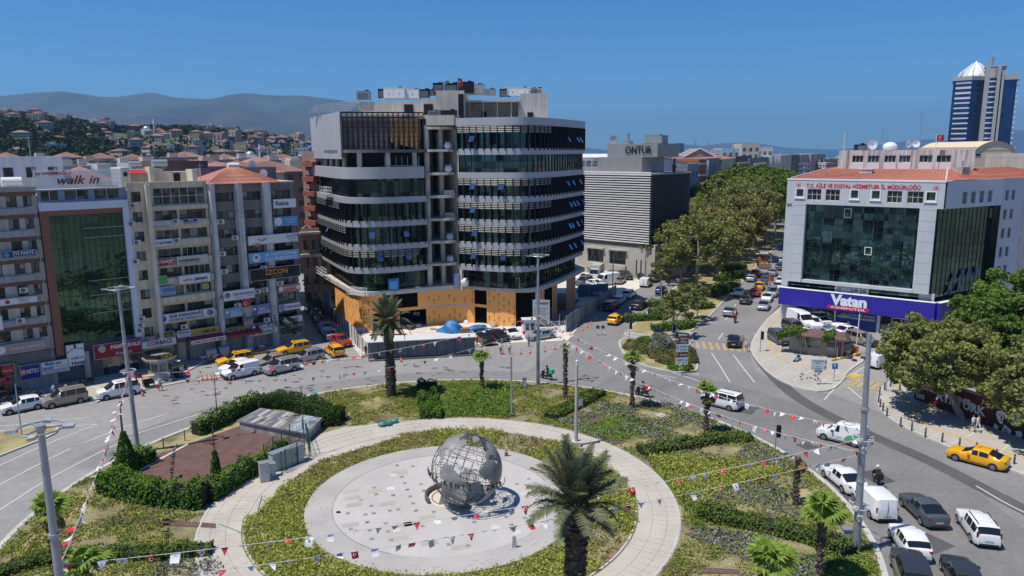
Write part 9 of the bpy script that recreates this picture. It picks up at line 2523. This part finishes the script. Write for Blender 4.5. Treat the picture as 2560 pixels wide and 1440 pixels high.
p0,p1=G(922,899),G(1186,884);an=atan2(p1[1]-p0[1],p1[0]-p0[0]);L=math.hypot(p1[0]-p0[0],p1[1]-p0[1])
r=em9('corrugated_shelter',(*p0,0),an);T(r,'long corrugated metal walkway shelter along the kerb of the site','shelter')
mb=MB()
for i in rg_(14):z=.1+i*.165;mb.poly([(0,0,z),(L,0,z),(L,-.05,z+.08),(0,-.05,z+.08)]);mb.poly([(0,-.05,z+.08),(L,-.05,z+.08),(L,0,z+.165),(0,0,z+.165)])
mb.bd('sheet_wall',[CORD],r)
mb=MB();mb.poly([(-.3,-.5,2.45),(L+.3,-.5,2.45),(L+.3,1.3,2.6),(-.3,1.3,2.6)]);mb.poly([(-.3,1.3,2.55),(L+.3,1.3,2.55),(L+.3,-.5,2.4),(-.3,-.5,2.4)]);mb.box(-.3,L+.3,-.53,-.5,2.38,2.48);mb.bd('roof',[M('sheet_white',
(.66,.66,.65),.5,.1,var=.05)],r)
mb=MB()
for i in rg_(12):x=L*i/11;mb.bar((x,-.4,0),(x,-.4,2.4),.08);mb.bar((x,-.4,.9),(x,-.02,.2),.05)
mb.bd('posts',[flat('rust_post',(.07,.04,.035))],r)
mb=MB();mb.box(0,L,1.25,1.3,0,2.5);mb.bd('back_wall',[CORR],r)
mb=MB();mb.bar((0,-1.0,.12),(L*.98,-1.0,.12),.16);mb.bd('plinth_beam',[CONCD],r)
def pf9(pts,h,lb9,mat,z=0):
 p=GL(z,*pts);o=em9('panel_fence',(*p[0],z));T(o,lb9,'fence');q=[(a-p[0][0],b-p[0][1])for a,b in p]
 w_=walk(q,2.3)+[(*q[-1],0)]
 for k,(a,b)in en_(zip(w_[:-1],w_[1:])):
  mb=MB();mb.bar((a[0],a[1],h*.5+.1),(b[0],b[1],h*.5+.1),.05,h);mb.bd('panel',[mat[k%len(mat)]],o)
  mb=MB();mb.bar((a[0],a[1],0),(a[0],a[1],h+.25),.09);mb.bd('post',[STEEL],o)
pf9(((1415,832),(1470,792),(1520,760),(1540,745)),2.4,'grey panel fence running up the left street beside the site',[M('fence_panel',(.23,.235,.24),.8,var=.12,scale=.6),M('fence_panel2',(.19,.19,.20),.8,
var=.12,scale=.6),M('fence_panel3',(.28,.275,.26),.8,var=.15,scale=.6)])
pf9(((1445,745),(1480,742),(1520,738)),2.2,'blue grey panel fence between the sandy lot and the site',[M('fence_blue',(.10,.13,.16),.8,var=.1)])
x,y=G(1353,826);NBo=em9('site_notice_board',(x,y,0),-.08);T(NBo,'tall white municipal notice board with lines of text at the site gate','notice board');h=Zat(x,y,750)
mb=MB();mb.box(-1.3,1.3,-.06,.06,1.0,h);mb.bd('board',[M('board_grey',(.44,.46,.48),.6,var=.04)],NBo)
mb=MB();mb.bar((-1.1,.1,0),(-1.1,.1,h),.12);mb.bar((1.1,.1,0),(1.1,.1,h),.12);mb.bd('posts',[STEEL],NBo)
me,tw,_=tm9('KONAK BELEDİYESİ',.32,TK,bold=.03);t_=mobj('lettering',me,NBo,(.1,-.08,h-.5));t_.scale=(1.9/tw,1,1)
mb=MB()
for k in rg_(9):mb.box(-1.15,1.15-.25*(k%3),-.075,-.06,h-1.25-k*.27,h-1.18-k*.27)
mb.bd('text_lines',[flat('text_line_grey',(.20,.21,.24))],NBo)
mb=MB();mb.box(-.1,.9,-.07,-.06,1.05,1.75);mb.bd('picture',[M('board_picture',(.18,.22,.20),.7,var=.4,scale=3)],NBo)
x,y=G(1322,838);o=em9('site_cabin',(x,y,0),.15);T(o,'small white guard cabin with two windows beside the notice board','cabin')
mb=MB();mb.box(-.95,.95,-.8,.8,.1,2.4);mb.bd('walls',[WHITE],o);mb=MB();mb.box(-1.05,1.05,-.9,.9,2.4,2.55);mb.bd('roof',[OFFW],o)
for a in(-.6,.15):mb=MB();mb.box(a,a+.5,-.83,-.80,1.0,2.0);mb.bd('window',[GLW],o)
mb=MB();mb.box(.95,.98,-.4,.3,.1,2.1);mb.bd('door',[GLW],o)
rl9('site_gate',((1378,834),(1412,832)),1.8,'white barred site gate right of the notice board',WHITE,1.2,True,0)
def heap(px,py,rx,ry,h,mat,lb9,cat,name,se9=0,z=.07):
 x,y=G(px,py,z);g=random.Random(se9+px);mb=MB();n=16;m=7
 base=len(mb.v);
 for j in rg_(m+1):
  t=j/m
  for i in rg_(n):
   a=2*pi*i/n;k=(1+.18*sin(a*3+se9+j)+.12*g.uniform(-1,1));rr=(1-t)**.55*k
   mb.v.append((rx*rr*cos(a),ry*rr*sin(a),h*t*(1+.25*sin(a*2+j+se9)*(1-t))))
 for j in rg_(m):
  for i in rg_(n):mb.f.append((base+j*n+i,base+j*n+(i+1)%n,base+(j+1)*n+(i+1)%n,base+(j+1)*n+i));mb.m.append(0)
 o=mb.bd(name,[mat],None,50,(x,y,z),g.random()*3);T(o,lb9,cat);return o
TARP=M('tarpaulin_blue',(.015,.16,.42),.5,var=.25,scale=2.5,bump=.6,bscale=3)
heap(1130,830,2.0,1.3,1.9,TARP,'tall blue tarpaulin bundle in front of the orange boards','tarpaulin','tarpaulin',1);heap(1193,824,2.2,.9,.8,TARP,'low spread blue tarpaulin right of the tall bundle','tarpaulin',
'tarpaulin',3)
heap(1163,806,1.3,.5,.5,M('plastic_white',(.62,.62,.60),.6,var=.1),'white plastic sheet heap at the foot of the orange boards','plastic heap','plastic_heap',5);heap(1235,812,2.0,.7,.8,M('scrap_mix',(.36,
.26,.20),.9,var=.6,scale=4),'heap of brown offcuts at the right of the orange boards','scrap heap','scrap_heap',6)
heap(1350-20,850,.8,.6,.6,M('plastic_white',(.62,.62,.60)),'white sacks heaped at the guard cabin','sack heap','sack_heap',9);heap(975,820,1.5,1.0,.8,M('sand_orange',(.55,.38,.24),.95,var=.2,scale=2),'orange tinted sand heap behind the tall date palm',
'sand heap','sand_heap',2)
heap(942,822,1.1,.7,.7,M('plastic_white',(.62,.62,.60)),'white sheet heap in the left opening','plastic heap','plastic_heap',8);heap(790,785,1.5,1.2,1.3,M('rubble',(.50,.46,.40),.95,var=.4,scale=3),'pale rubble heap behind the alley fence',
'rubble heap','rubble_heap',4)
for i,(px,py,w,d,h,rz,m_,lab)in en_(((1015,822,2.6,.8,.6,-.5,DGREY,'dark wrapped stack of sheets lying on the site'),(1045,818,.9,.7,.5,.4,CONC,'small grey crate stack on the site'),(1163,832,1.6,.9,.8,
.1,M('pallet_brown',(.24,.16,.11),.9,var=.4,scale=5),'brown pallet stack beside the blue tarpaulin'),(1095,826,2.6,.35,.3,-.4,GREYW,'grey profile lengths in front of the blue tarpaulin'),(970,838,5.5,.3,
.2,.05,M('rust_steel',(.26,.08,.05),.8,var=.2),'long rust red steel beams behind the shelter'),(1020,845,7,.3,.18,.03,STEEL,'long grey steel lengths behind the shelter'),(900,828,2.2,1.2,.5,.2,OFFW,'pale bundle of panels at the left corner of the site'),
(1240,806,2.6,.3,.2,-.1,MATS['rust_steel']if 'rust_steel' in MATS else BROWN,'red profile lengths at the foot of the right orange boards'))):
 x,y=G(px,py,.07);o=em9('material_stack',(x,y,.07),rz);T(o,lab,'material stack');n=4
 for k in rg_(n):mb=MB();mb.box(-w/2+.04*(k%2),w/2-.05*(k%3),-d/2,d/2,h*k/n+.01,h*(k+.85)/n);mb.bd('layer',[m_],o)
for i,(z,lab,m_)in en_(((27.4,'white bulk bag on the highest core balcony',WHITE),(23.9,'white bulk bag on the second core balcony from the top',WHITE),(20.4,'stack of white boards on the third core balcony',
OFFW),(16.9,'low pale stack on the fourth core balcony',GREYW),(13.4,'pale blue bulk bag on the fifth core balcony',MATS['cloth_pale']),(9.9,'pale blue bulk bag and pallet on the lowest core balcony',MATS['cloth_pale']))):
 mb=MB()
 if 'stack' in lab:
  for k in rg_(4):mb.box(-.9+.05*k,.9-.07*k,-.4,.4,.02+k*.2,.17+k*.2)
  o=mb.bd('board_stack',[m_],None,None,(-9.6,115.5,z-.04))
 else:mb.ell((0,0,.5),(.6,.45,.6),0,10,6);mb.tube([(-.3,0,.9),(-.35,0,1.25)],.06,5);mb.tube([(.3,0,.9),(.35,0,1.25)],.06,5);o=mb.bd('bulk_bag',[m_],None,60,(-9.7,115.3,z-.05))
 T(o,lab,'bulk bag' if 'bag' in lab else 'board stack')
mb=MB();mb.ell((0,0,.6),(.7,.5,.7),0,10,6);o=mb.bd('bulk_bag',[WHITE],None,60,(-7.4,114.6,6.2));T(o,'white bulk bag on the first floor slab at the core','bulk bag');mb=MB();mb.box(-.45,.45,-.3,.3,0,1.9);o=mb.bd('wrapped_pallet',
[flat('wrap_blue',(.16,.22,.42))],None,None,(-8.7,115.0,6.2));T(o,'upright blue wrapped pallet left of the white bulk bag','pallet')
mb=MB();mb.box(-.8,.8,-.05,.05,0,1.9);mb.box(-.6,.6,-.07,-.05,.3,1.5,1);o=mb.bd('blue_board',[SB_,flat('pale_blue_print',(.12,.40,.68))],None,None,(-18.0,110.7,6.2),.1);T(o,'upright blue board on the slab behind the tall date palm',
'board')
def gondola(x,y,z,rz,L,lab):
 o=em9('work_cradle',(x,y,z),rz);T(o,lab,'work cradle');mb=MB()
 for a in(-L/2,-L/6,L/6,L/2):
  for b in(-.35,.35):mb.bar((a,b,0),(a,b,1.1),.05)
 for b in(-.35,.35):
  for zz in(.05,.55,1.1):mb.bar((-L/2,b,zz),(L/2,b,zz),.05)
  for k in rg_(3):mb.bar((-L/2+k*L/3,b,.05),(-L/2+(k+1)*L/3,b,1.1),.035)
 mb.bd('frame',[WHITE],o);mb=MB();mb.box(-L/2,L/2,-.35,.35,0,.05);mb.bd('floor',[STEEL],o)
gondola(-29.5,118.3,20.5,-1.1,5,'white work cradle hanging at the upper left corner band');gondola(-32.6,124.6,6.6,-1.1,6,'white work cradle on the slab at the far left corner');gondola(-23.3,109.2,5.9,
-.5,3.2,'white work cradle at the near left slab corner')
o,Xf=None,atY(1145,235,117.0)
mb=MB();mb.tube([(0,0,0),(0,0,2.4)],.04,6);r=em9('flagpole',Xf);T(r,'short flagpole on the highest concrete block','flagpole');mb.bd('pole',STEEL,r)
mb=MB();mb.poly([(0,0,1.2),(.35,.1,.9),(.75,0,1.3),(.7,.05,2.2),(.3,-.05,2.3),(0,0,2.4)],0);star_crescent(mb,(.3,1.8),.18,1,-.08);o=mb.bd('flag',[RED,WHITE],None,None,Xf,.2);T(o,'red flag hanging on the highest roof of the curved building',
'flag')
p,q=G(784,795),G(800,812);an2=atan2(q[1]-p[1],q[0]-p[0]);mb=MB();mb.box(-1.6,1.6,-.04,.04,1.6,4.4);me_=mb.mesh('blue_banner',[flat('banner_light_blue',(.13,.33,.62),.6)]);x,y=(p[0]+q[0])/2+.6,(p[1]+q[1])/2
o=mobj('blue_banner',me_,None,(x+.6,y+2.5,.2),-1.0);T(o,'light blue banner standing above the alley fence','banner')
#  car park kiosk with the vine 
a,b=G(1965,905,.1),G(2088,905,.1);VK=em9('vine_kiosk',(*G(1962,878,.1),.1),-.53);T(VK,'low kiosk with a dark roof half covered by a green vine','kiosk')
mb=MB();mb.box(.5,7.2,.0,2.6,0,2.5);mb.bd('walls',[M('kiosk_wall',(.34,.30,.25),.9,var=.1)],VK)
mb=MB();mb.prism([(-.3,-1.0),(7.7,-1.0),(7.7,3.0),(-.3,3.0)],2.5,2.62,bt9=True);mb.poly([(-.3,-1.0,2.64),(7.7,-1.0,2.64),(7.0,1.0,3.25),(.4,1.0,3.25)]);mb.poly([(7.7,3.0,2.64),(-.3,3.0,2.64),(.4,1.0,3.25),
(7.0,1.0,3.25)]);mb.poly([(7.7,-1,2.64),(7.7,3,2.64),(7.0,1,3.25)]);mb.poly([(-.3,3,2.64),(-.3,-1,2.64),(.4,1,3.25)]);mb.bd('roof',[M('brown_roof',(.13,.075,.065),.8,var=.15,scale=1.5)],VK)
mb=MB();mb.poly([(5.2,-.02,.8),(6.2,-.02,.8),(6.2,-.02,2.0),(5.2,-.02,2.0)]);mb.poly([(1.2,-.02,.9),(4.4,-.02,.9),(4.4,-.02,2.1),(1.2,-.02,2.1)]);mb.bd('window',[GLW],VK);mb=MB();mb.box(7.2,7.24,.6,1.6,
0,2.1);mb.box(6.4,7.0,-.03,0,0,2.1);mb.bd('door',[BROWN],VK)
mb=MB();[mb.bar((x_,-.9,0),(x_,-.9,2.5),.1)for x_ in(-.2,2.2,4.6)];mb.bd('posts',[BARKD],VK)
g=np.random.default_rng(8);m=5200;u=g.uniform(-.9,6.0,m);v=g.uniform(-1.5,.6,m);zz=2.75+.45*np.sin(u*1.3)+.25*np.sin(v*3)+g.normal(0,.12,m)-.4*(v<-1.0)*g.uniform(0,1.6,m);k=(np.sin(u*1.1+1)+.5*np.sin(u*2.7+v)+.4>-.1)
leaves('vine',np.c_[u,v,zz][k],.2,LF4,VK,up=.4,se9=8)
mb=MB();mb.poly([(1.2,.9,3.27),(2.6,.7,3.27),(2.9,1.3,3.24),(1.9,1.6,3.24),(1.3,1.4,3.25)]);mb.bd('white_sheet',[WHITE],VK)
dish((*VK.location.xy[:],2.6),'placeholder',0,.55)if False else None
x,y=VK.matrix_world.translation.xy if False else G(1962,878,.1)
c_,s_=cos(-.53),sin(-.53);dish((x+5.2*c_-1.2*s_,y+5.2*s_+1.2*c_,2.6),'white satellite dish on the vine kiosk roof',-.3,.55)
x,y=G(2096,905,.1)
ps9(2092,898,856,'small dark blue sign post at the right corner of the vine kiosk',[(.5,NAVY,[],.5)],.6)
x,y=G(2139,887);o=em9('parking_barrier',(x,y,0));T(o,'orange red parking barrier post with its white arm raised','barrier');mb=MB();mb.box(-.2,.2,-.2,.2,0,1.2);mb.bd('housing',[flat('barrier_orange',(.72,
.10,.04))],o);mb=MB();mb.bar((0,0,1.1),(.15,.1,5.6),.09);mb.bd('arm',[WHITE],o)
mb=MB()
for i,(xx,yy,a)in en_(walk(GL(.1,(2082,903),(2148,887)),.55)):mb.obox((xx,yy,.25),(.27,.12,.14),a,mi=i%3==2)
o=mb.bd('yellow_beam',[flat('beam_yellow',(.65,.42,.03)),WHITE]);T(o,'yellow and white striped beam beside the vine kiosk','kerb beam')
cb9(2118,892,.5,.4,.9,0,'small beige box behind the yellow striped beam',z=0,mat=CREAM)
mb=MB()
for i in rg_(14):
 xx,yy=G(rnd.uniform(2000,2055),rnd.uniform(935,958),.13);mb.ell((xx,yy,.22),(.16,.07,.08),0,6,4);mb.ell((xx+.14,yy,.30),(.05,.04,.05),0,6,4)
pm=M('pigeon_grey',(.10,.10,.12),.8)
for i in rg_(12):
 b_=MB();b_.tube([(-.20,0,.10),(-.08,0,.12),(.06,0,.14),(.13,0,.20),(.17,0,.24)],[.02,.06,.065,.03,.028],7);b_.ell((.16,0,.25),(.035,.028,.03),0,7,5);b_.bar((.19,0,.25),(.215,0,.24),.012);b_.bar((.02,.02,
 .08),(.02,.02,0),.01);b_.bar((.02,-.02,.08),(.02,-.02,0),.01)
 xx,yy=G(rnd.uniform(2000,2060),rnd.uniform(935,958),.13);o=b_.bd('pigeon',[pm],None,60,(xx,yy,.13),rnd.random()*6);T(o,'dark grey pigeon on the tan pavement by the white direction boards','pigeon','pigeons on the tan pavement')
#  mural wall 
w0,w1=G(2284,997,.1),G(2660,1135,.1);MW=Fr(w0[0],w0[1],math.degrees(atan2(w1[1]-w0[1],w1[0]-w0[0])));ML=math.hypot(w1[0]-w0[0],w1[1]-w0[1])
mh=Zat(w0[0],w0[1],938)
r=em9('mural_wall',(*w0,.1),MW.a);T(r,'dark red mural wall with white lettering and two black and white painted faces','wall')
mb=MB();mb.box(0,ML,0,.3,0,mh);mb.bd('wall',[M('mural_red',(.105,.016,.018),.8,var=.3,scale=.7)],r)
mb=MB();mb.box(-.05,ML+.05,-.05,.35,mh,mh+.08);mb.bd('coping',[STEEL],r)
fx=MW.loc(2470,1050)[0]
mb=MB();mb.poly([(fx,-.008,.02),(ML,-.008,.02),(ML,-.008,mh-.02),(fx+.8,-.008,mh-.02)]);mb.bd('dark_ground',[flat('mural_black',(.012,.012,.013))],r)
def mt(s,px,py,h,b=.04,shear=0):
 u,z=MW.loc(px,py);me,tw,_=tm9(s,h,flat('mural_white',(.62,.62,.62),.7),bold=b);mobj('lettering',me,r,(u,-.02,z-.1));return tw
mt('SONSUZA KADAR',2362,985,.52);mt('ATATÜRK',2400,1008,.85,.05);u,z=MW.loc(2302,991);mt('100',2302,991,.50)
mw=flat('mural_white',(.62,.62,.62),.7);mg=flat('mural_grey',(.22,.22,.23),.7)
def face(u,z,s,flip=1):
 'a plain stencil style face: brow, nose, cheek, collar and tie shapes'
 mb=MB();P_=lambda*q:[(u+flip*a*s,-.016,z+b*s)for a,b in q]
 mb.poly(P_((-.55,.55),(-.1,.75),(.35,.62),(.5,.2),(.42,-.25),(.1,-.55),(-.2,-.5),(-.45,-.1),(-.6,.2)));mb.poly(P_((-.6,-.75),(-.1,-.95),(-.35,-1.6),(-.75,-1.1)));mb.poly(P_((.15,-.95),(.75,-.7),(.8,-1.2),
 (.2,-1.7)));mb.bd('painted_face',[mw],r)
 mb=MB();P_=lambda*q:[(u+flip*a*s,-.020,z+b*s)for a,b in q]
 mb.poly(P_((-.42,.28),(-.1,.36),(-.12,.26),(-.4,.2)));mb.poly(P_((.08,.36),(.38,.3),(.36,.2),(.1,.26)));mb.poly(P_((-.08,.2),(.04,.2),(.1,-.08),(-.1,-.1)));mb.poly(P_((-.2,-.22),(.2,-.2),(.16,-.27),(-.16,
 -.3)));mb.poly(P_((.2,.1),(.5,.2),(.42,-.25),(.15,-.5)));mb.poly(P_((-.25,-.98),(.1,-.98),(-.0,-1.7),(-.2,-1.7)));mb.bd('painted_shadow',[flat('mural_black',(.012,.012,.013))],r)
u,z=MW.loc(2504,1048);face(u,z,1.0);u,z=MW.loc(2536,1055);face(u,z+.2,1.25,-1)
#  bunting 
RP,WP,CORDM=flat('pennant_red',(.55,.025,.03),.7),flat('pennant_white',(.70,.70,.70),.7),flat('cord_white',(.55,.55,.53),.8)
for m_ in(RP,WP):
 b_=m_.node_tree.nodes['Principled BSDF']
BLP=flat('print_blue',(.15,.20,.38),.7)
def pennants():
 out=[]
 for k,(mat,sh)in en_(((RP,'t'),(WP,'t'),(WP,'s'),(RP,'s'))):
  for cu in(0,1):
   mb=MB();w,h=.20,.42;bend=(.18,-.22)[cu]
   rows=4
   for i in rg_(rows):
    t0,t1=i/rows,(i+1)/rows;w0_=w*(1-(.92*t0 if sh=='t' else .1*t0));w1_=w*(1-(.92*t1 if sh=='t' else .1*t1))
    f=lambda t:(bend*t*t,-h*(t if cu==0 else t*.85))
    y0,z0=f(t0);y1,z1=f(t1)
    mb.poly([(-w0_,y0,z0),(w0_,y0,z0),(w1_,y1,z1),(-w1_,y1,z1)],0)
   if mat is RP:star_crescent(mb,(-.03,-.16),.085,1,-.035)
   else:mb.poly([(-.05,-.03,-.10),(.05,-.03,-.10),(.04,-.03,-.19),(-.04,-.03,-.19)],1)
   out.append(mb.mesh('pennant',[mat,WHITE if mat is RP else BLP]))
 return out
PN=pennants()
def bn9(A,B,sag,lb9,step=.85,se9=0,big=1.0):
 g=random.Random(se9);A,B=Vector(A),Vector(B);L=(B-A).length;n=max(8,int(L/1.5))
 o=em9('bunting',tuple(A));T(o,lb9,'bunting')
 f=lambda t:(B-A)*t+Vector((0,0,-4*sag*t*(1-t)))
 mb=MB();mb.tube([f(i/n)for i in rg_(n+1)],.018,4);mb.bd('cord',[CORDM],o)
 an=atan2(B.y-A.y,B.x-A.x);m=int(L/step)
 for i in rg_(m):
  t=(i+.5+g.uniform(-.2,.2))/m;red=(i%3==0)
  k=(0 if g.random()<.6 else 3)if red else(1 if g.random()<.75 else 2)
  q=mobj('pennant',PN[k*2+g.randrange(2)],o,f(t));q.rotation_euler=(g.uniform(-.9,.9),g.uniform(-.2,.2),an+g.uniform(-.5,.5));s=g.uniform(.85,1.15)*big;q.scale=(s,s,s)
def at_h(px,py,z):return(*G(px,py,z),z)
RM=lambda z:(PR[0]+(tgt[0]-PR[0])*z/tgt[2],PR[1],z)
M1=lambda z:(P1345[0],P1345[1],z)
L2P=lambda z:(xl2,yl2,z)
L1P=lambda z:(P345[0]-.1,P345[1],z)
bn9(M1(8.6),RM(8.9),1.7,'upper bunting line over the right hand road from the central mast to the leaning mast',se9=1)
bn9(M1(7.9),RM(7.3),2.0,'lower bunting line over the right hand road from the central mast to the leaning mast',se9=2)
bn9(L2P(8.8),RM(8.3),.85,'upper bunting line across the plaza in front of the globe',se9=3,step=1.05)
bn9(L2P(7.6),RM(7.2),.8,'lower bunting line across the plaza below the other one',se9=4,step=1.05)
bn9(L1P(7.6),L2P(8.6),.6,'bunting line falling steeply between the two left masts',se9=5,step=.6)
bn9(L1P(7.6),M1(8.4),1.5,'upper bunting line over the north carriageway and parked taxis',se9=6,step=1.3)
bn9(L1P(7.4),M1(7.2),2.6,'lower bunting line over the north carriageway sagging to the cones',se9=7,step=1.3)
HZ=bpy.data.materials.new('haze_air');HZ.use_nodes=True
n=HZ.node_tree;n.nodes.clear();out=n.nodes.new('ShaderNodeOutputMaterial');v=n.nodes.new('ShaderNodeVolumePrincipled')
v.inputs['Color'].default_value=(.33,.61,1.0,1);v.inputs['Density'].default_value=8e-5;v.inputs['Anisotropy'].default_value=.2
n.links.new(v.outputs[0],out.inputs['Volume'])
mb=MB();mb.box(-18500,18500,-18500,18500,-20,790);o=mb.bd('haze',[HZ]);T(o,'thin blue summer haze over the whole scene','haze',kind='stuff')
ONES=['','first','second','third','fourth','fifth','sixth','seventh','eighth','ninth','tenth','eleventh','twelfth','thirteenth','fourteenth','fifteenth','sixteenth','seventeenth','eighteenth','nineteenth']
def ordn(n):
 if n<20:return ONES[n]
 t,u=divmod(n,10);return(['','','twentieth','thirtieth','fortieth'][t]if u==0 else['','','twenty','thirty','forty'][t]+'-'+ONES[u])
by={}
for o in list(COL.objects):
 if o.parent is None and o.get('label')and o.get('kind')is None:by.setdefault(o['label'],[]).append(o)
for lab,L_ in by.items():
 if len(L_)<2:continue
 L_.sort(key=lambda o:o.location.x/max(1,o.location.y))
 for i,o in en_(L_):o['label']=lab+', '+('leftmost' if i==0 else 'rightmost' if i==len(L_)-1 else ordn(i+1)+' from left')
